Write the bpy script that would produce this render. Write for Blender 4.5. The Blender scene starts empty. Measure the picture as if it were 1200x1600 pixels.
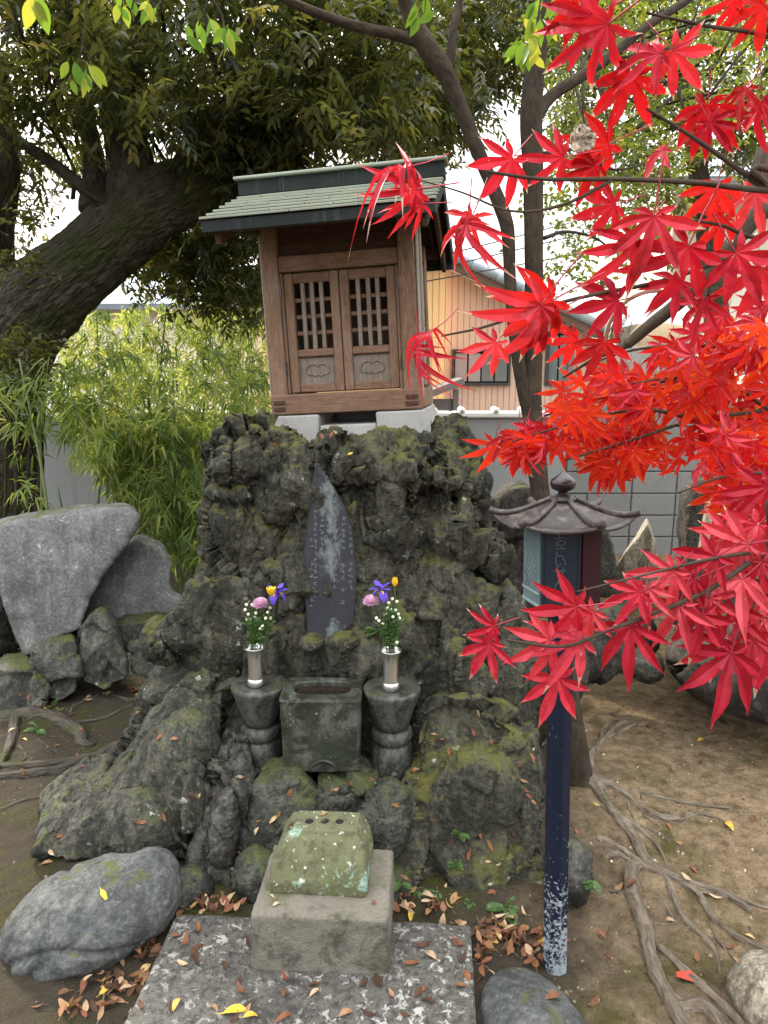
import bpy, bmesh, math, random
import numpy as np
from mathutils import Vector, Matrix, Euler
from mathutils.geometry import delaunay_2d_cdt

R = math.radians
random.seed(7)
rng = np.random.default_rng(7)
scene = bpy.context.scene
COL = scene.collection

# ------------------------------------------------------------------ camera, sky, sun, exposure
CAM_H, PITCH, FPX = 1.65, R(11.2), 1109.0
cam_d = bpy.data.cameras.new('camera')
cam = bpy.data.objects.new('camera', cam_d); COL.objects.link(cam)
cam.location = (0, 0, CAM_H); cam.rotation_euler = (R(90) - PITCH, 0, 0)
cam_d.sensor_fit = 'VERTICAL'; cam_d.sensor_height = 36.0
cam_d.lens = FPX / 1600 * 36.0
cam_d.clip_start = 0.05; cam_d.clip_end = 2000
scene.camera = cam

SUN_ELEV, SUN_AZ = R(30), R(-38)          # azimuth from +Y towards +X: the sun stands to the left, beyond the shrine
world = bpy.data.worlds.new('World'); scene.world = world; world.use_nodes = True
wn = world.node_tree
bg = wn.nodes['Background']
sky = wn.nodes.new('ShaderNodeTexSky'); sky.sky_type = 'NISHITA'; sky.sun_disc = False
sky.sun_elevation = SUN_ELEV; sky.sun_rotation = SUN_AZ
sky.dust_density = 6.0; sky.air_density = 1.0; sky.ozone_density = 1.0
cl = wn.nodes.new('ShaderNodeMix'); cl.data_type = 'RGBA'
cl.inputs[0].default_value = 0.85                       # thin bright overcast over the clear sky
# overcast skies are about three times as bright overhead as at the horizon
tcw = wn.nodes.new('ShaderNodeTexCoord'); sxyz = wn.nodes.new('ShaderNodeSeparateXYZ'); wn.links.new(tcw.outputs['Generated'], sxyz.inputs[0])
ovr = wn.nodes.new('ShaderNodeMapRange'); ovr.inputs[1].default_value = 0.0; ovr.inputs[2].default_value = 1.0; ovr.inputs[3].default_value = 6.2; ovr.inputs[4].default_value = 25.0
wn.links.new(sxyz.outputs[2], ovr.inputs[0]); cmb = wn.nodes.new('ShaderNodeCombineColor')
for k_ in range(3): wn.links.new(ovr.outputs[0], cmb.inputs[k_])
wn.links.new(cmb.outputs[0], cl.inputs[7])
wn.links.new(sky.outputs[0], cl.inputs[6])
wn.links.new(cl.outputs[2], bg.inputs[0])
bg.inputs[1].default_value = 0.12

sd = bpy.data.lights.new('sun', 'SUN'); sd.energy = 4.0; sd.angle = R(4); sd.color = (1.0, 0.90, 0.76)
sun = bpy.data.objects.new('sun', sd); COL.objects.link(sun)
sdir = Vector((math.sin(SUN_AZ) * math.cos(SUN_ELEV), math.cos(SUN_AZ) * math.cos(SUN_ELEV), math.sin(SUN_ELEV)))
sun.rotation_euler = sdir.to_track_quat('Z', 'Y').to_euler(); sun.location = sdir * 30

vs = scene.view_settings
vs.view_transform = 'Standard'; vs.look = 'None'; vs.exposure = 0.95; vs.gamma = 1.0; vs.use_curve_mapping = False
cy = scene.cycles
cy.use_denoising = True; cy.use_adaptive_sampling = True; cy.adaptive_threshold = 0.02; cy.max_bounces = 5; cy.diffuse_bounces = 3; cy.glossy_bounces = 2
cy.transmission_bounces = 4; cy.transparent_max_bounces = 6; cy.caustics_reflective = False; cy.caustics_refractive = False

# ------------------------------------------------------------------ photo pixel -> place
SP, CP = math.sin(PITCH), math.cos(PITCH)
def ray(px, py):
    u = (px - 600) / FPX; v = (800 - py) / FPX
    return u, CP + v * SP, -SP + v * CP
def P(px, py, y):                      # the point at distance y (metres in front of the camera)
    dx, dy, dz = ray(px, py); t = y / dy
    return Vector((dx * t, y, CAM_H + dz * t))
def G(px, py, z=0.0):                  # the point on the ground
    dx, dy, dz = ray(px, py); t = (z - CAM_H) / dz
    return Vector((dx * t, dy * t, z))
def MPP(py, y):                        # metres per pixel at that distance
    return y / ray(600, py)[1] / FPX

# ------------------------------------------------------------------ numpy noise
def _h(ix, iy, iz, s):
    n = (ix.astype(np.int64) * 374761393 + iy.astype(np.int64) * 668265263 + iz.astype(np.int64) * 2147483647 + s * 144269) & 0xffffffff
    n = ((n ^ (n >> 13)) * 1274126177) & 0xffffffff
    n = ((n ^ (n >> 16)) * 2246822519) & 0xffffffff
    return ((n ^ (n >> 15)) & 0xffffff) / float(0xffffff)
def vnoise(p, s=0):
    i = np.floor(p).astype(np.int64); f = p - i; f = f * f * (3 - 2 * f)
    x, y, z = i[:, 0], i[:, 1], i[:, 2]; r = 0
    for dx in (0, 1):
        for dy in (0, 1):
            for dz in (0, 1):
                w = (f[:, 0] if dx else 1 - f[:, 0]) * (f[:, 1] if dy else 1 - f[:, 1]) * (f[:, 2] if dz else 1 - f[:, 2])
                r = r + w * _h(x + dx, y + dy, z + dz, s)
    return r * 2 - 1
def fbm(p, o=4, s=0, g=0.5):
    a, r, t = 1.0, 0, 0
    for k in range(o):
        r = r + a * vnoise(p * 2 ** k + 17.3 * k, s + k); t += a; a *= g
    return r / t
def ridged(p, o=4, s=0):
    a, r, t = 1.0, 0, 0
    for k in range(o):
        r = r + a * (1 - 2 * np.abs(vnoise(p * 2 ** k + 9.1 * k, s + k))); t += a; a *= 0.5
    return r / t
def worley(p, s=0):
    i = np.floor(p).astype(np.int64); f1 = np.full(len(p), 9.0); f2 = np.full(len(p), 9.0)
    for dx in (-1, 0, 1):
        for dy in (-1, 0, 1):
            for dz in (-1, 0, 1):
                x, y, z = i[:, 0] + dx, i[:, 1] + dy, i[:, 2] + dz
                q = np.stack([x + _h(x, y, z, s), y + _h(x, y, z, s + 1), z + _h(x, y, z, s + 2)], 1)
                d = np.sqrt(((p - q) ** 2).sum(1))
                m = d < f1
                f2 = np.where(m, f1, np.minimum(f2, d)); f1 = np.where(m, d, f1)
    return f1, f2

def chipped(p, s=0):
    """broken faces: every cell is a plane tilted its own way"""
    i = np.floor(p).astype(np.int64); f1 = np.full(len(p), 9.0); best = np.zeros(len(p))
    for dx in (-1, 0, 1):
        for dy in (-1, 0, 1):
            for dz in (-1, 0, 1):
                x, y, z = i[:, 0] + dx, i[:, 1] + dy, i[:, 2] + dz
                q = p - np.stack([x + _h(x, y, z, s), y + _h(x, y, z, s + 1), z + _h(x, y, z, s + 2)], 1)
                d = (q ** 2).sum(1); m = d < f1
                pl = (q * np.stack([_h(x, y, z, s + 3) - 0.5, _h(x, y, z, s + 4) - 0.5, _h(x, y, z, s + 5) - 0.5], 1)).sum(1) * 2.2 + (_h(x, y, z, s + 6) - 0.5) * 0.7
                best = np.where(m, pl, best); f1 = np.where(m, d, f1)
    return best

# ------------------------------------------------------------------ material helper
class MT:
    def __init__(s, name, rough=0.8, spec=0.3, metal=0.0):
        s.m = bpy.data.materials.new(name); s.m.use_nodes = True; s.nt = s.m.node_tree
        s.b = s.nt.nodes['Principled BSDF']; s.o = s.nt.nodes['Material Output']
        s.b.inputs['Roughness'].default_value = rough
        s.b.inputs['Specular IOR Level'].default_value = spec
        s.b.inputs['Metallic'].default_value = metal
    def n(s, t): return s.nt.nodes.new(t)
    def L(s, a, b): s.nt.links.new(a, b)
    def set(s, sock, v):
        if hasattr(v, 'is_output') or isinstance(v, bpy.types.NodeSocket): s.L(v, sock)
        elif isinstance(v, (tuple, list)) and len(v) == 3 and sock.type == 'RGBA': sock.default_value = (*v, 1)
        else: sock.default_value = v
    def coord(s, k='Object'): return s.n('ShaderNodeTexCoord').outputs[k]
    def rand(s): return s.n('ShaderNodeObjectInfo').outputs['Random']
    def attr(s, a):
        n = s.n('ShaderNodeAttribute'); n.attribute_name = a; return n.outputs['Fac']
    def geo(s, k): return s.n('ShaderNodeNewGeometry').outputs[k]
    def xyz(s, v, k):
        n = s.n('ShaderNodeSeparateXYZ'); s.L(v, n.inputs[0]); return n.outputs[k]
    def map(s, v, scale=(1, 1, 1), loc=(0, 0, 0), rot=(0, 0, 0)):
        n = s.n('ShaderNodeMapping'); s.L(v, n.inputs[0]); s.set(n.inputs[1], loc); n.inputs[2].default_value = rot; n.inputs[3].default_value = scale
        return n.outputs[0]
    def shift(s, v, amount=20.0):            # a different place in the texture for each object
        c = s.n('ShaderNodeCombineXYZ'); r = s.math('MULTIPLY', s.rand(), amount)
        for k in range(3): s.L(r, c.inputs[k])
        a = s.n('ShaderNodeVectorMath'); a.operation = 'ADD'; s.L(v, a.inputs[0]); s.L(c.outputs[0], a.inputs[1])
        return a.outputs[0]
    def noise(s, v, scale, detail=5, rough=0.6, dist=0.0):
        n = s.n('ShaderNodeTexNoise'); s.L(v, n.inputs['Vector']); n.inputs['Scale'].default_value = scale
        n.inputs['Detail'].default_value = detail; n.inputs['Roughness'].default_value = rough; n.inputs['Distortion'].default_value = dist
        return n.outputs[0]
    def vor(s, v, scale, feature='F1', out='Distance', rand=1.0):
        n = s.n('ShaderNodeTexVoronoi'); n.feature = feature; s.L(v, n.inputs['Vector']); n.inputs['Scale'].default_value = scale
        n.inputs['Randomness'].default_value = rand
        return n.outputs[out]
    def wave(s, v, scale, dist=2.0, detail=3, dscale=1.0, direction='X'):
        n = s.n('ShaderNodeTexWave'); n.bands_direction = direction; s.L(v, n.inputs['Vector'])
        n.inputs['Scale'].default_value = scale; n.inputs['Distortion'].default_value = dist; n.inputs['Detail'].default_value = detail; n.inputs['Detail Scale'].default_value = dscale
        return n.outputs['Fac']
    def ramp(s, f, stops, interp='LINEAR'):
        n = s.n('ShaderNodeValToRGB'); s.L(f, n.inputs[0]); e = n.color_ramp.elements; n.color_ramp.interpolation = interp
        while len(e) < len(stops): e.new(0.5)
        for k, (p, c) in enumerate(stops):
            e[k].position = p
            e[k].color = (c, c, c, 1) if isinstance(c, (int, float)) else (*c, 1)
        return n.outputs[0]
    def mix(s, f, a, b, blend='MIX'):
        n = s.n('ShaderNodeMix'); n.data_type = 'RGBA'; n.blend_type = blend
        s.set(n.inputs[0], f); s.set(n.inputs[6], a); s.set(n.inputs[7], b); return n.outputs[2]
    def math(s, op, a, b=0.0, clamp=False):
        n = s.n('ShaderNodeMath'); n.operation = op; n.use_clamp = clamp; s.set(n.inputs[0], a); s.set(n.inputs[1], b); return n.outputs[0]
    def bump(s, h, strength=0.5, dist=0.01, normal=None):
        n = s.n('ShaderNodeBump'); s.L(h, n.inputs['Height']); n.inputs['Strength'].default_value = strength; n.inputs['Distance'].default_value = dist
        if normal is not None: s.L(normal, n.inputs['Normal'])
        return n.outputs[0]
    def col(s, v): s.set(s.b.inputs['Base Color'], v)
    def rough(s, v): s.set(s.b.inputs['Roughness'], v)
    def nrm(s, v): s.L(v, s.b.inputs['Normal'])
    def leafy(s, color, trans=0.45, tcol=None):
        s.col(color); t = s.n('ShaderNodeBsdfTranslucent'); s.set(t.inputs[0], tcol if tcol is not None else color)
        x = s.n('ShaderNodeMixShader'); x.inputs[0].default_value = trans
        s.L(s.b.outputs[0], x.inputs[1]); s.L(t.outputs[0], x.inputs[2]); s.L(x.outputs[0], s.o.inputs[0])

# ------------------------------------------------------------------ object helpers
def tag(o, label=None, cat=None, group=None, kind=None):
    if label: o['label'] = label
    if cat: o['category'] = cat
    if group: o['group'] = group
    if kind: o['kind'] = kind
    return o
def obj(name, me, m=None, parent=None, loc=(0, 0, 0), rot=(0, 0, 0), scale=(1, 1, 1)):
    o = bpy.data.objects.new(name, me)
    if m is not None and not len(me.materials): me.materials.append(m)
    COL.objects.link(o); o.parent = parent; o.location = loc; o.rotation_euler = rot; o.scale = scale
    return o
def empty(name, loc=(0, 0, 0), rot=(0, 0, 0), label=None, cat=None, group=None):
    o = bpy.data.objects.new(name, None); COL.objects.link(o); o.location = loc; o.rotation_euler = rot
    o.empty_display_size = 0.1
    return tag(o, label, cat, group)
def mesh_np(name, V, F, smooth=True, m=None):
    """V (n,3); F a list of face tuples or an (k,3)/(k,4) array."""
    me = bpy.data.meshes.new(name); V = np.asarray(V, dtype=np.float32)
    if isinstance(F, np.ndarray):
        k, w = F.shape
        me.vertices.add(len(V)); me.vertices.foreach_set('co', V.ravel())
        me.loops.add(k * w); me.loops.foreach_set('vertex_index', F.astype(np.int32).ravel())
        me.polygons.add(k); me.polygons.foreach_set('loop_start', np.arange(0, k * w, w, dtype=np.int32))
        me.update(calc_edges=True)
    else:
        me.from_pydata([tuple(v) for v in V], [], F); me.update()
    if smooth: me.polygons.foreach_set('use_smooth', np.ones(len(me.polygons), dtype=bool))
    if m is not None: me.materials.append(m)
    return me
def set_attr(me, name, vals):
    a = me.attributes.new(name, 'FLOAT', 'POINT'); a.data.foreach_set('value', np.asarray(vals, dtype=np.float32))
def bm_mesh(name, bm, smooth=False):
    me = bpy.data.meshes.new(name); bm.normal_update(); bm.to_mesh(me); bm.free()
    if smooth: me.polygons.foreach_set('use_smooth', np.ones(len(me.polygons), dtype=bool))
    return me
def add_box(bm, c, s, bev=0.0, mat=None):
    r = bmesh.ops.create_cube(bm, size=1.0)
    vs_ = r['verts']
    bmesh.ops.scale(bm, vec=s, verts=vs_)
    if bev > 0:
        es = list({e for v in vs_ for e in v.link_edges})
        q = bmesh.ops.bevel(bm, geom=es, offset=bev, segments=1, affect='EDGES', profile=0.5)
        vs_ = list({v for f in q['faces'] for v in f.verts} | {v for v in vs_ if v.is_valid})
    if mat is not None: bmesh.ops.transform(bm, matrix=mat, verts=vs_)
    bmesh.ops.translate(bm, vec=c, verts=vs_)
    return vs_
_bc = {}
def box_mesh(s, bev=0.004, key=''):
    k = (round(s[0], 4), round(s[1], 4), round(s[2], 4), bev, key)
    if k not in _bc:
        bm = bmesh.new(); add_box(bm, (0, 0, 0), s, bev); _bc[k] = bm_mesh('block', bm)
    return _bc[k]
def box(name, s, c, m, parent=None, rot=(0, 0, 0), bev=0.004):
    return obj(name, box_mesh(s, bev, m.name), m, parent, c, rot)
def lathe(prof, seg=32, cap=True):
    V, F = [], []
    for r, z in prof:
        for k in range(seg):
            a = 2 * math.pi * k / seg; V.append((r * math.cos(a), r * math.sin(a), z))
    for i in range(len(prof) - 1):
        for k in range(seg):
            a, b = i * seg + k, i * seg + (k + 1) % seg
            F.append((a, b, b + seg, a + seg))
    if cap:
        F.append(tuple(range(seg - 1, -1, -1))); F.append(tuple(range((len(prof) - 1) * seg, len(prof) * seg)))
    return V, F
def smooth_path(pts, n=8):
    pts = [np.array(p, dtype=float) for p in pts]
    if len(pts) < 3: return [pts[0] + (pts[-1] - pts[0]) * k / n for k in range(n + 1)]
    q = [2 * pts[0] - pts[1]] + pts + [2 * pts[-1] - pts[-2]]; out = []
    for i in range(1, len(q) - 2):
        p0, p1, p2, p3 = q[i - 1], q[i], q[i + 1], q[i + 2]
        for k in range(n):
            t = k / n
            out.append(0.5 * ((2 * p1) + (-p0 + p2) * t + (2 * p0 - 5 * p1 + 4 * p2 - p3) * t * t + (-p0 + 3 * p1 - 3 * p2 + p3) * t ** 3))
    out.append(pts[-1]); return out
def tube(name, pts, rad, seg=10, n=8, m=None, wob=0.0, seed=0, closed=True, bark=None):
    """Tapered tube through 4-vectors (x,y,z,r) or points + radii; carries a UV map (around, along)."""
    ctrl = [np.append(np.array(p[:3], dtype=float), rad[i] if hasattr(rad, '__len__') else rad) for i, p in enumerate(pts)]
    path = smooth_path(ctrl, n); C = np.array(path); pos, rr = C[:, :3], np.maximum(C[:, 3], 0.0004)
    T = np.gradient(pos, axis=0); T /= np.linalg.norm(T, axis=1)[:, None] + 1e-9
    ref = np.array([0.0, 0.0, 1.0]) if abs(T[0, 2]) < 0.9 else np.array([1.0, 0, 0])
    u = np.cross(T[0], ref); u /= np.linalg.norm(u); V = []; along = 0; AL = []
    for i in range(len(pos)):
        u = u - T[i] * u.dot(T[i]); u /= np.linalg.norm(u) + 1e-9; w = np.cross(T[i], u)
        if i: along += np.linalg.norm(pos[i] - pos[i - 1])
        AL.append(along)
        for k in range(seg):
            a = 2 * math.pi * k / seg
            V.append(pos[i] + rr[i] * (math.cos(a) * u + math.sin(a) * w))
    V = np.array(V)
    if wob > 0:
        ctr = np.repeat(pos, seg, 0); d = V - ctr
        k = 1 + wob * fbm(V / (rr.mean() * 1.6), 3, seed)
        V = ctr + d * k[:, None]
    if bark:                                              # furrows running along the limb
        amp, cell = bark; ctr = np.repeat(pos, seg, 0); d = V - ctr; ln = np.linalg.norm(d, axis=1)[:, None] + 1e-9
        th = np.tile(np.arange(seg) * 2 * math.pi / seg, len(pos)); rr_ = np.repeat(rr, seg); al = np.repeat(np.array(AL), seg)
        q = np.stack([np.cos(th) * rr_ / cell, np.sin(th) * rr_ / cell, al / cell * 0.28], 1); q = q + 0.5 * np.stack([vnoise(q * 0.7 + 5, 1), vnoise(q * 0.7 + 15, 2), vnoise(q * 0.7 + 25, 3)], 1)
        V = V + d / ln * (amp * (0.6 * ridged(q, 3, seed) + 0.5 * fbm(q * 2.3, 3, seed + 4)))[:, None]
    F = []
    for i in range(len(pos) - 1):
        for k in range(seg):
            a, b = i * seg + k, i * seg + (k + 1) % seg
            F.append((a, b, b + seg, a + seg))
    nq = len(F)
    if closed:
        F.append(tuple(range(seg - 1, -1, -1))); F.append(tuple(range((len(pos) - 1) * seg, len(pos) * seg)))
    me = mesh_np(name, V, F, True, m)
    uv = me.uv_layers.new(name='UVMap'); data = np.zeros((len(me.loops), 2), dtype=np.float32); li = 0
    circ = 2 * math.pi * float(rr.mean())
    for i in range(len(pos) - 1):
        for k in range(seg):
            for (kk, ii) in ((k, i), (k + 1, i), (k + 1, i + 1), (k, i + 1)):
                data[li] = (kk / seg * circ, AL[ii]); li += 1
    uv.data.foreach_set('uv', data.ravel())
    return me

# ------------------------------------------------------------------ stones: shapes -> voxel skin -> smoothing -> weathering
def laplace(co, e, it, k=0.5):
    n = len(co); deg = np.bincount(e.ravel(), minlength=n)[:, None]
    for _ in range(it):
        s = np.zeros_like(co)
        for c in range(3):
            s[:, c] = np.bincount(e[:, 0], co[e[:, 1], c], n) + np.bincount(e[:, 1], co[e[:, 0], c], n)
        co = co + k * (s / np.maximum(deg, 1) - co)
    return co
def stone(name, label, shapes, m, voxel=0.02, smooth=3, disp=(), seed=0, cat='rock', parent=None, group=None, stretch=(1, 1, 1), warp=None, mod=None):
    bm = bmesh.new()
    for sh in shapes:
        if sh[0] == 'e':                                  # ellipsoid: centre, radii, rotation
            _, c, r, rot = sh
            q = bmesh.ops.create_icosphere(bm, subdivisions=3, radius=1.0)
            M = Matrix.Translation(c) @ Euler(rot).to_matrix().to_4x4() @ Matrix.Diagonal((*r, 1))
            bmesh.ops.transform(bm, matrix=M, verts=q['verts'])
        elif sh[0] == 'p':                                # prism: outline points, extrusion vector
            _, pts, ext = sh
            a = [bm.verts.new(p) for p in pts]; b = [bm.verts.new(Vector(p) + Vector(ext)) for p in pts]
            n = len(pts)
            fs = [bm.faces.new(a), bm.faces.new(list(reversed(b)))]
            for k in range(n): fs.append(bm.faces.new((a[k], b[k], b[(k + 1) % n], a[(k + 1) % n])))
            bmesh.ops.recalc_face_normals(bm, faces=fs)
        elif sh[0] == 'l':                                # loft of rings (lists of points, same count)
            rings = [[bm.verts.new(p) for p in ring] for ring in sh[1]]; n = len(rings[0]); fs = []
            for i in range(len(rings) - 1):
                for k in range(n): fs.append(bm.faces.new((rings[i][k], rings[i][(k + 1) % n], rings[i + 1][(k + 1) % n], rings[i + 1][k])))
            fs.append(bm.faces.new(list(reversed(rings[0])))); fs.append(bm.faces.new(rings[-1]))
            bmesh.ops.recalc_face_normals(bm, faces=fs)
    tmp = bpy.data.meshes.new('tmp'); bm.to_mesh(tmp); bm.free()
    o = bpy.data.objects.new('tmp', tmp); COL.objects.link(o)
    md = o.modifiers.new('r', 'REMESH'); md.mode = 'VOXEL'; md.voxel_size = voxel
    dg = bpy.context.evaluated_depsgraph_get(); dg.update()
    me = bpy.data.meshes.new_from_object(o.evaluated_get(dg))
    bpy.data.objects.remove(o); bpy.data.meshes.remove(tmp)
    n = len(me.vertices); co = np.empty(n * 3, np.float32); me.vertices.foreach_get('co', co); co = co.reshape(-1, 3).astype(float)
    e = np.empty(len(me.edges) * 2, np.int32); me.edges.foreach_get('vertices', e); e = e.reshape(-1, 2)
    co = laplace(co, e, smooth)
    st = np.array(stretch)
    for (kind, scale, amp, *opt) in disp:
        amp = amp if (mod is None or opt) else amp * mod(co)
        me.vertices.foreach_set('co', co.astype(np.float32).ravel()); me.update()
        nr = np.empty(n * 3, np.float32); me.vertices.foreach_get('normal', nr); nr = nr.reshape(-1, 3)
        p = co * st / scale + seed * 13.7
        p = p + 0.35 * np.stack([vnoise(p * 0.9 + 31, seed), vnoise(p * 0.9 + 57, seed), vnoise(p * 0.9 + 83, seed)], 1)
        if kind == 'fbm': d = fbm(p, 4, seed)
        elif kind == 'ridge': d = ridged(p, 4, seed)
        elif kind == 'crag':                              # broken ledges: warped ridges cut into uneven steps
            q = p + 0.8 * np.stack([fbm(p * 0.7 + 11, 3, seed + 1), fbm(p * 0.7 + 23, 3, seed + 2), fbm(p * 0.7 + 37, 3, seed + 3)], 1)
            a = ridged(q, 5, seed); t3 = a * 2.6 + 0.6 * vnoise(p * 0.8 + 71, seed); fl = np.floor(t3); fr_ = t3 - fl; st3 = (fl + np.clip((fr_ - 0.62) / 0.38, 0, 1)) / 2.6
            d = 0.45 * a + 0.55 * st3
        elif kind == 'chip': d = chipped(p, seed)
        elif kind == 'billow': d = 2 * np.abs(fbm(p, 4, seed)) - 0.35
        elif kind == 'lump':
            f1, f2 = worley(p, seed); d = 0.6 - f1
        elif kind == 'crack':
            f1, f2 = worley(p, seed); d = -np.exp(-((f2 - f1) / 0.10) ** 2)
        elif kind == 'facet':
            f1, f2 = worley(p, seed); d = np.minimum(f2 - f1, 0.5) - 0.25
        elif kind == 'pit':
            f1, f2 = worley(p, seed); d = -np.exp(-(f1 / 0.33) ** 2)
        co = co + nr * (d * amp)[:, None]
    if warp is not None: co = warp(co)
    z0 = co[:, 2].min(); base = Vector((co[:, 0].mean(), co[:, 1].mean(), z0))
    co -= np.array(base)
    me.vertices.foreach_set('co', co.astype(np.float32).ravel()); me.update()
    me.polygons.foreach_set('use_smooth', np.ones(len(me.polygons), dtype=bool))
    me.name = name; me.materials.clear(); me.materials.append(m)
    o = obj(name, me, None, parent, base)
    if parent is None: tag(o, label, cat, group)
    return o
def ell(px, py, y, rx, rz, ry, rot=(0, 0, 0)):            # ellipsoid from its place in the photo; rx, rz in photo pixels, ry in metres
    k = MPP(py, y); return ('e', P(px, py, y), (rx * k, ry, rz * k), rot)
def outline2(pts, yb, yt, t):                             # slab whose face runs from distance yb at its foot to yt at its top
    lo, hi = max(b for a, b in pts), min(b for a, b in pts)
    q = [P(a, b, yb + (yt - yb) * (lo - b) / (lo - hi)) for a, b in pts]; return ('p', q, (t * sum(p.x / p.y for p in q) / len(q), t, 0))
def outline(pts, y, t, lean=0.0):                         # upright slab: outline at distance y, thickness t, leaning back
    q = [P(a, b, y) for a, b in pts]; z0 = min(p.z for p in q)
    q = [p + Vector((0, (p.z - z0) * lean, 0)) for p in q]
    return ('p', q, (t * sum(p.x / p.y for p in q) / len(q), t, 0))
# ------------------------------------------------------------------ materials
def rock_mat(name, c1, c2, c3, moss=0.5, mosscol=(0.055, 0.062, 0.012), lichen=0.0, bump=0.9, fine=60, rough=0.86, wet=0.0, lcol=(0.42, 0.44, 0.40), bd=0.012, speck=1.0, streak=1.0):
    t = MT(name, rough, 0.35); v = t.coord()
    big = t.noise(v, 3.2, 4, 0.62, 0.4); mid = t.noise(v, 14, 5, 0.65, 0.2); fin = t.noise(v, fine, 4, 0.72)
    base = t.mix(t.ramp(big, [(0.34, 0.0), (0.66, 1.0)]), c1, c2)
    base = t.mix(t.ramp(mid, [(0.50, 0.0), (0.72, 0.8)]), base, c3)
    base = t.mix(t.ramp(fin, [(0.36, 0.85 * speck), (0.55, 0.0)]), base, tuple(x * 0.30 for x in c1))
    base = t.mix(t.ramp(fin, [(0.56, 0.0), (0.70, 0.55 * speck)]), base, tuple(min(1, x * 1.9) for x in c3))
    blot = t.noise(t.map(v, (1.2, 1.2, 0.30), (4.1, 2.2, 8.3)), 8.0, 5, 0.70, 0.9)
    base = t.mix(t.ramp(blot, [(0.50, 0.0), (0.62, 0.85 * streak)]), base, tuple(x * 0.32 for x in c1))
    base = t.mix(t.ramp(blot, [(0.34, 0.62 * streak), (0.46, 0.0)]), base, tuple(min(1, x * 1.35) for x in c3))
    if moss > 0:
        up = t.xyz(t.geo('Normal'), 2)
        mm = t.math('ADD', t.math('MULTIPLY', up, 0.42), t.noise(v, 4.5, 5, 0.65, 0.6))
        mm = t.math('ADD', mm, t.math('MULTIPLY', t.math('SUBTRACT', t.noise(v, 30, 5, 0.75), 0.5), 0.35))
        f = t.ramp(mm, [(1.02 - moss * 0.5, 0.0), (1.24 - moss * 0.5, 0.9)])
        mc = t.mix(t.noise(v, 35, 4, 0.7), tuple(x * 0.55 for x in mosscol), tuple(min(1, x * 1.9) for x in mosscol))
        base = t.mix(f, base, mc)
    if lichen > 0:
        lf = t.math('MULTIPLY', t.ramp(t.noise(v, 26, 6, 0.75), [(0.60, 0.0), (0.66, 1.0)]), t.ramp(t.noise(v, 4.1, 3, 0.5), [(0.62 - lichen * 0.4, 0.0), (0.72 - lichen * 0.4, 1.0)]))
        base = t.mix(lf, base, lcol)
    t.col(base)
    h = t.math('ADD', t.math('MULTIPLY', mid, 1.0), t.math('MULTIPLY', fin, 0.55))
    t.nrm(t.bump(h, bump, bd))
    if wet > 0: t.rough(t.ramp(t.noise(v, 2.2, 3, 0.5), [(0.40, 0.38), (0.62, rough)]))
    return t.m
M = {}
M['lava'] = rock_mat('lava_rock', (0.038, 0.038, 0.028), (0.058, 0.056, 0.039), (0.082, 0.080, 0.057), moss=0.60, mosscol=(0.070, 0.070, 0.015), lichen=0.22, bump=1.0, bd=0.02)
M['lava_dark'] = rock_mat('dark_wet_rock', (0.030, 0.030, 0.028), (0.055, 0.053, 0.044), (0.083, 0.081, 0.067), moss=0.36, lichen=0.25, bump=1.0, wet=0.6, bd=0.018)
M['lava_green'] = rock_mat('mossy_rock', (0.031, 0.035, 0.026), (0.048, 0.051, 0.035), (0.074, 0.074, 0.057), moss=0.62, mosscol=(0.046, 0.054, 0.013), lichen=0.3, bump=1.0, wet=0.5, bd=0.018)
M['buttress'] = rock_mat('streaked_grey_rock', (0.048, 0.048, 0.038), (0.070, 0.069, 0.052), (0.098, 0.094, 0.069), moss=0.38, lichen=0.28, bump=1.0, bd=0.018)
M['slabstone'] = rock_mat('pale_smooth_stone', (0.108, 0.111, 0.111), (0.162, 0.165, 0.164), (0.239, 0.240, 0.235), moss=0.25, lichen=0.35, bump=0.6, fine=70, bd=0.010, speck=0.55, streak=0.35)
M['roundstone'] = rock_mat('round_grey_stone', (0.058, 0.063, 0.063), (0.086, 0.090, 0.088), (0.122, 0.125, 0.119), moss=0.20, lichen=0.15, bump=0.7, fine=70, bd=0.012, speck=0.7, streak=0.65)
M['lowstone'] = rock_mat('low_mossy_stone', (0.060, 0.060, 0.052), (0.083, 0.082, 0.068), (0.109, 0.105, 0.088), moss=0.55, mosscol=(0.055, 0.064, 0.012), lichen=0.15, bump=1.0, bd=0.018)
M['tanstone'] = rock_mat('tan_pointed_stone', (0.209, 0.180, 0.133), (0.285, 0.247, 0.180), (0.361, 0.323, 0.257), moss=0.1, lichen=0.1, bump=0.6)
M['brownstone'] = rock_mat('brown_boulder', (0.028, 0.023, 0.018), (0.046, 0.038, 0.029), (0.070, 0.060, 0.047), moss=0.25, lichen=0.05, bump=0.9, bd=0.015)
M['urn'] = rock_mat('wet_carved_stone', (0.035, 0.038, 0.033), (0.052, 0.057, 0.047), (0.079, 0.084, 0.072), moss=0.35, mosscol=(0.035, 0.042, 0.016), lichen=0.25, bump=0.4, fine=70, wet=0.8, bd=0.006)

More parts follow.
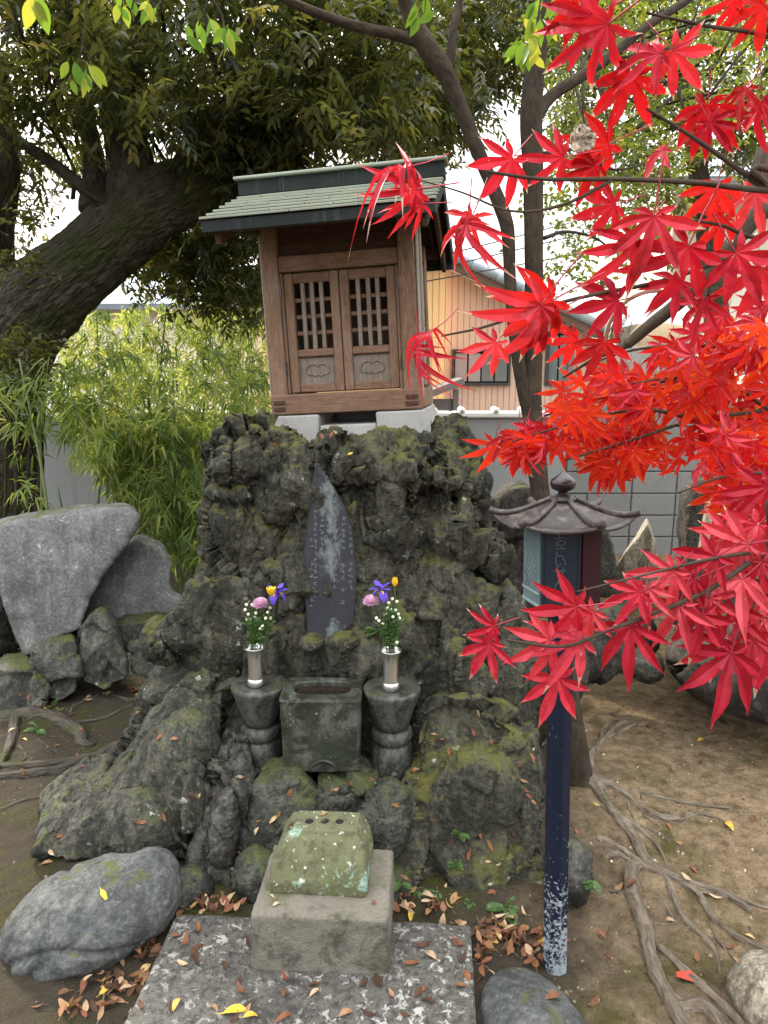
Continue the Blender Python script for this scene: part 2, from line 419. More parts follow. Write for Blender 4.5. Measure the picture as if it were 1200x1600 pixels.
t = MT('offering_stone', 0.75, 0.35); v = t.coord()
b = t.mix(t.ramp(t.noise(v, 11, 6, 0.72, 1.0), [(0.44, 0.0), (0.58, 1.0)]), (0.016, 0.018, 0.012), (0.085, 0.090, 0.074))
b = t.mix(t.ramp(t.noise(t.map(v, (1, 1, 0.35)), 16, 5, 0.7), [(0.42, 0.8), (0.56, 0.0)]), b, (0.022, 0.028, 0.014))
b = t.mix(t.ramp(t.noise(v, 45, 3, 0.6), [(0.66, 0.0), (0.72, 0.7)]), b, (0.30, 0.31, 0.29))
t.col(b); t.rough(t.ramp(t.noise(v, 5, 3), [(0.4, 0.35), (0.6, 0.8)])); t.nrm(t.bump(t.noise(v, 60, 5, 0.7), 0.6, 0.006)); M['box_stone'] = t.m

t = MT('paving_stone', 0.85, 0.3); v = t.coord()
b = t.mix(t.noise(v, 6, 6, 0.65), (0.070, 0.066, 0.058), (0.165, 0.157, 0.140))
b = t.mix(t.ramp(t.noise(v, 55, 6, 0.75), [(0.38, 0.85), (0.54, 0.0)]), b, (0.030, 0.028, 0.024))
sp = t.math('MULTIPLY', t.ramp(t.noise(v, 34, 5, 0.72, 0.5), [(0.555, 0.0), (0.60, 1.0)]), t.ramp(t.noise(v, 3.0, 4, 0.6), [(0.34, 0.2), (0.54, 1.0)]))
b = t.mix(sp, b, (0.42, 0.42, 0.39))
b = t.mix(t.ramp(t.noise(t.map(v, (1, 1, 1), (3, 7, 0)), 5, 5, 0.7), [(0.56, 0.0), (0.64, 0.7)]), b, (0.034, 0.033, 0.028))
t.col(b); t.nrm(t.bump(t.math('ADD', t.noise(v, 22, 6, 0.7), t.noise(v, 110, 4, 0.7)), 1.0, 0.010)); M['paving'] = t.m

t = MT('weathered_block', 0.9, 0.2); v = t.coord()
b = t.mix(t.noise(v, 5, 6, 0.65), (0.110, 0.100, 0.080), (0.240, 0.222, 0.185))
b = t.mix(t.ramp(t.noise(v, 8, 6, 0.75, 0.6), [(0.50, 0.0), (0.64, 0.9)]), b, (0.050, 0.048, 0.038))
b = t.mix(t.ramp(t.noise(v, 80, 4, 0.7), [(0.30, 0.5), (0.45, 0.0)]), b, (0.08, 0.07, 0.06))
b = t.mix(t.ramp(t.math('ADD', t.noise(v, 7, 5, 0.7), t.math('MULTIPLY', t.xyz(t.geo('Normal'), 2), 0.12)), [(0.58, 0.0), (0.76, 0.6)]), b, (0.09, 0.10, 0.03))
t.col(b); t.nrm(t.bump(t.math('ADD', t.noise(v, 30, 6, 0.7), t.noise(v, 130, 3, 0.7)), 0.8, 0.008)); M['block'] = t.m

t = MT('green_incense_stone', 0.9, 0.2); v = t.coord()
b = t.mix(t.noise(v, 8, 6, 0.65), (0.075, 0.082, 0.042), (0.165, 0.165, 0.095))
b = t.mix(t.ramp(t.noise(v, 6, 5, 0.7), [(0.56, 0.0), (0.68, 0.8)]), b, (0.060, 0.072, 0.020))
b = t.mix(t.ramp(t.noise(v, 24, 5, 0.75), [(0.40, 0.6), (0.52, 0.0)]), b, (0.040, 0.042, 0.024))
b = t.mix(t.ramp(t.noise(v, 10, 5, 0.7, 0.4), [(0.58, 0.0), (0.63, 0.8)]), b, (0.24, 0.37, 0.30))
b = t.mix(t.ramp(t.noise(v, 55, 3, 0.6), [(0.64, 0.0), (0.68, 0.9)]), b, (0.52, 0.55, 0.46))
t.col(b); t.nrm(t.bump(t.noise(v, 45, 6, 0.7), 0.7, 0.006)); M['incense'] = t.m

t = MT('slate_tablet', 0.8, 0.2); v = t.coord()
b = t.mix(t.noise(v, 9, 5, 0.6), (0.020, 0.021, 0.027), (0.046, 0.047, 0.056))
st = t.math('SUBTRACT', 1.0, t.math('MULTIPLY', t.math('ABSOLUTE', t.math('SUBTRACT', t.xyz(v, 0), 0.014)), 11.0))
lf = t.ramp(t.math('ADD', t.math('ADD', t.math('MULTIPLY', st, 0.26), t.math('MULTIPLY', t.noise(v, 7, 3, 0.5), 0.6)), t.math('MULTIPLY', t.noise(t.map(v, (1.3, 1, 0.8)), 34, 5, 0.75, 0.8), 0.5)), [(0.75, 0.0), (0.86, 0.7)])
b = t.mix(lf, b, t.mix(t.noise(v, 60, 4, 0.7), (0.10, 0.13, 0.13), (0.26, 0.30, 0.29)))
t.col(b); t.nrm(t.bump(t.noise(v, 70, 5, 0.7), 0.4, 0.004)); M['slate'] = t.m
t = MT('worn_inscription', 0.9); v = t.coord(); t.col(t.mix(t.noise(v, 70, 4, 0.7), (0.06, 0.065, 0.075), (0.19, 0.20, 0.21))); M['inscr'] = t.m

def wood_mat(name, a, b_, scale, rough=0.75, tint=(0.5, 0.5, 0.5)):
    t = MT(name, rough, 0.25); v = t.shift(t.coord(), 9)
    g = t.noise(t.map(v, tuple(x * 1.6 for x in scale)), 7, 6, 0.72, 1.0); w = t.noise(t.map(v, tuple(x * 5 for x in scale)), 11, 4, 0.7, 0.3)
    c = t.mix(t.ramp(g, [(0.30, 0.0), (0.68, 1.0)]), a, b_); c = t.mix(t.ramp(w, [(0.36, 0.9), (0.52, 0.0)]), c, tuple(x * 0.4 for x in a))
    c = t.mix(t.ramp(t.noise(v, 5, 5, 0.7), [(0.46, 0.0), (0.72, 0.55)]), c, tint)
    c = t.mix(t.math('MULTIPLY', t.rand(), 0.45), c, tuple(x * 0.7 for x in b_))
    t.col(c); t.nrm(t.bump(t.math('ADD', g, w), 0.8, 0.006)); return t.m
M['wood_v'] = wood_mat('weathered_wood_upright', (0.115, 0.066, 0.040), (0.33, 0.205, 0.135), (9, 9, 0.5), tint=(0.36, 0.285, 0.235))
M['wood_h'] = wood_mat('weathered_wood_level', (0.115, 0.064, 0.038), (0.33, 0.200, 0.130), (0.5, 9, 9), tint=(0.32, 0.225, 0.175))
M['wood_red'] = wood_mat('red_brown_wood', (0.060, 0.032, 0.022), (0.120, 0.065, 0.045), (0.5, 9, 9), tint=(0.085, 0.055, 0.042))
M['wood_sky_lit'] = wood_mat('sky_lit_wood', (0.26, 0.22, 0.18), (0.42, 0.37, 0.31), (9, 9, 0.5), tint=(0.40, 0.37, 0.33))  # pale tone imitates sky light falling on the shrine's sides
M['wood_bars'] = wood_mat('grey_lattice_wood', (0.17, 0.135, 0.108), (0.32, 0.265, 0.22), (9, 9, 0.5), tint=(0.30, 0.27, 0.25))
M['dark'] = MT('interior_shade', 0.9).m; M['dark'].node_tree.nodes['Principled BSDF'].inputs['Base Color'].default_value = (0.012, 0.010, 0.009, 1)  # near-black fill that paints the shade inside slots, holes and windows

t = MT('green_copper', 0.6, 0.4); v = t.shift(t.coord(), 7)
c = t.mix(t.noise(v, 7, 5, 0.65), (0.185, 0.205, 0.165), (0.37, 0.39, 0.315))
c = t.mix(t.ramp(t.noise(t.map(v, (0.6, 4, 4)), 9, 5, 0.7), [(0.52, 0.0), (0.68, 0.7)]), c, (0.30, 0.27, 0.19))
c = t.mix(t.math('MULTIPLY', t.rand(), 0.35), c, (0.22, 0.28, 0.24))
t.col(c); t.nrm(t.bump(t.noise(v, 40, 4), 0.25, 0.003)); M['copper'] = t.m
t = MT('dark_copper', 0.8, 0.2); v = t.coord()
c = t.mix(t.noise(v, 6, 5, 0.65), (0.010, 0.013, 0.013), (0.030, 0.037, 0.037)); t.col(t.mix(t.ramp(t.noise(t.map(v, (8, 8, 0.6)), 5, 4), [(0.55, 0.0), (0.7, 0.5)]), c, (0.065, 0.08, 0.075))); M['copper_dark'] = t.m

t = MT('concrete', 0.9, 0.2); v = t.coord()
c = t.mix(t.noise(v, 5, 6, 0.65), (0.24, 0.235, 0.225), (0.40, 0.395, 0.38)); c = t.mix(t.ramp(t.noise(v, 12, 6, 0.7), [(0.55, 0.0), (0.72, 0.6)]), c, (0.14, 0.135, 0.12))
t.col(c); t.nrm(t.bump(t.noise(v, 70, 5, 0.7), 0.5, 0.005)); M['concrete'] = t.m

t = MT('steel', 0.24, 0.5, 1.0); v = t.coord(); t.col((0.84, 0.83, 0.82)); t.rough(0.30); M['steel'] = t.m
t = MT('water', 0.05, 0.5); t.col((0.020, 0.014, 0.010)); t.nrm(t.bump(t.noise(t.coord(), 25, 2), 0.08, 0.004)); M['water'] = t.m

# post: navy paint, chipped, worn through to pale bare metal near the ground (local z is height)
t = MT('navy_post_paint', 0.5, 0.25); v = t.coord(); z = t.xyz(v, 2)
pc = t.mix(t.noise(v, 14, 4), (0.005, 0.008, 0.019), (0.010, 0.015, 0.032))
hgt = t.ramp(z, [(0.0, 0.62), (0.10, 0.56), (0.28, 0.36), (0.42, 0.27), (0.60, 0.20), (0.85, 0.12)])
chip = t.math('GREATER_THAN', t.math('ADD', t.math('ADD', t.math('MULTIPLY', t.noise(v, 105, 4, 0.75), 0.7), t.math('MULTIPLY', t.noise(v, 22, 3, 0.6), 0.3)), t.math('MULTIPLY', hgt, 0.40)), 0.715)
pale = t.mix(t.noise(v, 30, 4, 0.6), (0.14, 0.17, 0.19), (0.36, 0.40, 0.42))
t.col(t.mix(chip, pc, pale)); t.rough(t.mix(chip, (0.4, 0.4, 0.4), (0.8, 0.8, 0.8))); t.nrm(t.bump(t.math('ADD', t.math('MULTIPLY', chip, -0.6), t.math('MULTIPLY', t.noise(v, 150, 3), 0.3)), 0.4, 0.003)); M['navy'] = t.m
t = MT('navy_panel_paint', 0.45, 0.3); v = t.coord(); t.col(t.mix(t.noise(v, 30, 4), (0.008, 0.013, 0.024), (0.016, 0.024, 0.038))); t.nrm(t.bump(t.noise(v, 160, 3), 0.25, 0.003)); M['navy_panel'] = t.m
t = MT('raised_character', 0.4, 0.4); t.col((0.040, 0.050, 0.066)); M['raised'] = t.m
t = MT('teal_glass', 0.28, 0.5); v = t.coord(); t.col(t.mix(t.noise(v, 20, 3), (0.085, 0.135, 0.150), (0.14, 0.19, 0.20))); M['teal'] = t.m
t = MT('grey_green_metal', 0.45, 0.5); t.col(t.mix(t.noise(t.coord(), 30, 3), (0.16, 0.22, 0.22), (0.26, 0.32, 0.31))); M['teal_frame'] = t.m
t = MT('dark_red_panel', 0.7, 0.1); t.col(t.mix(t.noise(t.coord(), 20, 3), (0.020, 0.005, 0.007), (0.036, 0.009, 0.012))); M['redpanel'] = t.m
t = MT('bronze_roof', 0.45, 0.5); v = t.coord()
c = t.mix(t.noise(v, 16, 5, 0.65), (0.014, 0.010, 0.011), (0.042, 0.031, 0.030)); c = t.mix(t.ramp(t.noise(v, 26, 6, 0.75), [(0.50, 0.0), (0.64, 0.6)]), c, (0.19, 0.165, 0.14))
t.col(c); t.nrm(t.bump(t.noise(v, 70, 4), 0.3, 0.003)); M['bronze'] = t.m
t = MT('dark_finial', 0.22, 0.6); t.col((0.018, 0.010, 0.012)); M['finial'] = t.m

def bark_mat(name, a, b_, c3, su, sv, strength, moss=0.0, dist=0.03):
    t = MT(name, 0.9, 0.15); uv = t.coord('UV'); v = t.coord()
    w = t.map(uv, (su, sv, 1)); n1 = t.noise(w, 1.0, 7, 0.68, 0.9); cr = t.vor(w, 0.8, 'DISTANCE_TO_EDGE')
    c = t.mix(t.ramp(n1, [(0.35, 0.0), (0.65, 1.0)]), a, b_); c = t.mix(t.ramp(t.noise(v, 9, 5, 0.7), [(0.5, 0.0), (0.72, 0.7)]), c, c3)
    if moss > 0: c = t.mix(t.ramp(t.noise(v, 3.3, 5, 0.65), [(0.62 - moss * 0.3, 0.0), (0.74 - moss * 0.3, 0.8)]), c, (0.050, 0.058, 0.018))
    t.col(c)
    h = t.math('ADD', n1, t.math('MULTIPLY', t.math('MINIMUM', cr, 0.25), 2.2)); h = t.math('ADD', h, t.math('MULTIPLY', t.noise(v, 90, 4, 0.7), 0.3))
    t.nrm(t.bump(h, strength, dist)); return t.m
M['bark_big'] = bark_mat('dark_furrowed_bark', (0.036, 0.031, 0.025), (0.092, 0.080, 0.064), (0.155, 0.142, 0.118), 34, 11, 1.0, 0.45, 0.035)
M['bark_slim'] = bark_mat('grey_brown_bark', (0.026, 0.020, 0.015), (0.048, 0.037, 0.027), (0.080, 0.060, 0.038), 40, 16, 0.6, 0.1, 0.008)
M['bark_maple'] = bark_mat('dark_maple_bark', (0.035, 0.026, 0.020), (0.065, 0.048, 0.036), (0.105, 0.085, 0.065), 60, 20, 0.5, 0.0, 0.004)
M['root'] = bark_mat('bare_root', (0.080, 0.062, 0.045), (0.185, 0.152, 0.115), (0.27, 0.23, 0.18), 45, 14, 1.0, 0.06, 0.010)
M['root_dark'] = bark_mat('dark_root', (0.048, 0.042, 0.033), (0.085, 0.075, 0.060), (0.12, 0.108, 0.09), 45, 14, 1.0, 0.25, 0.010)  # darker, mossier root bark for the left tree

def leaf_mat(name, stops, trans, rough=0.42, tstops=None, spec=0.4, src='rnd'):
    t = MT(name, rough, spec); r = t.attr('rnd') if src == 'rnd' else t.rand()
    t.leafy(t.ramp(r, stops), trans, t.ramp(r, tstops) if tstops else None); return t.m
M['leaf_dark'] = leaf_mat('evergreen_leaf', [(0.0, (0.018, 0.026, 0.012)), (0.45, (0.050, 0.060, 0.024)), (0.85, (0.110, 0.115, 0.045)), (1.0, (0.20, 0.17, 0.07))], 0.45, 0.33,
                          [(0.0, (0.05, 0.07, 0.010)), (0.6, (0.18, 0.19, 0.025)), (1.0, (0.40, 0.33, 0.05))])
M['leaf_yel'] = leaf_mat('yellow_green_leaf', [(0.0, (0.050, 0.070, 0.018)), (0.5, (0.10, 0.13, 0.025)), (1.0, (0.28, 0.26, 0.04))], 0.5, 0.4,
                         [(0.0, (0.10, 0.16, 0.02)), (0.6, (0.30, 0.36, 0.04)), (1.0, (0.60, 0.50, 0.05))])
M['leaf_bamboo'] = leaf_mat('bamboo_leaf', [(0.0, (0.060, 0.110, 0.042)), (0.5, (0.125, 0.185, 0.060)), (1.0, (0.26, 0.29, 0.09))], 0.5, 0.4,
                            [(0.0, (0.15, 0.25, 0.045)), (0.5, (0.52, 0.62, 0.10)), (1.0, (0.88, 0.82, 0.20))])
M['leaf_sprig'] = leaf_mat('fresh_green_leaf', [(0.0, (0.06, 0.12, 0.03)), (0.6, (0.12, 0.19, 0.03)), (1.0, (0.26, 0.27, 0.05))], 0.45, 0.35,
                           [(0.0, (0.10, 0.22, 0.02)), (0.6, (0.24, 0.38, 0.03)), (1.0, (0.50, 0.47, 0.05))], src='obj')
M['fern'] = leaf_mat('fern_green', [(0.0, (0.05, 0.11, 0.03)), (1.0, (0.12, 0.21, 0.06))], 0.4, 0.5)
M['stem_green'] = MT('green_stem', 0.5).m; M['stem_green'].node_tree.nodes['Principled BSDF'].inputs['Base Color'].default_value = (0.055, 0.10, 0.030, 1)
M['culm'] = MT('bamboo_culm', 0.5).m; M['culm'].node_tree.nodes['Principled BSDF'].inputs['Base Color'].default_value = (0.10, 0.13, 0.055, 1)

def maple_mat(name, stops, tstops, trans):
    t = MT(name, 0.5, 0.35); r = t.rand(); v = t.shift(t.coord(), 5); tip = t.attr('tip')
    c = t.ramp(r, stops); tc = t.ramp(r, tstops)
    dry = t.ramp(t.math('ADD', t.math('MULTIPLY', tip, 0.85), t.math('MULTIPLY', t.noise(v, 2.8, 4, 0.7), 0.45)), [(0.985, 0.0), (1.06, 0.9)])
    dry = t.math('MULTIPLY', dry, t.ramp(t.math('FRACT', t.math('MULTIPLY', r, 37.0)), [(0.45, 0.0), (0.75, 1.0)]))
    spot = t.ramp(t.noise(v, 7.5, 4, 0.7), [(0.665, 0.0), (0.70, 0.55)])
    f = t.math('MAXIMUM', dry, spot)
    tone = t.ramp(t.noise(v, 2.4, 4, 0.65), [(0.30, 0.62), (0.68, 1.1)])
    c = t.mix(1.0, c, tone, 'MULTIPLY')
    vein = t.ramp(t.attr('vein'), [(0.0, 0.0), (0.06, 0.0), (0.10, 1.0)])
    c = t.mix(vein, t.mix(0.5, c, (0.30, 0.02, 0.04)), c)
    t.leafy(t.mix(f, c, (0.62, 0.50, 0.40)), trans, t.mix(f, tc, (0.55, 0.42, 0.28)))
    t.nrm(t.bump(t.math('ADD', t.attr('vein'), t.math('MULTIPLY', t.noise(v, 5, 4), 0.5)), 0.5, 0.04)); return t.m
M['maple_near'] = maple_mat('crimson_maple_leaf', [(0.0, (0.46, 0.018, 0.042)), (0.5, (0.66, 0.036, 0.070)), (1.0, (0.76, 0.11, 0.14))], [(0.0, (0.56, 0.010, 0.022)), (1.0, (0.80, 0.040, 0.040))], 0.34)
M['maple_far'] = maple_mat('scarlet_maple_leaf', [(0.0, (0.36, 0.012, 0.024)), (0.45, (0.56, 0.020, 0.020)), (1.0, (0.68, 0.048, 0.016))], [(0.0, (0.60, 0.010, 0.012)), (0.45, (0.90, 0.040, 0.012)), (1.0, (1.0, 0.13, 0.018))], 0.58)  # transmitted colours raised in place of direct sun through the leaves
M['maple_back'] = maple_mat('deep_red_maple_leaf', [(0.0, (0.34, 0.010, 0.018)), (1.0, (0.50, 0.020, 0.022))], [(0.0, (0.50, 0.008, 0.012)), (1.0, (0.72, 0.022, 0.014))], 0.5)
t = MT('red_stalk', 0.5); t.col((0.34, 0.035, 0.06)); M['stalk'] = t.m
t = MT('dry_maple_leaf', 0.8); t.leafy(t.mix(t.ramp(t.noise(t.coord(), 2.6, 6, 0.75, 0.6), [(0.40, 0.0), (0.60, 1.0)]), (0.10, 0.075, 0.05), (0.66, 0.61, 0.52)), 0.3); M['maple_dry'] = t.m

def dead_mat(name, src):
    t = MT(name, 0.65, 0.3); r = t.attr('rnd') if src == 'rnd' else t.rand(); v = t.coord()
    c = t.ramp(r, [(0.0, (0.055, 0.028, 0.016)), (0.22, (0.11, 0.052, 0.026)), (0.42, (0.24, 0.105, 0.045)), (0.58, (0.19, 0.062, 0.036)), (0.74, (0.34, 0.20, 0.10)), (0.92, (0.52, 0.38, 0.25)), (1.0, (0.60, 0.40, 0.06))])
    c = t.mix(t.ramp(t.noise(v, 90, 4, 0.7), [(0.52, 0.0), (0.68, 0.6)]), c, (0.075, 0.04, 0.025))
    t.leafy(c, 0.2); t.nrm(t.bump(t.noise(v, 120, 3), 0.4, 0.003)); return t.m
M['dead'] = dead_mat('fallen_leaf_brown', 'obj'); M['litter'] = dead_mat('leaf_litter', 'rnd')
def flat(name, c, rough=0.6, spec=0.3, var=0.25, sc=20):
    t = MT(name, rough, spec); t.col(t.mix(t.noise(t.coord(), sc, 4), tuple(x * (1 - var) for x in c), tuple(min(1, x * (1 + var)) for x in c))); return t.m
M['dead_yellow'] = flat('yellow_fallen_leaf', (0.62, 0.40, 0.035)); M['dead_red'] = flat('red_fallen_leaf', (0.36, 0.05, 0.03))
M['iris'] = flat('violet_petal', (0.11, 0.055, 0.48)); M['yellow'] = flat('yellow_petal', (0.80, 0.50, 0.03)); M['pink'] = flat('pink_petal', (0.78, 0.50, 0.68), var=0.12); M['white_bud'] = flat('cream_bud', (0.80, 0.79, 0.62), var=0.1)

# setting
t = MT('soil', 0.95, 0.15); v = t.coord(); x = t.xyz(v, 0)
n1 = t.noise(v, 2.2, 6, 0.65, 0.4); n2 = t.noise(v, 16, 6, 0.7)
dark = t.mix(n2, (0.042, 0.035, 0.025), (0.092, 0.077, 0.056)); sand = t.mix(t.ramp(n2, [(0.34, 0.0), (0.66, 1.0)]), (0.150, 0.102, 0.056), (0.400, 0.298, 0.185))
sf = t.ramp(t.math('ADD', t.math('MULTIPLY', x, 0.5), t.math('MULTIPLY', n1, 0.7)), [(0.56, 0.0), (0.84, 1.0)])  # sandy soil towards the right, its colour also warmed to imitate light there
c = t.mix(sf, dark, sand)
mf = t.ramp(t.noise(t.map(v, (1, 1, 1), (5, 2, 0)), 2.6, 6, 0.68, 0.5), [(0.50, 0.0), (0.64, 0.8)])
c = t.mix(mf, c, t.mix(t.noise(v, 60, 4, 0.7), (0.035, 0.040, 0.010), (0.105, 0.098, 0.022)))
c = t.mix(t.ramp(t.noise(v, 120, 5, 0.75), [(0.32, 0.7), (0.47, 0.0)]), c, (0.030, 0.025, 0.018))
c = t.mix(t.ramp(t.noise(v, 85, 4, 0.7), [(0.66, 0.0), (0.73, 0.5)]), c, (0.36, 0.30, 0.22))
t.col(c); t.nrm(t.bump(t.math('ADD', t.math('MULTIPLY', n2, 1.0), t.math('MULTIPLY', t.noise(v, 75, 5, 0.74), 0.8)), 1.0, 0.035)); M['soil'] = t.m

t = MT('wall_render', 0.92, 0.15); v = t.coord()
c = t.mix(t.noise(v, 1.4, 6, 0.6), (0.205, 0.214, 0.214), (0.290, 0.298, 0.296)); c = t.mix(t.ramp(t.noise(t.map(v, (5, 1, 0.4)), 2.0, 6, 0.7), [(0.52, 0.0), (0.74, 0.55)]), c, (0.155, 0.160, 0.150))
t.col(c); t.nrm(t.bump(t.noise(v, 60, 5, 0.7), 0.3, 0.005)); M['render'] = t.m
t = MT('concrete_block', 0.95, 0.15); v = t.shift(t.coord(), 11)
c = t.mix(t.noise(v, 4, 6, 0.65), (0.150, 0.155, 0.155), (0.240, 0.245, 0.242)); c = t.mix(t.ramp(t.noise(v, 90, 4, 0.7), [(0.32, 0.6), (0.46, 0.0)]), c, (0.085, 0.085, 0.085)); c = t.mix(t.math('MULTIPLY', t.rand(), 0.35), c, (0.155, 0.155, 0.15))
t.col(c); t.nrm(t.bump(t.noise(v, 110, 4, 0.7), 0.7, 0.005)); M['cblock'] = t.m
M['mortar'] = flat('mortar', (0.13, 0.13, 0.125), 0.95)
M['coping'] = flat('pale_coping', (0.62, 0.61, 0.58), 0.7, 0.3, 0.12, 6)
def siding(name, a, b_):
    t = MT(name, 0.55, 0.35); v = t.coord(); t.col(t.mix(t.noise(t.map(v, (3, 3, 0.4)), 1.3, 5, 0.6), a, b_)); return t.m
M['pink'+'_siding'] = siding('pink_siding', (0.70, 0.50, 0.41), (0.80, 0.60, 0.50))
M['sunlit_orange_siding'] = siding('sunlit_orange_siding', (0.82, 0.50, 0.22), (0.90, 0.60, 0.30))  # orange boards, brightened in colour to stand in for sun on the wall
M['cream'] = siding('cream_siding', (0.74, 0.70, 0.60), (0.82, 0.79, 0.70))
M['tile_roof'] = flat('blue_grey_roof_tile', (0.26, 0.32, 0.38), 0.4, 0.5, 0.3, 9); M['tile_brown'] = flat('brown_eaves', (0.16, 0.10, 0.075), 0.6)
M['win_frame'] = flat('dark_window_frame', (0.06, 0.06, 0.065), 0.4); M['mauve'] = flat('mauve_trim', (0.30, 0.20, 0.24), 0.5); M['shutter'] = flat('grey_pink_shutter', (0.42, 0.36, 0.37), 0.5, 0.3, 0.1)
t = MT('window_pane', 0.08, 0.6); t.col((0.16, 0.20, 0.21)); M['pane'] = t.m
t = MT('mirror_face', 0.04, 0.5, 1.0); t.col((0.80, 0.82, 0.84)); M['mirror'] = t.m
M['rim_paint'] = flat('dull_brown_rim', (0.20, 0.11, 0.07), 0.6); M['orange_paint'] = flat('orange_paint', (0.70, 0.17, 0.03), 0.45); M['cable'] = flat('black_cable', (0.03, 0.03, 0.03), 0.6); M['grey_metal'] = flat('grey_metal', (0.30, 0.31, 0.32), 0.5)
M['greywood'] = wood_mat('old_grey_boards', (0.12, 0.11, 0.10), (0.24, 0.22, 0.20), (0.5, 9, 9), tint=(0.2, 0.19, 0.18))
# ------------------------------------------------------------------ ground
def gh(x, y):
    x = np.atleast_1d(np.asarray(x, float)); y = np.atleast_1d(np.asarray(y, float))
    p = np.stack([x, y, np.zeros_like(x)], 1)
    f = np.clip((12 - np.hypot(x, y)) / 6, 0, 1)
    h = 0.022 * fbm(p * 1.5, 3, 5) + 0.010 * fbm(p * 7, 3, 6)
    h = h + 0.05 * np.exp(-(((x - 0.78) / 0.35) ** 2 + ((y - 2.5) / 0.4) ** 2))       # soil heaped round the slender tree
    return h * f
def gz(x, y): return float(gh(x, y)[0])
def axis(lo, hi, n, far):
    a = np.linspace(lo, hi, n); k = np.geomspace(0.15, far, 26)
    return np.concatenate([lo - k[::-1], a, hi + k])
gx, gy = axis(-3.0, 3.2, 300, 400), axis(0.9, 6.8, 290, 400)
X, Y = np.meshgrid(gx, gy, indexing='ij'); Z = gh(X.ravel(), Y.ravel())
fine = 0.009 * fbm(np.stack([X.ravel(), Y.ravel(), Z * 0], 1) * 40, 3, 9) * (np.hypot(X.ravel(), Y.ravel()) < 8)
V = np.stack([X.ravel(), Y.ravel(), Z + fine], 1); nx, ny = len(gx), len(gy)
idx = np.arange(nx * ny).reshape(nx, ny)
F = np.stack([idx[:-1, :-1], idx[1:, :-1], idx[1:, 1:], idx[:-1, 1:]], -1).reshape(-1, 4)
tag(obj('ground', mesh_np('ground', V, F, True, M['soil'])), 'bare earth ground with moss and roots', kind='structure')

# ------------------------------------------------------------------ boundary wall behind
WY = 6.3
wz = 1.25
wall = empty('rendered_wall', (-2.0, WY, 0), (0, 0, 0), 'low grey rendered boundary wall with pale coping behind the shrine', 'wall')
wx0, wx1 = -7.5, 1.62
box('wall_panel', (wx1 - wx0, 0.14, wz + 0.3), ((wx0 + wx1) / 2 + 2.0, 0.07, wz / 2 - 0.15), M['render'], wall)
x = wx0; k = 0
while x < wx1 - 0.01:
    w = min(0.9, wx1 - x)
    box('coping_stone', (w - 0.006, 0.24, 0.05), (x + w / 2 + 2.0, 0.07, wz + 0.026), M['coping'], wall, bev=0.012); x += w
for i in range(int((wx1 - wx0) / 0.27)):
    xx = wx0 + 0.1 + i * 0.27 + 0.015 * math.sin(i * 3.1)
    bm = bmesh.new(); add_box(bm, (0, 0, 0), (0.052, 0.27, 0.05), 0.02)
    obj('coping_knob', bm_mesh('coping_knob', bm, True), M['coping'], wall, (xx + 2.0, 0.05, wz + 0.068), (0, R(4 * math.sin(i * 5.3)), 0))
bw = empty('block_wall', (4.0, WY, 0), (0, 0, 0), 'grey concrete block wall to the right behind the red maple', 'wall')
box('mortar_core', (5.2, 0.09, 1.32), (4.22 - 4.0, 0.068, 0.62), M['mortar'], bw)
for r in range(-1, 7):
    xs = [1.63]
    hw = [0.2, 0.4, 0.4] if r % 2 == 0 else [0.4, 0.2, 0.4]
    k = 0
    while xs[-1] < 6.7:
        xs.append(xs[-1] + (hw[k] if k < 3 else 0.4)); k += 1
    for a, b in zip(xs[:-1], xs[1:]):
        dy = random.uniform(-0.002, 0.002)
        box('concrete_block', (b - a - 0.010, 0.12, 0.19), ((a + b) / 2 - 4.0, 0.062 + dy, r * 0.2 + 0.07), M['cblock'], bw, bev=0.006)

# ------------------------------------------------------------------ houses beyond the wall
def battens(x0, x1, z0, ztop, step, d, m, name, parent, y=0.0):
    """corrugated siding: ztop(x) gives the upper edge"""
    V, F = [], []; x = x0; prof = [(0.0, 0.0), (0.86, 0.0), (0.90, d), (0.96, d)]
    pts = []
    while x < x1:
        for a, dd in prof: pts.append((min(x + a * step, x1), dd))
        x += step
    pts.append((x1, 0))
    for (xx, dd) in pts: V.append((xx, y + dd, z0)); V.append((xx, y + dd, ztop(xx)))
    for i in range(len(pts) - 1): F.append((2 * i, 2 * i + 2, 2 * i + 3, 2 * i + 1))
    return obj(name, mesh_np(name, V, F, False, m), None, parent)
def window(parent, x0, x1, z0, z1, y, kinds, sill=True):
    w = box('window', (x1 - x0 - 0.02, 0.03, z1 - z0 - 0.02), ((x0 + x1) / 2, y + 0.02, (z0 + z1) / 2), M['dark'], parent, bev=0.0)
    cx, cz = (x0 + x1) / 2, (z0 + z1) / 2
    for (s, c) in (((x1 - x0, 0.09, 0.05), (0, -0.04, (z1 - z0) / 2)), ((x1 - x0, 0.09, 0.05), (0, -0.04, -(z1 - z0) / 2)),
                   ((0.05, 0.084, z1 - z0 - 0.05), (-(x1 - x0) / 2 + 0.025, -0.04, 0)), ((0.05, 0.084, z1 - z0 - 0.05), ((x1 - x0) / 2 - 0.025, -0.04, 0))):
        box('frame', s, c, M['win_frame'], w)
    n = len(kinds); pw = (x1 - x0 - 0.1) / n
    for k, kd in enumerate(kinds):
        box('pane', (pw - 0.03, 0.02, z1 - z0 - 0.1), (-(x1 - x0) / 2 + 0.05 + pw * (k + 0.5), -0.03 - 0.012 * (k % 2), 0), M[kd], w, bev=0.003)
    return w
HY = 14.0
def hx(px, py, y=HY): return P(px, py, y)
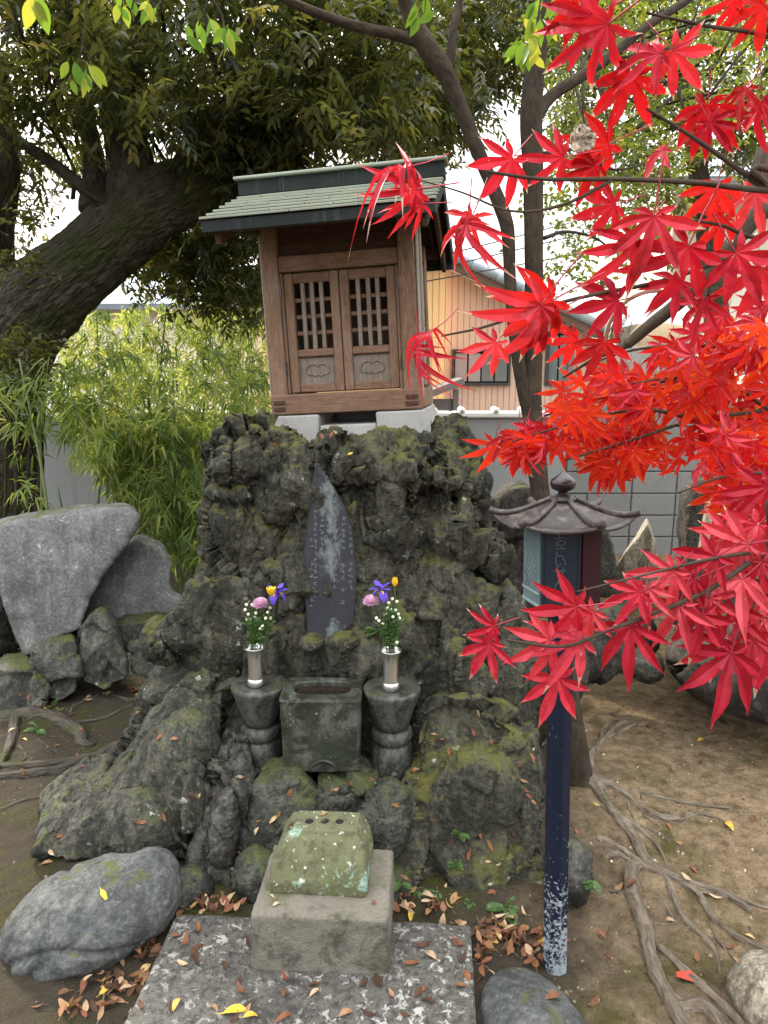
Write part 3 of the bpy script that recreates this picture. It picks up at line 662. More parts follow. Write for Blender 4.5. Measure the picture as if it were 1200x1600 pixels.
# pink house, gable end to us
hp = empty('pink_house', (2.6, HY, 0), (0, 0, 0), 'pink sided house with blue grey tiled gable roof beyond the wall', 'house')
x0, x1 = hx(697, 500).x, hx(925, 500).x
apex = hx(620, 372); low = hx(938, 522)
sl = (apex.z - low.z) / (low.x - apex.x)
def gable(x): return apex.z - abs(x + 2.6 - apex.x) * sl - 0.12
off = -2.6
battens(x0 + off, x1 + off, -0.1, gable, 0.115, 0.022, M['pink_siding'], 'siding', hp)
box('back_wall', (x1 - x0 + 1.6, 5.0, 2.2), ((x0 + x1) / 2 + off - 0.8, 2.62, 1.0), M['pink_siding'], hp)
L_ = math.hypot(low.x - apex.x, apex.z - low.z); ang = math.atan(sl)
V, F = [], []; nrow, ncol = 22, 60                                        # rolled tile slope, courses stepping down the pitch
cols = [j / ncol for j in range(ncol + 1)]
for i in range(nrow + 1):
    for lift in (0.0, 0.03):
        for j, c in enumerate(cols):
            xx = apex.x + off + (low.x - apex.x + 0.12) * (i / nrow); zz = apex.z - (xx - apex.x - off) * sl + (0.03 - lift)
            V.append((xx, -0.45 + 6.0 * c, zz + 0.035 * abs(math.sin(j * math.pi / 4))))
for r in range(2 * nrow + 1):
    for j in range(ncol):
        a = r * (ncol + 1) + j; F.append((a, a + ncol + 1, a + ncol + 2, a + 1))
obj('roof_tiles', mesh_np('roof_tiles', V, F, False, M['tile_roof']), None, hp)
rt = bpy.data.objects['roof_tiles']; tag(rt, kind='stuff')
bm = bmesh.new(); add_box(bm, (0, 0, 0), (L_ + 0.1, 0.06, 0.16), 0.01); obj('barge_board', bm_mesh('barge_board', bm), M['tile_brown'], hp, ((apex.x + low.x) / 2 + off + 0.03, -0.42, (apex.z + low.z) / 2 - 0.10), (0, ang, 0))
for i in range(9):                                                        # verge tiles along the gable edge
    f = i / 8.5; xx = apex.x + off + (low.x - apex.x) * f
    V_, F_ = lathe([(0.085, -0.24), (0.095, -0.22), (0.095, 0.24), (0.085, 0.26)], 10)
    obj('verge_tile', mesh_np('verge_tile', V_, F_, True, M['tile_roof']), None, hp, (xx + 0.2, -0.46, apex.z - (xx + 0.2 - apex.x - off) * sl + 0.07), (0, R(90) + ang, 0))
a, b = hx(706, 548), hx(796, 600)
window(hp, a.x + off, b.x + off, b.z, a.z, -0.03, ['shutter', 'shutter', 'pane', 'pane'])
a, b = hx(853, 520), hx(890, 600)
window(hp, a.x + off, b.x + off, b.z, a.z, -0.03, ['pane', 'pane'])
a = hx(890, 500); box('corner_post', (0.1, 0.1, 2.4), (a.x + off + 0.04, -0.07, 1.35), M['mauve'], hp)
a = hx(704, 600); box('meter_box', (0.16, 0.1, 0.3), (a.x + off + 0.1, -0.08, a.z - 0.35), M['coping'], hp)
# orange house nearer on the left
ho = empty('orange_house', (0.9, 12.6, 0), (0, 0, 0), 'orange sided house wall showing between the shrine and the pink house', 'house')
xr = P(697, 500, 12.6).x; xl = xr - 3.2
battens(xl - 0.9, xr - 0.9, -0.1, lambda x: 3.55, 0.11, 0.022, M['sunlit_orange_siding'], 'siding', ho)
box('side_wall', (3.18, 0.9, 3.5), ((xl + xr) / 2 - 0.9, 0.5, 1.72), M['sunlit_orange_siding'], ho)
bm = bmesh.new(); add_box(bm, (0, 0, 0), (3.5, 1.6, 0.10), 0.01); obj('roof', bm_mesh('roof', bm), M['tile_roof'], ho, ((xl + xr) / 2 - 1.0, 0.35, 3.66), (R(9), 0, 0))
# lean-to of old boards in front of the orange wall
sh = empty('board_shed', (0.75, 9.0, 0), (0, 0, 0), 'small lean-to of grey boards with sloping roof behind the wall', 'shed')
p1, p2 = P(652, 625, 9.0), P(712, 602, 9.0)
for k in range(5):
    box('board', (p2.x - p1.x + (0.16 if k < 4 else -0.2), 0.03, 0.145), ((p1.x + p2.x) / 2 - 0.75 - 0.04 + (0.14 if k == 4 else 0), 0.004 * (k % 2), 0.64 + k * 0.15), M['greywood'], sh, bev=0.004)
box('post', (0.07, 0.07, 1.46), (p2.x - 0.75, -0.03, 0.70), M['greywood'], sh)
box('post', (0.05, 0.06, 1.30), (p1.x - 0.75 + 0.12, -0.03, 0.62), M['greywood'], sh)
sa = math.atan2(p2.z - p1.z, p2.x - p1.x)
box('roof_board', (0.78, 0.9, 0.03), ((p1.x + p2.x) / 2 - 0.75 - 0.05, 0.3, (p1.z + p2.z) / 2 + 0.03), M['greywood'], sh, (0, -sa, 0))
box('roof_trim', (0.80, 0.03, 0.08), ((p1.x + p2.x) / 2 - 0.75 - 0.05, -0.17, (p1.z + p2.z) / 2 + 0.0), M['greywood'], sh, (0, -sa, 0))
# cream house to the right
hc = empty('cream_house', (6.5, 11.5, 0), (0, 0, 0), 'tall cream panelled house wall at the right behind the maple', 'house')
cl0 = P(1046, 420, 11.5)
xw = cl0.x
while xw < 10.6:
    box('wall_board', (0.445, 0.08, 4.6), (xw + 0.225 - 6.5, 0.04, 2.25), M['cream'], hc, bev=0.012); xw += 0.45
box('side_wall', (10.5 - cl0.x, 5.0, 4.55), ((10.5 + cl0.x) / 2 - 6.5, 2.62, 2.25), M['cream'], hc)
e0 = P(1100, 352, 11.0)
for k in range(3):
    box('eaves_board', (6.0, 0.25, 0.05), (e0.x + 2.6 - 6.5, -0.55 + 0.20 * k, 4.28 + 0.10 * k), M['grey_metal'], hc, (R(12), 0, 0))
box('roof_slope', (6.2, 4.2, 0.09), (e0.x + 2.6 - 6.5, 1.55, 5.05), M['tile_roof'], hc, (R(20), 0, 0))
# pale house behind the bamboo
hb = empty('pale_house', (-4.2, 15.0, 0), (0, 0, 0), 'pale peach house glimpsed through the bamboo leaves', 'house')
battens(-4.4, 2.9, -0.1, lambda x: 3.0, 0.30, 0.02, siding('peach_siding', (0.80, 0.74, 0.64), (0.87, 0.82, 0.73)), 'siding', hb)
box('back_wall', (7.2, 4.0, 3.0), (-0.75, 2.05, 1.45), M['cream'], hb)
box('roof_slope', (7.9, 3.0, 0.12), (-0.75, 0.9, 3.42), M['tile_roof'], hb, (R(20), 0, 0))

# traffic mirror beyond the wall
tm_c = P(1018, 528, 8.2)
tm = empty('traffic_mirror', (tm_c.x, 8.2, 0), (0, 0, R(-4)), 'round convex traffic mirror on an orange pole behind the maple', 'mirror')
pr = [(0.50 * math.sin(a), 0.12 * math.cos(a)) for a in np.linspace(math.pi / 2, 0.02, 11)]
V, F = lathe(pr, 40, False); obj('mirror_face', mesh_np('mirror_face', V, F, True, M['mirror']), None, tm, (0, 0, tm_c.z), (R(97), 0, 0))
V, F = lathe([(0.02, -0.09), (0.50, -0.08), (0.525, -0.03), (0.52, 0.03), (0.49, 0.02)], 40, False); obj('rim', mesh_np('rim', V, F, True, M['rim_paint']), None, tm, (0, 0, tm_c.z), (R(97), 0, 0))
V, F = lathe([(0.04, -0.1), (0.04, tm_c.z + 0.2)], 14); obj('pole', mesh_np('pole', V, F, True, M['orange_paint']), None, tm, (0, 0.16, 0))

# overhead cables
for k, (a, b, sag) in enumerate((((640, 430, 11.0), (1010, 338, 14.0), 0.05), ((640, 444, 11.0), (1030, 370, 14.0), 0.06), ((640, 412, 11.0), (980, 322, 14.0), 0.05))):
    A, B = P(*a), P(*b); D = B - A; B = B + D * 2.0
    pts = [A + (B - A) * f - Vector((0, 0, sag * 8 * 4 * f * (1 - f) * 0.1)) for f in np.linspace(0, 1, 9)]
    c0 = pts[0]; me = tube('power_cable', [p - c0 for p in pts], 0.011, 6, 4, M['cable'])
    tag(obj('power_cable', me, None, None, c0), ['middle of three black overhead cables passing behind the two stems', 'lowest of three black overhead cables passing behind the two stems', 'highest of three black overhead cables passing behind the two stems'][k], 'cable', 'overhead cables')
from mathutils.bvhtree import BVHTree
# ------------------------------------------------------------------ the rock mound under the shrine
def ring(py, xl, xr, y, yb, n=28, e=3.2, z=None):
    a, b = P(xl, py, y + 0.14), P(xr, py, y + 0.14); cx, hx_ = (a.x + b.x) / 2, (b.x - a.x) / 2; cy_, hy = (y + yb) / 2, (yb - y) / 2
    zz = P(600, py, y).z if z is None else z; out = []
    for k in range(n):
        t_ = 2 * math.pi * k / n; c, s = math.cos(t_), math.sin(t_)
        out.append((cx + hx_ * math.copysign(abs(c) ** (2 / e), c), cy_ + hy * math.copysign(abs(s) ** (2 / e), s), zz))
    return out
rows = [(1150, 300, 850, 2.46, 3.5, -0.06), (1150, 300, 850, 2.44, 3.5, 0.35), (1060, 300, 832, 2.47, 3.5, None), (980, 292, 800, 2.52, 3.52, None), (900, 312, 765, 2.56, 3.54, None),
        (830, 336, 752, 2.60, 3.55, None), (760, 330, 748, 2.62, 3.56, None), (735, 330, 742, 2.64, 3.56, None), (714, 345, 725, 2.72, 3.55, None)]
shapes = [('l', [ring(r[0], r[1], r[2], r[3], r[4], z=r[5]) for r in rows])]
lr = random.Random(11)
for (px, py, y, rx, rz, ry) in ((705, 690, 2.85, 24, 22, 0.09), (690, 745, 2.66, 40, 48, 0.14), (640, 728, 2.66, 55, 34, 0.11), (560, 728, 2.66, 60, 30, 0.10), (735, 760, 2.72, 18, 26, 0.07), (742, 800, 2.75, 14, 20, 0.06), (762, 868, 2.74, 24, 30, 0.09),
        (395, 722, 2.66, 60, 45, 0.12), (345, 720, 2.72, 25, 30, 0.10), (440, 760, 2.66, 45, 60, 0.10), (390, 830, 2.64, 48, 60, 0.09), (620, 800, 2.64, 50, 70, 0.10), (700, 830, 2.62, 46, 60, 0.10),
        (345, 985, 2.56, 62, 80, 0.08), (300, 985, 2.58, 45, 30, 0.12), (265, 1000, 2.60, 28, 26, 0.10), (420, 930, 2.60, 42, 60, 0.07), (440, 1015, 2.56, 60, 45, 0.08), (545, 1025, 2.52, 60, 38, 0.08),
        (680, 960, 2.58, 60, 110, 0.07), (760, 1010, 2.58, 55, 100, 0.08), (640, 1010, 2.53, 35, 60, 0.05), (800, 1060, 2.54, 45, 80, 0.09), (690, 1070, 2.50, 70, 60, 0.06)):
    shapes.append(ell(px, py, y, rx, rz, ry, (0, lr.uniform(-0.4, 0.4), 0)))
stone('shrine_rock', 'large craggy mossy lava rock carrying the wooden shrine', shapes, M['lava'], 0.0058, 14,
      (('fbm', 0.34, 0.045, 1), ('ridge', 0.34, 0.045, 1), ('chip', 0.26, 0.062), ('ridge', 0.20, 0.020), ('chip', 0.11, 0.036), ('chip', 0.05, 0.013), ('ridge', 0.028, 0.0035, 1)), 3, stretch=(1.2, 1.2, 0.5), mod=lambda c: np.clip(0.55 + 1.6 * (c[:, 2] - 0.95) + 0.9 * np.clip(c[:, 0] - 0.12, 0, 0.5), 0.55, 1.05))
# smooth slanted slab leaning on the left flank
stone('leaning_slab', 'smooth grey slab leaning on the left flank of the lava rock', [('p', [P(352, 792, 2.80), P(362, 850, 2.74), P(330, 935, 2.66), P(285, 945, 2.72), P(318, 880, 2.80)], (0.03, 0.14, 0))],
      M['buttress'], 0.012, 5, (('fbm', 0.2, 0.012), ('ridge', 0.05, 0.003)), 5)

# ------------------------------------------------------------------ lower rocks round the altar
CR = (('fbm', 0.36, 0.040), ('chip', 0.34, 0.055), ('ridge', 0.24, 0.020), ('chip', 0.13, 0.016), ('chip', 0.055, 0.0055), ('ridge', 0.025, 0.0028))
stone('buttress_rock', 'broad streaked rock sloping down to the left of the altar', [
    outline2([(328, 1050), (352, 1075), (345, 1150), (332, 1200), (318, 1260), (300, 1345), (240, 1362), (180, 1352), (110, 1348), (68, 1340), (112, 1296), (180, 1252), (214, 1205), (240, 1142), (268, 1098)], 2.12, 2.50, 0.30),
    ell(280, 1190, 2.34, 50, 80, 0.10, (0, 0.4, 0)), ell(230, 1290, 2.22, 70, 50, 0.10), ell(300, 1260, 2.22, 30, 70, 0.08)],
    M['buttress'], 0.007, 8, CR, 8, stretch=(1.2, 1.2, 0.5))
stone('leaning_rock', 'tall dark narrow rock leaning in front of the left urn', [
    outline2([(362, 1150), (393, 1156), (408, 1200), (406, 1280), (402, 1330), (398, 1400), (312, 1402), (314, 1330), (330, 1250), (345, 1190)], 2.02, 2.32, 0.20), ell(362, 1290, 2.12, 30, 80, 0.07, (0, 0.15, 0))],
    M['lava_dark'], 0.0065, 8, CR, 12, stretch=(1.2, 1.2, 0.55))
stone('small_foot_rock', 'small rounded dark rock at the foot of the buttress rock', [ell(292, 1395, 2.00, 30, 34, 0.09)], M['lava_dark'], 0.007, 3, CR[1:], 14)
for k, (lb, shp) in enumerate((
        ('flat dark ledge rock directly under the offering basin', [ell(505, 1252, 2.33, 122, 36, 0.14), ell(500, 1330, 2.20, 100, 80, 0.10)]),
        ('dark rounded rock behind the incense burner below the basin', [outline2([(498, 1238), (545, 1228), (585, 1240), (602, 1290), (594, 1350), (498, 1350), (488, 1290)], 2.09, 2.17, 0.2)]),
        ('mossy upright rock left of the incense burner', [outline2([(410, 1235), (455, 1225), (482, 1260), (480, 1350), (413, 1350), (403, 1290)], 2.07, 2.17, 0.2)]),
        ('narrow dark rock in the gap right of the incense burner', [ell(606, 1305, 2.13, 26, 75, 0.10)]),
        ('small dark rock left of the stone pedestal', [ell(402, 1375, 2.03, 32, 42, 0.08)]),
        ('small dark rock right of the stone pedestal', [ell(612, 1390, 2.05, 26, 45, 0.08)]))):
    stone('altar_rock', lb, shp, M['lava_green'], 0.007, 5, CR[1:] if k > 2 else CR, 15 + k, stretch=(1, 1, 0.8), group='rocks packed below the altar')
stone('mossy_rock', 'big grey rock with green moss on top right of the altar', [
    outline2([(655, 1112), (690, 1094), (745, 1096), (778, 1120), (805, 1150), (840, 1182), (850, 1260), (850, 1360), (842, 1432), (640, 1432), (634, 1350), (618, 1262), (620, 1215), (650, 1200), (645, 1150)], 2.00, 2.34, 0.34),
    ell(740, 1240, 2.20, 70, 90, 0.10)],
    M['lava'], 0.0065, 8, CR, 21, stretch=(1.1, 1.1, 0.6))
stone('half_hidden_rock', 'small grey rock half hidden behind the navy lamp post', [ell(890, 1360, 2.02, 34, 52, 0.10)], M['lava_dark'], 0.008, 4, (('fbm', 0.12, 0.02), ('facet', 0.10, 0.018), ('ridge', 0.03, 0.004)), 23)
# round boulder lower left
bc = P(135, 1432, 1.86)
stone('round_boulder', 'smooth rounded grey boulder with dark creases at lower left', [('e', bc, (0.262, 0.20, 0.135), (0.0, -0.30, 0.15)), ('e', bc + Vector((0.17, 0.03, 0.05)), (0.115, 0.15, 0.12), (0, 0, 0)), ('e', bc + Vector((-0.10, 0, -0.07)), (0.19, 0.17, 0.10), (0, -0.2, 0))],
      M['roundstone'], 0.0065, 8, (('fbm', 0.30, 0.022), ('crack', 0.26, 0.014), ('billow', 0.09, 0.008), ('ridge', 0.035, 0.003)), 31, stretch=(0.8, 1, 1.3))
# flat stone by the lamp, stone in the right corner
stone('flat_grey_stone', 'flat rounded grey stone at the bottom beside the lamp post', [('e', G(828, 1590) + Vector((0, -0.02, 0.0)), (0.125, 0.17, 0.065), (0, 0, 0.2)), ('e', G(838, 1600) + Vector((0.015, -0.06, 0.0)), (0.125, 0.15, 0.06), (0, 0, 0))], M['roundstone'], 0.008, 5, (('fbm', 0.2, 0.012), ('fbm', 0.03, 0.002)), 33)
stone('corner_stone', 'pale tan stone in the bottom right corner', [('e', G(1215, 1570), (0.11, 0.13, 0.12), (0, 0.2, 0.3))], M['tanstone'], 0.01, 4, (('fbm', 0.2, 0.02), ('facet', 0.1, 0.012)), 34)

# ------------------------------------------------------------------ standing stones and low wall on the left
stone('standing_slab', 'largest standing grey stone slab with concave right edge at far left', [outline([(-40, 835), (0, 822), (60, 812), (130, 803), (190, 802), (210, 812), (203, 836), (180, 870), (152, 905), (135, 945), (125, 985), (80, 1008), (38, 1030), (15, 985), (-5, 930), (-40, 900)], 3.50, 0.17, 0.12)],
      M['slabstone'], 0.013, 5, (('fbm', 0.5, 0.028), ('fbm', 0.12, 0.008), ('ridge', 0.06, 0.002)), 41)
stone('notched_slab', 'grey stone slab with a notch on its right beside the largest slab', [outline([(110, 985), (128, 940), (160, 890), (185, 858), (215, 847), (250, 860), (268, 885), (262, 915), (272, 935), (300, 942), (285, 958), (262, 962), (235, 975), (190, 972), (150, 1000)], 3.72, 0.14, 0.10)],
      M['slabstone'], 0.012, 5, (('fbm', 0.4, 0.025), ('fbm', 0.1, 0.008), ('ridge', 0.06, 0.003)), 43)
low = [('wide low mossy stone under the largest slab', [outline2([(45, 1018), (75, 1004), (118, 1000), (125, 1030), (122, 1085), (95, 1100), (70, 1092), (48, 1050)], 3.32, 3.42, 0.25)], 'lowstone'),
       ('upright mossy stone wedged between the two slabs', [outline2([(126, 990), (140, 966), (160, 960), (178, 985), (198, 1030), (200, 1065), (162, 1084), (126, 1068)], 3.36, 3.50, 0.22)], 'lowstone'),
       ('dark low stone under the notched slab', [outline2([(202, 1012), (240, 1004), (285, 1010), (292, 1040), (240, 1062), (206, 1054)], 3.42, 3.52, 0.22)], 'lowstone'),
       ('mossy green stone just below the notched slab', [outline2([(172, 982), (200, 974), (255, 974), (266, 992), (236, 1006), (190, 1014)], 3.55, 3.62, 0.22)], 'lava_green'),
       ('rounded low stone at the left edge below the slabs', [outline2([(-20, 1062), (15, 1046), (50, 1046), (72, 1082), (64, 1112), (20, 1124), (-20, 1122)], 3.22, 3.32, 0.25)], 'lowstone'),
       ('dark stone at the left edge behind the largest slab', [ell(-8, 985, 3.75, 32, 60, 0.14)], 'brownstone')]
for k, (lb, shp, mt) in enumerate(low):
    stone('low_stone', lb, shp, M[mt], 0.010, 5, (('fbm', 0.25, 0.025), ('chip', 0.22, 0.030), ('chip', 0.09, 0.006), ('ridge', 0.04, 0.003)), 50 + k, cat='stone', group='low stones edging the left bed')

# ------------------------------------------------------------------ boulders on the right, in front of the block wall
stone('dark_boulder', 'dark brown boulder behind the lamp left of its body', [outline([(745, 1010), (752, 880), (765, 835), (790, 790), (815, 775), (850, 790), (880, 850), (900, 1000)], 4.0, 0.5, 0.15)], M['brownstone'], 0.018, 4, (('fbm', 0.4, 0.04), ('chip', 0.35, 0.05), ('chip', 0.12, 0.01), ('ridge', 0.05, 0.005)), 61)
stone('grey_stone', 'grey stone behind the right side of the lamp', [outline([(905, 935), (915, 850), (930, 818), (950, 822), (962, 860), (968, 935)], 4.6, 0.3, 0.1)], M['buttress'], 0.018, 4, (('fbm', 0.3, 0.03), ('ridge', 0.07, 0.006)), 62)
stone('pointed_stone', 'pale tan pointed standing stone in front of the block wall', [outline([(950, 955), (958, 905), (975, 875), (1000, 840), (1014, 818), (1022, 840), (1012, 900), (1004, 965)], 4.7, 0.20, 0.05), ('p', [P(1014, 820, 4.72), P(1027, 850, 4.8), P(1030, 960, 4.8), P(1000, 965, 4.72)], (0.05, 0.22, 0))], M['tanstone'], 0.013, 2, (('fbm', 0.25, 0.012), ('ridge', 0.05, 0.003)), 63)
stone('huge_boulder', 'huge dark brown boulder at the right edge behind the maple', [outline([(1052, 1020), (1075, 930), (1088, 850), (1108, 790), (1140, 755), (1200, 740), (1300, 760), (1340, 1040)], 3.35, 0.9, 0.22), ell(1190, 1040, 3.1, 150, 70, 0.4)], M['brownstone'], 0.018, 5, (('fbm', 0.5, 0.05), ('chip', 0.45, 0.07), ('chip', 0.15, 0.012), ('ridge', 0.06, 0.005)), 64)
stone('cleft_plank_stone', 'thin pale upright splinter of stone beside the huge boulder', [('p', [P(1092, 885, 3.3), P(1106, 800, 3.3), P(1116, 765, 3.3), P(1122, 768, 3.3), P(1112, 830, 3.3), P(1100, 890, 3.3)], (0.0, 0.05, 0))], M['tanstone'], 0.007, 2, (('fbm', 0.1, 0.006),), 65)
stone('mossy_green_stone', 'low green tinged stone in front of the pointed stone', [ell(955, 985, 3.9, 62, 45, 0.25)], M['lava_green'], 0.015, 3, (('fbm', 0.3, 0.04), ('chip', 0.25, 0.05), ('ridge', 0.07, 0.008)), 66)
stone('earth_bank_rock', 'dark earthy rock behind the lamp post at the edge of the soil', [ell(915, 1010, 3.3, 60, 60, 0.22), ell(860, 1040, 3.1, 50, 60, 0.2)], M['brownstone'], 0.014, 3, (('fbm', 0.25, 0.05), ('chip', 0.2, 0.05), ('ridge', 0.08, 0.012)), 67)
stone('small_grey_stone', 'small grey stone on the soil under the maple', [ell(1005, 1040, 3.25, 34, 26, 0.12)], M['buttress'], 0.012, 3, (('fbm', 0.15, 0.03), ('facet', 0.1, 0.02)), 68)

# ------------------------------------------------------------------ paving slab, pedestal, incense stone
sl_ = [G(275, 1425, 0.05), G(735, 1442, 0.05), G(748, 1700, 0.05), G(150, 1690, 0.05)]
stone('paving_slab', 'large speckled grey paving slab in the foreground', [('p', [p + Vector((0, 0, -0.13)) for p in sl_], (0, 0, 0.13))], M['paving'], 0.011, 2, (('fbm', 0.3, 0.006), ('ridge', 0.05, 0.0025), ('fbm', 0.02, 0.0015)), 71, cat='paving')
q = [G(392, 1512, 0.05), G(607, 1524, 0.05)]
pd_c = (q[0] + q[1]) / 2; pw = (q[1] - q[0]).length; pang = math.atan2(q[1].y - q[0].y, q[1].x - q[0].x)
def rect(c, w, d, z0, z1, ang, taper=0.0, dx=0.0):
    ca, sa = math.cos(ang), math.sin(ang); lo, hi = [], []
    for (a, b) in ((-0.5, 0), (0.5, 0), (0.5, 1), (-0.5, 1)):
        for (zz, l, tp) in ((z0, lo, 0), (z1, hi, taper)):
            xx, yy = a * (w - 2 * tp) + dx * (1 if l is hi else 0), tp + b * (d - 2 * tp); l.append((c.x + xx * ca - yy * sa, c.y + xx * sa + yy * ca, zz))
    return ('l', [lo, hi])
stone('stone_pedestal', 'rough tan stone block standing on the paving slab', [rect(pd_c, pw, 0.30, 0.035, 0.215, pang, 0.004)], M['block'], 0.007, 2, (('fbm', 0.15, 0.007), ('ridge', 0.04, 0.003), ('fbm', 0.012, 0.0015)), 72, cat='pedestal')
ic = G(420, 1400, 0.215); ic2 = G(574, 1404, 0.215); c_ = (ic + ic2) / 2 + Vector((0, 0.005, 0)); iw = (ic2 - ic).length
incense = empty('incense_stone', (c_.x, c_.y + 0.09, 0.213), (0, 0, 0), 'green lichened stone incense burner with three holes on the pedestal', 'incense burner')
ca_, sa_ = math.cos(pang), math.sin(pang)
def irg(w, y0_, y1_, z, dx=0.0):
    return [(c_.x + dx + a * w * ca_ - b * sa_, c_.y + a * w * sa_ + b * ca_, z) for (a, b) in ((-0.5, y0_), (0.5, y0_), (0.5, y1_), (-0.5, y1_))]
body = stone('body', None, [('l', [irg(iw, 0.0, 0.21, 0.211), irg(iw, 0.002, 0.21, 0.250), irg(iw * 0.95, 0.028, 0.205, 0.300), irg(iw * 0.76, 0.072, 0.195, 0.342, 0.004)]), ('l', [irg(iw * 0.72, 0.080, 0.19, 0.31, 0.008), irg(iw * 0.68, 0.088, 0.185, 0.357, 0.008)])],
             M['incense'], 0.005, 4, (('fbm', 0.1, 0.006), ('fbm', 0.02, 0.0015)), 73, parent=None)
bvi = BVHTree.FromPolygons([tuple(v.co + body.location) for v in body.data.vertices], [tuple(p.vertices) for p in body.data.polygons])
body.location = Vector(body.location) - Vector((c_.x, c_.y + 0.09, 0.213)); body.parent = incense
for k_ in ('label', 'category'):
    if k_ in body: del body[k_]
for f in (-0.30, 0.02, 0.32):
    hx_, hy_ = c_.x + 0.008 + f * iw * 0.52, c_.y + 0.128
    ht = bvi.ray_cast(Vector((hx_, hy_, 0.6)), Vector((0, 0, -1)))[0]
    V, F = lathe([(0.0165, -0.002), (0.0160, 0.0012), (0.0125, 0.0016), (0.0120, 0.0006), (0.001, 0.0005)], 20, False)
    me = mesh_np('burner_hole_shade', V, F, True, M['incense']); me.materials.append(M['dark'])  # dark disc on the surface paints the shade of a hole
    me.polygons.foreach_set('material_index', [0 if i < 40 else 1 for i in range(len(me.polygons))])
    obj('burner_hole_shade', me, None, incense, (hx_ - c_.x, hy_ - c_.y - 0.09, ht.z - 0.213))

# ------------------------------------------------------------------ offering basin and flower urns
bx = empty('offering_basin', P(502, 1205, 2.24), (0, 0, 0), 'square mossy stone offering basin between the two urns', 'basin')
zb = bx.location.z; bt = P(500, 1094, 2.24).z - zb; bwid = 0.285
def basin_ring(hx_, hy_, z, e, n=48, oy=0.0):
    out = []
    for k in range(n):
        a = 2 * math.pi * (k + 0.5) / n; c, s = math.cos(a), math.sin(a); out.append((hx_ * math.copysign(abs(c) ** (2 / e), c), oy + hy_ * math.copysign(abs(s) ** (2 / e), s), z))
    return out
hw, hd = bwid / 2, 0.095
rings = [basin_ring(hw * 0.94, hd, -bt / 2, 14), basin_ring(hw * 0.955, hd, -bt / 4, 14), basin_ring(hw * 0.985, hd, bt / 2 - 0.02, 14), basin_ring(hw, hd, bt / 2 - 0.008, 13), basin_ring(hw - 0.003, hd - 0.003, bt / 2 - 0.001, 12), basin_ring(hw - 0.008, hd - 0.008, bt / 2, 10),
         basin_ring(0.104, 0.056, bt / 2 - 0.001, 3.4, oy=0.008), basin_ring(0.100, 0.052, bt / 2 - 0.006, 3.4, oy=0.008), basin_ring(0.097, 0.050, bt / 2 - 0.05, 3.4, oy=0.008)]
V = [p for r_ in rings for p in r_]; F = [(i * 48 + k, i * 48 + (k + 1) % 48, (i + 1) * 48 + (k + 1) % 48, (i + 1) * 48 + k) for i in range(len(rings) - 1) for k in range(48)] + [tuple(range(8 * 48, 9 * 48))]
V = np.array(V); V += 0.0025 * np.stack([fbm(V * 25 + 7, 3, 1), fbm(V * 25 + 27, 3, 2), fbm(V * 25 + 47, 3, 3)], 1)
obj('body', mesh_np('basin_body', V, F, False, M['box_stone']), None, bx, (0, 0.095, bt / 2))
obj('water', mesh_np('water', basin_ring(0.100, 0.052, 0, 3.4, oy=0.008), [tuple(range(48))], False, M['water']), None, bx, (0, 0.095, bt - 0.020))
pts = [(0.045 * math.cos(a), -0.002, 0.040 * math.sin(a)) for a in np.linspace(0, math.pi, 13)]
obj('niche_arch', tube('niche_arch', pts, 0.005, 6, 2, M['box_stone']), None, bx, (0.008, 0.0, 0.0))
obj('niche_shade', mesh_np('niche_shade', pts, [tuple(range(12, -1, -1))], False, M['urn']), None, bx, (0.008, -0.001, 0.0))  # flat dark half-disc stands in for the shade of a recess

def urn(px, yt, yb, y, label, sc=1.0, dark=False):
    b = P(px, yb, y); tz = P(px, yt, y).z - b.z
    e = empty('flower_urn', b, (0, 0, lr.uniform(0, 3)), label, 'urn', 'stone flower urns')
    H = tz; r0 = 0.098 * sc
    prof = [(0.070, -0.03), (0.076, 0.0), (0.079, 0.05 * H / 0.3), (0.072, 0.105 * H / 0.3), (0.064, 0.115 * H / 0.3)]
    V, F = lathe([(r * sc, z) for r, z in prof], 40); obj('foot', mesh_np('foot', V, F, True, M['urn']), None, e)
    prof = [(0.060, 0.115 * H / 0.3), (0.072, 0.122 * H / 0.3), (0.077, 0.140 * H / 0.3), (0.070, 0.158 * H / 0.3), (0.060, 0.163 * H / 0.3)]
    V, F = lathe([(r * sc, z) for r, z in prof], 40); obj('collar', mesh_np('collar', V, F, True, M['urn']), None, e)
    prof = [(0.058, 0.163 * H / 0.3), (0.064, 0.18 * H / 0.3), (0.082, 0.235 * H / 0.3), (0.097, 0.275 * H / 0.3), (0.101, 0.287 * H / 0.3), (0.100, 0.297 * H / 0.3), (0.094, H), (0.030, H - 0.001), (0.028, H - 0.02)]
    V, F = lathe([(r * sc, z) for r, z in prof], 48); obj('bowl', mesh_np('bowl', V, F, True, M['urn']), None, e)
    return b + Vector((0, 0, tz))
ut_l = urn(410, 1066, 1200, 2.40, 'dark wet stone urn left of the basin')
ut_r = urn(612, 1072, 1206, 2.34, 'mossy stone urn right of the basin', 1.0)
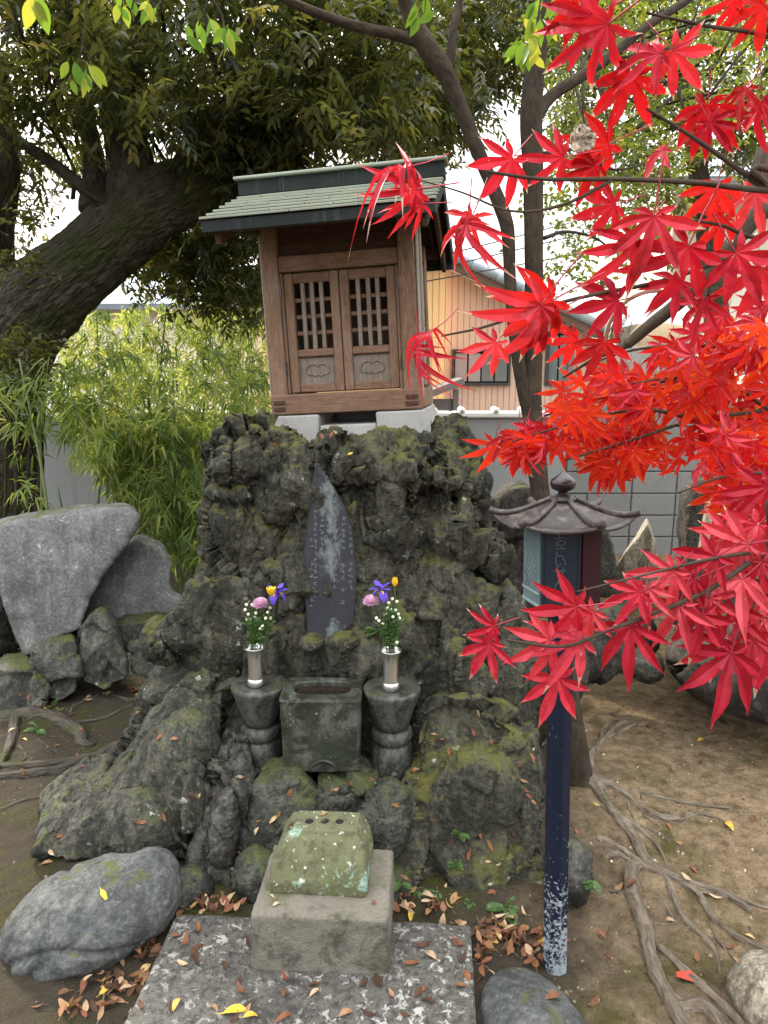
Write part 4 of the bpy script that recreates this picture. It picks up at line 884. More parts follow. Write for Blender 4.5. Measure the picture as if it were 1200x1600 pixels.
def vase(at, label):
    e = empty('metal_vase', at, (0, 0, 0), label, 'vase', 'steel flower vases')
    k = 1.18
    V, F = lathe([(0.0255 * k, 0.0), (0.0270 * k, 0.002), (0.0255 * k, 0.022), (0.0235 * k, 0.026)], 36); obj('base', mesh_np('base', V, F, True, M['steel']), None, e)
    V, F = lathe([(0.0225 * k, 0.026), (0.0222 * k, 0.06), (0.0225 * k, 0.10), (0.025 * k, 0.125), (0.0315 * k, 0.142), (0.0325 * k, 0.144), (0.030 * k, 0.1445), (0.0235 * k, 0.127), (0.021 * k, 0.10), (0.020 * k, 0.03)], 36, False)
    obj('tube', mesh_np('tube', V, F, True, M['steel']), None, e)
    return at + Vector((0, 0, 0.142))
vt_l = vase(ut_l + Vector((-0.008, -0.02, 0.0)), 'steel flower vase on the left urn'); vt_r = vase(ut_r + Vector((-0.004, -0.02, 0.0)), 'steel flower vase on the right urn')

# ------------------------------------------------------------------ engraved tablet
tp = [(480, 765), (485, 745), (494, 724), (509, 742), (524, 768), (540, 795), (551, 835), (557, 880), (556, 930), (552, 968), (540, 985), (515, 1000), (480, 992), (477, 950), (474, 890), (475, 850), (480, 800)]
tb = stone('stone_tablet', None, [outline([(a, b + 6) for a, b in tp], 2.470, 0.08, 0.10)], M['slate'], 0.006, 1, (('fbm', 0.15, 0.005), ('ridge', 0.04, 0.0015)), 81)
tag(tb, 'dark pointed slate tablet with worn engraved columns set into the rock', 'tablet')
TB_ORG = Vector(tb.location)
stone('wedge_stone', 'small mossy stone wedged against the right foot of the tablet', [ell(537, 1002, 2.44, 26, 16, 0.05)], M['lava'], 0.006, 3, CR[3:], 83)
stone('wedge_stone', 'smaller stone wedged against the left foot of the tablet', [ell(487, 1006, 2.44, 22, 12, 0.05)], M['lava'], 0.006, 3, CR[3:], 84)
# worn columns of illegible engraved characters: short pale strokes lying on the face
dg = bpy.context.evaluated_depsgraph_get()
tme = tb.data; from mathutils.bvhtree import BVHTree
bv = BVHTree.FromPolygons([tuple(v.co) for v in tme.vertices], [tuple(p.vertices) for p in tme.polygons])
V, F = [], []; kr = random.Random(5)
kk = MPP(870, 2.5)
for (cpx, y0, y1) in ((546, 835, 935), (534, 820, 955), (520, 795, 930), (507, 765, 860), (499, 785, 880), (489, 800, 950), (482, 855, 965)):
    py = y0
    while py < y1:
        if kr.random() < 0.86:
            for s_ in range(kr.randint(3, 5)):
                cx, cz = cpx + kr.uniform(-2.4, 2.4), py + kr.uniform(-2.6, 2.6); a_ = kr.choice((0, 0, math.pi / 2, math.pi / 2, 0.8, -0.8)); ln = kr.uniform(1.3, 2.7); wd = 0.42
                quad = []
                for (u_, w_) in ((-ln, -wd), (ln, -wd), (ln, wd), (-ln, wd)):
                    pp = P(cx + u_ * math.cos(a_) - w_ * math.sin(a_), cz + u_ * math.sin(a_) + w_ * math.cos(a_), 2.40) - TB_ORG
                    h = bv.ray_cast(pp, Vector((0, 1, 0)))
                    quad.append(h[0] + Vector((0, -0.0012, 0)) if h[0] is not None else None)
                if all(x is not None for x in quad):
                    b0 = len(V); V += [tuple(x) for x in quad] + [tuple(x + Vector((0, 0.004, 0))) for x in quad]
                    F += [(b0, b0 + 1, b0 + 2, b0 + 3)] + [(b0 + i, b0 + 4 + i, b0 + 4 + (i + 1) % 4, b0 + (i + 1) % 4) for i in range(4)]
        py += 9.5
io = obj('inscription', mesh_np('inscription', V, F, False, M['inscr']), None, tb); tag(io, 'worn illegible columns of engraved characters', kind='stuff')
# ------------------------------------------------------------------ wooden shrine
TILT, YAW = R(-3.0), R(-9)
b0 = P(531, 640, 3.18)
SO = Vector((b0.x + 0.078, 3.20, 1.485))
sr = empty('wooden_shrine', SO, (0, TILT, YAW), 'small weathered wooden shrine with latticed doors and green roof on the rock', 'shrine')
W, D = 0.62, 0.50; y0 = -D / 2
# plinth under it
pl = empty('concrete_plinth', SO + Vector((0.0, 0, -0.14)), (0, TILT, YAW), 'grey concrete plinth with a slot under the wooden shrine', 'plinth')
bm = bmesh.new()
add_box(bm, (-0.212, 0, 0.068), (0.215, 0.54, 0.136), 0.006); add_box(bm, (0.232, 0, 0.068), (0.195, 0.54, 0.136), 0.006)
add_box(bm, (0.015, 0, 0.045), (0.239, 0.532, 0.09), 0.006); add_box(bm, (0.015, 0.15, 0.11), (0.239, 0.20, 0.044), 0.003)
for v in bm.verts:
    if v.co.z < 0.08: v.co.x *= 1.06; v.co.y *= 1.05
obj('base', bm_mesh('plinth_base', bm), M['concrete'], pl)
box('lower_course', (0.76, 0.66, 0.16), (0.01, 0.02, -0.082), M['concrete'], pl, bev=0.02)
# posts
for sx in (-1, 1):
    for sy in (-1, 1):
        box('post', (0.066, 0.066, 0.78 if sy < 0 else 0.70), (sx * (W / 2 - 0.033), sy * (D / 2 - 0.033), (0.39 if sy < 0 else 0.35) + 0.002), M['wood_v'], sr, bev=0.004)
# sill and beams
box('sill_beam', (W + 0.012, 0.082, 0.082), (0, y0 + 0.030, 0.042), M['wood_h'], sr)
for sx in (-1, 1):
    box('side_sill', (0.074, D - 0.10, 0.080), (sx * (W / 2 - 0.030), 0.045, 0.041), M['wood_v'], sr)
    for zz in (0.025, 0.052):
        box('tenon', (0.05, 0.008, 0.016), (sx * (W / 2 - 0.032), y0 - 0.0125, zz), M['wood_red'], sr, bev=0.001)
box('lintel', (W - 0.134, 0.052, 0.062), (0, y0 + 0.030, 0.601), M['wood_h'], sr)
cp = box('carved_panel', (W - 0.134, 0.022, 0.120), (0, y0 + 0.036, 0.694), M['wood_red'], sr)
# scrolling relief on the carved panel
for k, (cx, cz, rr_) in enumerate(((-0.15, -0.012, 0.022), (-0.10, 0.008, 0.016), (-0.045, -0.014, 0.026), (0.0, 0.010, 0.018), (0.05, -0.010, 0.024), (0.11, 0.006, 0.020), (0.165, -0.014, 0.022))):
    pts = [(cx + rr_ * (1 - t_ / 9) * math.cos(t_ * 0.9 + k), -0.0125, cz + rr_ * (1 - t_ / 9) * math.sin(t_ * 0.9 + k) * 0.8) for t_ in range(8)] + [(cx + 0.0, -0.0125, cz)]
    obj('scroll', tube('scroll', pts, 0.0042, 6, 3, M['wood_red']), None, cp)
box('top_beam', (W + 0.10, 0.060, 0.040), (0, y0 + 0.030, 0.790), M['wood_red'], sr)
for sx in (-1, 1):
    box('side_beam', (0.055, D + 0.10, 0.050), (sx * (W / 2 - 0.034), -0.05, 0.775), M['wood_red'], sr)
    for zz, w_ in ((0.22, 0.270), (0.49, 0.266), (0.71, 0.165)):
        box('side_board', (0.022, D - 0.134, w_ - 0.004), (sx * (W / 2 - 0.022), 0, zz), M['wood_sky_lit'], sr)
    box('side_batten', (0.014, 0.03, 0.70), (sx * (W / 2 - 0.004), 0.0, 0.44), M['wood_sky_lit'], sr)
    box('corner_board', (0.010, 0.055, 0.80), (sx * (W / 2 + 0.0065), y0 + 0.04, 0.44), M['wood_sky_lit'], sr)
box('back_board', (W - 0.14, 0.02, 0.72), (0, D / 2 - 0.03, 0.44), M['wood_v'], sr)
box('floor_board', (W - 0.14, D - 0.1, 0.02), (0, 0.02, 0.095), M['wood_h'], sr)
box('door_jamb', (0.010, 0.050, 0.484), (-W / 2 + 0.0715, y0 + 0.036, 0.326), M['wood_v'], sr); box('door_jamb', (0.014, 0.050, 0.484), (W / 2 - 0.0735, y0 + 0.036, 0.326), M['wood_v'], sr)
# doors
dx0, dx1 = -W / 2 + 0.078, W / 2 - 0.082; mid = (dx0 + dx1) / 2; dz0, dz1 = 0.088, 0.566
for di, (a, b) in enumerate(((dx0, mid - 0.001), (mid + 0.001, dx1))):
    dw = b - a
    dr = box('door', (dw - 0.002, 0.006, 0.112), ((a + b) / 2, y0 + 0.046, dz0 + 0.086), M['wood_bars'], sr, bev=0.001)
    zc = -(dz0 + 0.086)
    for sx in (-1, 1):
        box('stile', (0.036, 0.030, dz1 - dz0), (sx * (dw / 2 - 0.019), -0.008, (dz0 + dz1) / 2 + zc), M['wood_v'], dr, bev=0.003)
    for zz, hh in ((dz0 + 0.017, 0.034), (dz0 + 0.160, 0.030), (dz1 - 0.020, 0.040)):
        box('rail', (dw - 0.076, 0.026, hh), (0, -0.006, zz + zc), M['wood_h'], dr, bev=0.003)
    lz0, lz1 = dz0 + 0.175, dz1 - 0.040; lw = dw - 0.076
    for k in range(3):
        xx = -lw / 2 + lw * (k + 1) / 4 + random.uniform(-0.002, 0.002)
        box('lattice_bar', (0.0165, 0.014, lz1 - lz0), (xx, -0.012, (lz0 + lz1) / 2 + zc), M['wood_bars'], dr, bev=0.002)
    for k in range(3):
        box('lattice_rail', (lw, 0.010, 0.0165), (0, 0.000, lz0 + (lz1 - lz0) * (k + 1) / 4 + zc), M['wood_h'], dr, bev=0.002)
    # cloud-shaped raised outline on the lower panel
    half = [(0.0, 0.016), (0.010, 0.024), (0.024, 0.026), (0.036, 0.020), (0.046, 0.012), (0.050, 0.0), (0.045, -0.012), (0.034, -0.018), (0.024, -0.016), (0.014, -0.023), (0.006, -0.020), (0.0, -0.013)]
    pts = [(a_, -0.005, b_ + 0.002) for a_, b_ in half] + [(-a_, -0.005, b_ + 0.002) for a_, b_ in half[-2:0:-1]] + [(0.0, -0.005, 0.018)]
    obj('cloud_carving', tube('cloud_carving', pts, 0.0034, 6, 3, M['wood_bars']), None, dr)
# iron hinge marks
for zz in (0.19, 0.50):
    for sx in (-1, 1): box('hinge', (0.008, 0.010, 0.05), (sx * (W / 2 - 0.068), y0 + 0.008, zz), M['finial'], sr, bev=0.001)
# roof
RL = 0.85; ey, ez = -0.56, 0.715; ry_, rz_ = -0.07, 0.905; by, bz = 0.42, 0.690
sa = math.atan2(rz_ - ez, ry_ - ey); slen = math.hypot(rz_ - ez, ry_ - ey); ba = math.atan2(bz - rz_, by - ry_); blen = math.hypot(bz - rz_, by - ry_)
roof = box('roof', (RL - 0.02, slen, 0.022), (0, (ey + ry_) / 2, (ez + rz_) / 2 - 0.012), M['wood_red'], sr, (sa, 0, 0))
def loc_on(dx, d, h): return (dx, d - slen / 2, h)
n_c = 7; cw = slen / n_c
for i in range(n_c):
    cuts = [-RL / 2] + sorted([-RL / 2 + RL * (j + 0.5 * (i % 2) + 0.35 + lr.uniform(-0.12, 0.12)) / 3.4 for j in range(3)]) + [RL / 2]
    for a, b in zip(cuts[:-1], cuts[1:]):
        if b - a < 0.02: continue
        box('copper_sheet', (b - a - 0.0030, cw + 0.012, 0.0085), loc_on((a + b) / 2, cw * (i + 0.5) - 0.004, 0.0215 + lr.uniform(-0.0006, 0.0006)), M['copper'], roof, (R(-9.0) , R(lr.uniform(-0.15, 0.15)), 0), bev=0.0012)
box('eaves_fascia', (RL - 0.004, 0.018, 0.042), loc_on(0, 0.001, -0.004), M['copper_dark'], roof, (-sa * 0.6, 0, 0))
for sx in (-1, 1):
    box('verge_trim', (0.014, slen, 0.040), (sx * (RL / 2 - 0.009), 0, -0.012), M['copper_dark'], roof)
    box('barge_board', (0.020, slen - 0.02, 0.060), (sx * (RL / 2 - 0.045), 0.005, -0.042), M['wood_red'], roof)
for k in range(11):
    box('rafter', (0.018, slen - 0.05, 0.024), (-RL / 2 + 0.085 + (RL - 0.17) * k / 10, 0.01, -0.0245), M['wood_red'], roof)
back = box('back_roof', (RL - 0.02, blen, 0.022), (0, (ry_ + by) / 2, (rz_ + bz) / 2 - 0.012), M['wood_red'], sr, (ba, 0, 0))
for i in range(7):
    box('copper_sheet', (RL, blen / 7 + 0.012, 0.0055), (0, -blen / 2 + blen / 7 * (i + 0.5), 0.0175), M['copper'], back, (R(3), 0, 0), bev=0.001)
for sx in (-1, 1):
    box('verge_trim', (0.014, blen, 0.050), (sx * (RL / 2 - 0.009), 0, -0.016), M['copper_dark'], back)
    box('barge_board', (0.020, blen - 0.02, 0.075), (sx * (RL / 2 - 0.045), 0.0, -0.048), M['wood_red'], back)
box('eaves_fascia', (RL - 0.004, 0.020, 0.07), (0, blen / 2 - 0.01, -0.03), M['copper_dark'], back, (-ba, 0, 0))
for k in range(11):
    box('rafter', (0.018, blen - 0.05, 0.024), (-RL / 2 + 0.085 + (RL - 0.17) * k / 10, 0.01, -0.0245), M['wood_red'], back)
box('purlin', (RL - 0.06, 0.045, 0.05), (0, ey + 0.13, ez + 0.014), M['wood_red'], sr)
box('purlin', (RL - 0.06, 0.045, 0.05), (0, by - 0.10, bz - 0.005), M['wood_red'], sr)
for sx in (-1, 1):
    box('gable_board', (0.016, 0.30, 0.06), (sx * (W / 2 - 0.010), -0.04, 0.815), M['wood_red'], sr)
    box('bracket', (0.045, 0.10, 0.05), (sx * (W / 2 + 0.026), y0 + 0.03, 0.745), M['wood_red'], sr)
bm = bmesh.new(); add_box(bm, (0, 0, 0.032), (RL + 0.01, 0.085, 0.060), 0.002); rg = obj('ridge', bm_mesh('ridge', bm), M['copper_dark'], sr, (0, ry_, rz_))
bm = bmesh.new(); add_box(bm, (0, 0, 0), (RL + 0.035, 0.125, 0.012), 0.003)
obj('ridge_cap', bm_mesh('ridge_cap', bm), M['copper'], rg, (0, 0, 0.068))
for xx in (-0.25, 0.02, 0.28): box('seam', (0.012, 0.093, 0.060), (xx, 0, 0.032), M['copper_dark'], rg, bev=0.001)

# ------------------------------------------------------------------ lamp-shaped offering post
lp = G(867, 1512); lp.z = gz(lp.x, lp.y)
lamp = empty('offering_lamp', lp, (0, R(-1.8), R(-15) + R(0)), 'navy metal lantern post with hexagonal bronze roof and offering slot', 'lantern')
ys = lp.y
ztop = P(875, 742, ys).z; zroof = P(875, 808, ys).z; zbody0 = P(875, 940, ys).z - lp.z
hexa = 0.092
V, F = lathe([(0.034, -0.08), (0.034, zbody0 + 0.01)], 8)
V = [(x_ * math.cos(R(22.5)) - y_ * math.sin(R(22.5)), x_ * math.sin(R(22.5)) + y_ * math.cos(R(22.5)), z_) for x_, y_, z_ in V]
me = mesh_np('post', V, F, False, M['navy']); obj('post', me, None, lamp)
bh = zroof - lp.z - zbody0 + 0.0; apo = hexa * math.cos(R(30))
rb = zbody0
# six panels of the body (panel 0 faces the camera side)
for k in range(6):
    a = R(-90) + k * R(60); nx_, ny_ = math.cos(a), math.sin(a); rot = (0, 0, a + R(90))
    kind = {0: 'navy_panel', 5: 'teal', 4: 'teal', 1: 'redpanel', 2: 'redpanel'}.get(k, 'navy_panel')
    pn = obj('body_panel', box_mesh((hexa - 0.004, 0.008, bh), 0.001, 'p%d' % k).copy(), None, lamp, (nx_ * apo, ny_ * apo, rb + bh / 2), rot); pn.data.materials.clear(); pn.data.materials.append(M[kind])
    if k in (4, 5):
        tag(pn, 'teal glass panel with diagonal lattice lines')
        for j in range(6):
            for sgn in (-1, 1):
                x_ = -hexa / 2 + 0.012 + j * (hexa - 0.024) / 5
                # clipped diagonal bars
                pts = []
                for f in np.linspace(0, 1, 12):
                    xx = x_ + sgn * (f - 0.5) * 0.11; zz = -0.02 + (f - 0.5) * 0.115 + 0.012
                    if abs(xx) < hexa / 2 - 0.008: pts.append((xx, -0.0055, zz))
                if len(pts) > 2:
                    obj('lattice_line', tube('lattice_line', [pts[0], pts[-1]], 0.0009, 4, 1, M['teal_frame']), None, pn)
        box('panel_rail', (hexa - 0.006, 0.010, 0.005), (0, -0.003, -bh / 2 + 0.038), M['teal_frame'], pn, bev=0.001)
        box('panel_rail', (hexa - 0.006, 0.010, 0.006), (0, -0.003, -bh / 2 + 0.008), M['teal_frame'], pn, bev=0.001)
    if k in (1, 2):
        tag(pn, 'dark red panel')
        box('panel_rail', (hexa - 0.006, 0.010, 0.004), (0, -0.003, -bh / 2 + 0.040), M['redpanel'], pn, bev=0.001)
    if k == 0:
        tag(pn, 'front panel with slot and raised characters')
        for sx in (-1, 1): box('edge_strip', (0.005, 0.012, bh), (sx * (hexa / 2 - 0.0035), -0.003, 0), M['navy_panel'], pn, bev=0.001)
        zs = bh / 2 - 0.018
        box('slot', (0.022, 0.003, 0.0042), (-0.004, -0.0045, zs), M['dark'], pn, bev=0)
        pts = [(-0.004 + 0.0135 * sx, -0.0055, zs + 0.0042 * sz) for sx, sz in ((-1, -1), (1, -1), (1, 1), (-1, 1), (-1, -1))]
        bm = bmesh.new()
        for (c, s) in (((0, 0, 0.0044), (0.029, 0.004, 0.0022)), ((0, 0, -0.0044), (0.029, 0.004, 0.0022)), ((-0.0135, 0, 0), (0.0022, 0.004, 0.0066)), ((0.0135, 0, 0), (0.0022, 0.004, 0.0066))): add_box(bm, c, s, 0.0004)
        for j in range(7): add_box(bm, (-0.010 + j * 0.0033, 0, 0.0078 + 0.003 * (1 - abs(j - 3) / 3)), (0.0016, 0.003, 0.004), 0.0003)
        obj('slot_rim', bm_mesh('slot_rim', bm), M['teal_frame'], pn, (-0.004, -0.0055, zs))
        for j, ch in enumerate('おさいせん'):
            cu = bpy.data.curves.new('t', 'FONT'); cu.body = ch; cu.size = 0.031; cu.extrude = 0.0022; cu.bevel_depth = 0.0008; cu.align_x = 'CENTER'; cu.align_y = 'CENTER'; cu.offset = 0.0005
            to = bpy.data.objects.new('t', cu); COL.objects.link(to)
            dg = bpy.context.evaluated_depsgraph_get(); tm_ = bpy.data.meshes.new_from_object(to.evaluated_get(dg)); bpy.data.objects.remove(to)
            tm_.materials.clear(); tm_.materials.append(M['raised'])
            obj('raised_character', tm_, None, pn, (-0.002, -0.0050, zs - 0.026 - j * 0.0262), (R(90), 0, 0))
for k in range(6):                                         # little curved feet at the corners
    a = R(-60) + k * R(60); nx_, ny_ = math.cos(a), math.sin(a)
    pts = [(nx_ * (hexa - 0.002), ny_ * (hexa - 0.002), rb + 0.01), (nx_ * (hexa + 0.0), ny_ * (hexa + 0.0), rb - 0.004), (nx_ * (hexa + 0.006), ny_ * (hexa + 0.006), rb - 0.016)]
    obj('corner_foot', tube('corner_foot', pts, [0.005, 0.004, 0.002], 8, 4, M['teal_frame'] if k in (4, 5) else M['navy_panel']), None, lamp)
V, F = lathe([(0.036, rb - 0.002), (0.06, rb - 0.001), (hexa * 0.93, rb + 0.006), (hexa * 0.93, rb + 0.012)], 6); obj('body_floor', mesh_np('body_floor', V, F, False, M['navy_panel']), None, lamp)
RR = 0.174; zr = zroof - lp.z
def rz_at(f): return zr - 0.006 + 0.064 * (1 - f) ** 1.45       # concave curve, f = 0 at the crown, 1 at the eaves
def up(f): return 0.014 * max(0, (f - 0.6) / 0.4) ** 2
rf = obj('roof', mesh_np('roof_core', *[lathe([(0.03, zr + 0.035), (hexa * 1.02, zr + 0.002), (hexa * 1.02, zr - 0.006)], 6)[i] for i in (0, 1)], False, M['navy_panel']), None, lamp)
for k in range(6):
    a0, a1 = R(-120) + k * R(60), R(-60) + k * R(60); V, F = [], []; nf, ns = 10, 8
    for lay in (0, 1):
        for i in range(nf + 1):
            f = 0.14 + 0.86 * i / nf; z = rz_at(f)
            A = np.array((math.cos(a0), math.sin(a0))) * RR * f; B = np.array((math.cos(a1), math.sin(a1))) * RR * f
            for j in range(ns + 1):
                s_ = j / ns; pxy = A * (1 - s_) + B * s_; e_ = abs(2 * s_ - 1) ** 2.5
                V.append((pxy[0], pxy[1], z + up(f) * e_ - 0.007 * lay))
    nn = (nf + 1) * (ns + 1)
    for i in range(nf):
        for j in range(ns):
            a = i * (ns + 1) + j; F.append((a, a + ns + 1, a + ns + 2, a + 1)); F.append((nn + a, nn + a + 1, nn + a + ns + 2, nn + a + ns + 1))
    for j in range(ns):
        a = nf * (ns + 1) + j; F.append((a, nn + a, nn + a + 1, a + 1))
    obj('roof_panel', mesh_np('roof_panel', V, F, True, M['bronze']), None, rf)
    pts = []; rad = []
    for i in range(9):
        f = 0.14 + 0.90 * i / 8; pts.append((math.cos(a1) * RR * f, math.sin(a1) * RR * f, rz_at(min(f, 1)) + up(f) + 0.003)); rad.append(0.0065 + 0.0035 * i / 8)
    obj('roof_rib', tube('roof_rib', pts, rad, 6, 3, M['bronze']), None, rf)
V, F = lathe([(0.034, zr + 0.040), (0.033, zr + 0.047), (0.027, zr + 0.052), (0.016, zr + 0.056)], 24); obj('collar', mesh_np('collar', V, F, True, M['bronze']), None, rf)
zf = zr + 0.054; H_ = ztop - lp.z - zf + 0.014
V, F = lathe([(0.014, zf), (0.011, zf + 0.08 * H_), (0.012, zf + 0.14 * H_), (0.027, zf + 0.25 * H_), (0.0315, zf + 0.42 * H_), (0.029, zf + 0.60 * H_), (0.017, zf + 0.74 * H_), (0.008, zf + 0.84 * H_), (0.003, zf + 0.94 * H_), (0.0005, zf + H_)], 28)
obj('finial', mesh_np('finial', V, F, True, M['finial']), None, lamp)
# ------------------------------------------------------------------ leaf masses
def norm(a): return a / (np.linalg.norm(a, axis=-1, keepdims=True) + 1e-9)
def leaf_mass(name, base, d, nrm_, ln, wd, m, droop=0.15, fold=0.25, rnd=None, shape=(0.28, 0.62, 0.85)):
    """one mesh of folded, drooping leaves: 7 vertices and 6 triangles each"""
    n = len(base); d = norm(d); s = norm(np.cross(d, nrm_)); u = np.cross(s, d)
    ln = np.broadcast_to(ln, (n,))[:, None]; wd = np.broadcast_to(wd, (n,))[:, None]
    def pt(f, side, lift): return base + d * ln * f + s * wd * side + u * (wd * lift) - np.array([0, 0, 1.0]) * ln * droop * f * f
    w2 = shape[2]
    Vs = np.stack([pt(0, 0, 0), pt(shape[0], 0.5, fold), pt(shape[1], 0.5 * w2, fold), pt(1, 0, 0), pt(shape[1], -0.5 * w2, fold), pt(shape[0], -0.5, fold), pt(0.48, 0, 0)], 1)
    t = np.array([[0, 6, 1], [1, 6, 2], [2, 6, 3], [3, 6, 4], [4, 6, 5], [5, 6, 0]])
    F = (np.arange(n)[:, None, None] * 7 + t[None]).reshape(-1, 3)
    me = mesh_np(name, Vs.reshape(-1, 3), F, True, m)
    r = rng.random(n) if rnd is None else rnd
    set_attr(me, 'rnd', np.repeat(np.clip(r, 0, 1), 7)); return me
def rdir(n): return norm(rng.normal(size=(n, 3)))
def sprays(centers, n_leaf, twig, ln, wd, down=0.35, jitter=0.5):
    """twigs with alternate leaves: returns base, dir, normal, per-spray index"""
    C = np.asarray(centers); n = len(C)
    tdir = rdir(n); tdir[:, 2] = tdir[:, 2] * 0.6 - down; tdir = norm(tdir)
    f = np.linspace(0.05, 1, n_leaf)
    base = C[:, None, :] + tdir[:, None, :] * (f[None, :, None] - 0.4) * twig
    side = norm(np.cross(tdir, np.array([0, 0, 1.0]))); sg = np.where(np.arange(n_leaf) % 2 == 0, 1.0, -1.0)
    d = tdir[:, None, :] * 0.75 + side[:, None, :] * sg[None, :, None] * 0.8 + rng.normal(size=(n, n_leaf, 3)) * 0.25 * jitter + np.array([0, 0, -0.25])
    nr = np.broadcast_to(norm(np.cross(side, tdir))[:, None, :], d.shape) + rng.normal(size=d.shape) * 0.35
    return base.reshape(-1, 3), d.reshape(-1, 3), nr.reshape(-1, 3), np.repeat(np.arange(n), n_leaf)
def in_poly(x, y, poly):
    c = np.zeros(len(x), bool); j = len(poly) - 1
    for i in range(len(poly)):
        xi, yi = poly[i]; xj, yj = poly[j]
        c ^= ((yi > y) != (yj > y)) & (x < (xj - xi) * (y - yi) / (yj - yi + 1e-9) + xi); j = i
    return c
def pts_in(poly, n, y0, y1):
    """random places whose photo position falls inside a region, at distances y0..y1"""
    poly = np.array(poly, float); lo, hi = poly.min(0), poly.max(0); out = []
    while sum(len(o) for o in out) < n:
        q = rng.random((n * 3, 2)) * (hi - lo) + lo; q = q[in_poly(q[:, 0], q[:, 1], poly)]; out.append(q)
    q = np.concatenate(out)[:n]; y = rng.uniform(y0, y1, n)
    u = (q[:, 0] - 600) / FPX; v = (800 - q[:, 1]) / FPX; dy = CP + v * SP; dz = -SP + v * CP; t = y / dy
    return np.stack([u * t, y, CAM_H + dz * t], 1)

# ------------------------------------------------------------------ big evergreen on the left
bt_base = P(-5, 850, 4.7); bt_base.z = -0.05
big = empty('evergreen_tree', bt_base, (0, 0, 0), 'huge dark evergreen tree leaning over the shrine from the left', 'tree')
def rel(p, o): return Vector(p) - Vector(o)
pts = [Vector((bt_base.x, 4.7, -0.1)), P(-5, 850, 4.7), P(-5, 700, 4.65), P(2, 590, 4.6), P(40, 500, 4.55), P(122, 420, 4.5), P(210, 345, 4.5), P(275, 305, 4.5), P(330, 285, 4.5), P(410, 255, 4.6)]
obj('trunk', tube('trunk', [rel(p, bt_base) for p in pts], [0.42, 0.32, 0.27, 0.25, 0.25, 0.215, 0.20, 0.185, 0.15, 0.10], 200, 60, M['bark_big'], 0.12, 3, bark=(0.020, 0.045)), None, big)
for (pp, rr_) in (([P(215, 330, 4.5), P(205, 260, 4.5), P(190, 170, 4.45), P(200, 60, 4.4), P(230, -120, 4.3)], [0.19, 0.14, 0.11, 0.10, 0.08]),
                  ([P(150, 330, 4.5), P(145, 240, 4.6), P(120, 120, 4.8), P(90, -60, 5.0)], [0.10, 0.06, 0.05, 0.03]),
                  ([P(290, 290, 4.5), P(340, 200, 4.3), P(430, 110, 4.1), P(520, 0, 3.9)], [0.14, 0.09, 0.07, 0.04]),
                  ([P(10, 520, 4.6), P(-60, 420, 4.7), P(-120, 250, 4.9), P(-150, 0, 5.0)], [0.30, 0.24, 0.18, 0.12]),
                  ([P(12, 460, 5.2), P(8, 360, 5.2), P(14, 270, 5.2), P(0, 100, 5.2)], [0.06, 0.06, 0.07, 0.05]),
                  ([P(200, 340, 4.5), P(140, 300, 4.3), P(60, 240, 4.2), P(-40, 180, 4.1)], [0.05, 0.04, 0.03, 0.02])):
    obj('limb', tube('limb', [rel(p, bt_base) for p in pp], rr_, 28, 12, M['bark_big'], 0.08, 5), None, big)
# crown: clumps hung through the volume above the limb
cl_c = np.concatenate([
    pts_in([(-150, -120), (560, -150), (700, -60), (700, 120), (640, 215), (560, 225), (400, 200), (330, 240), (230, 190), (120, 200), (-150, 220)], 300, 3.5, 4.9),
    pts_in([(-200, -200), (760, -200), (760, 120), (650, 230), (420, 250), (330, 270), (-200, 330)], 320, 4.9, 6.6),
    pts_in([(290, 330), (420, 270), (420, 420), (400, 480), (330, 475), (250, 440), (215, 400)], 120, 4.6, 5.6),
    pts_in([(330, 180), (470, 170), (470, 300), (360, 300), (320, 260)], 60, 4.2, 4.8),
    pts_in([(520, 120), (690, 110), (690, 225), (600, 240), (520, 235)], 70, 4.2, 5.6),
    pts_in([(-150, 220), (60, 230), (50, 380), (-150, 420)], 40, 5.0, 6.0),
    pts_in([(690, -80), (900, -80), (880, 80), (800, 110), (760, 165), (700, 225), (640, 230)], 130, 4.9, 6.6)])
# unseen higher layer of the same crown, added above the picture for shade
top_c = np.stack([rng.uniform(-4.5, 0.6, 130), rng.uniform(3.0, 7.2, 130), rng.uniform(4.5, 6.4, 130)], 1)
cen = np.concatenate([cl_c, top_c])
per = 9
tw = np.repeat(cen, per, 0) + rng.normal(size=(len(cen) * per, 3)) * np.array([0.12, 0.12, 0.085])
bs, d, nr, ix = sprays(tw, 9, 0.20, 0.06, 0.02, 0.35, 0.9)
tone = np.clip(rng.normal(0.42, 0.26, len(tw))[ix] + rng.normal(0, 0.10, len(bs)), 0, 1)
me = leaf_mass('crown', bs - np.array(bt_base), d, nr, rng.uniform(0.040, 0.078, len(bs)), rng.uniform(0.016, 0.026, len(bs)), M['leaf_dark'], 0.18, 0.22, tone)
tag(obj('crown', me, None, big), 'dense mass of drooping dark green leaves', kind='stuff')
# fine twigs that carry the clumps
V0 = 0
for k in range(26):
    c = cl_c[rng.integers(0, 300)]; e = c + rng.normal(size=3) * 0.25 + np.array([0, 0, 0.25]); s_ = c + np.array([rng.uniform(-0.3, 0.3), 0.5, -0.35])
    obj('twig', tube('twig', [rel(s_, bt_base), rel((s_ + c) / 2 + rng.normal(size=3) * 0.05, bt_base), rel(c, bt_base), rel(e, bt_base)], [0.014, 0.011, 0.008, 0.004], 6, 4, M['bark_big']), None, big)
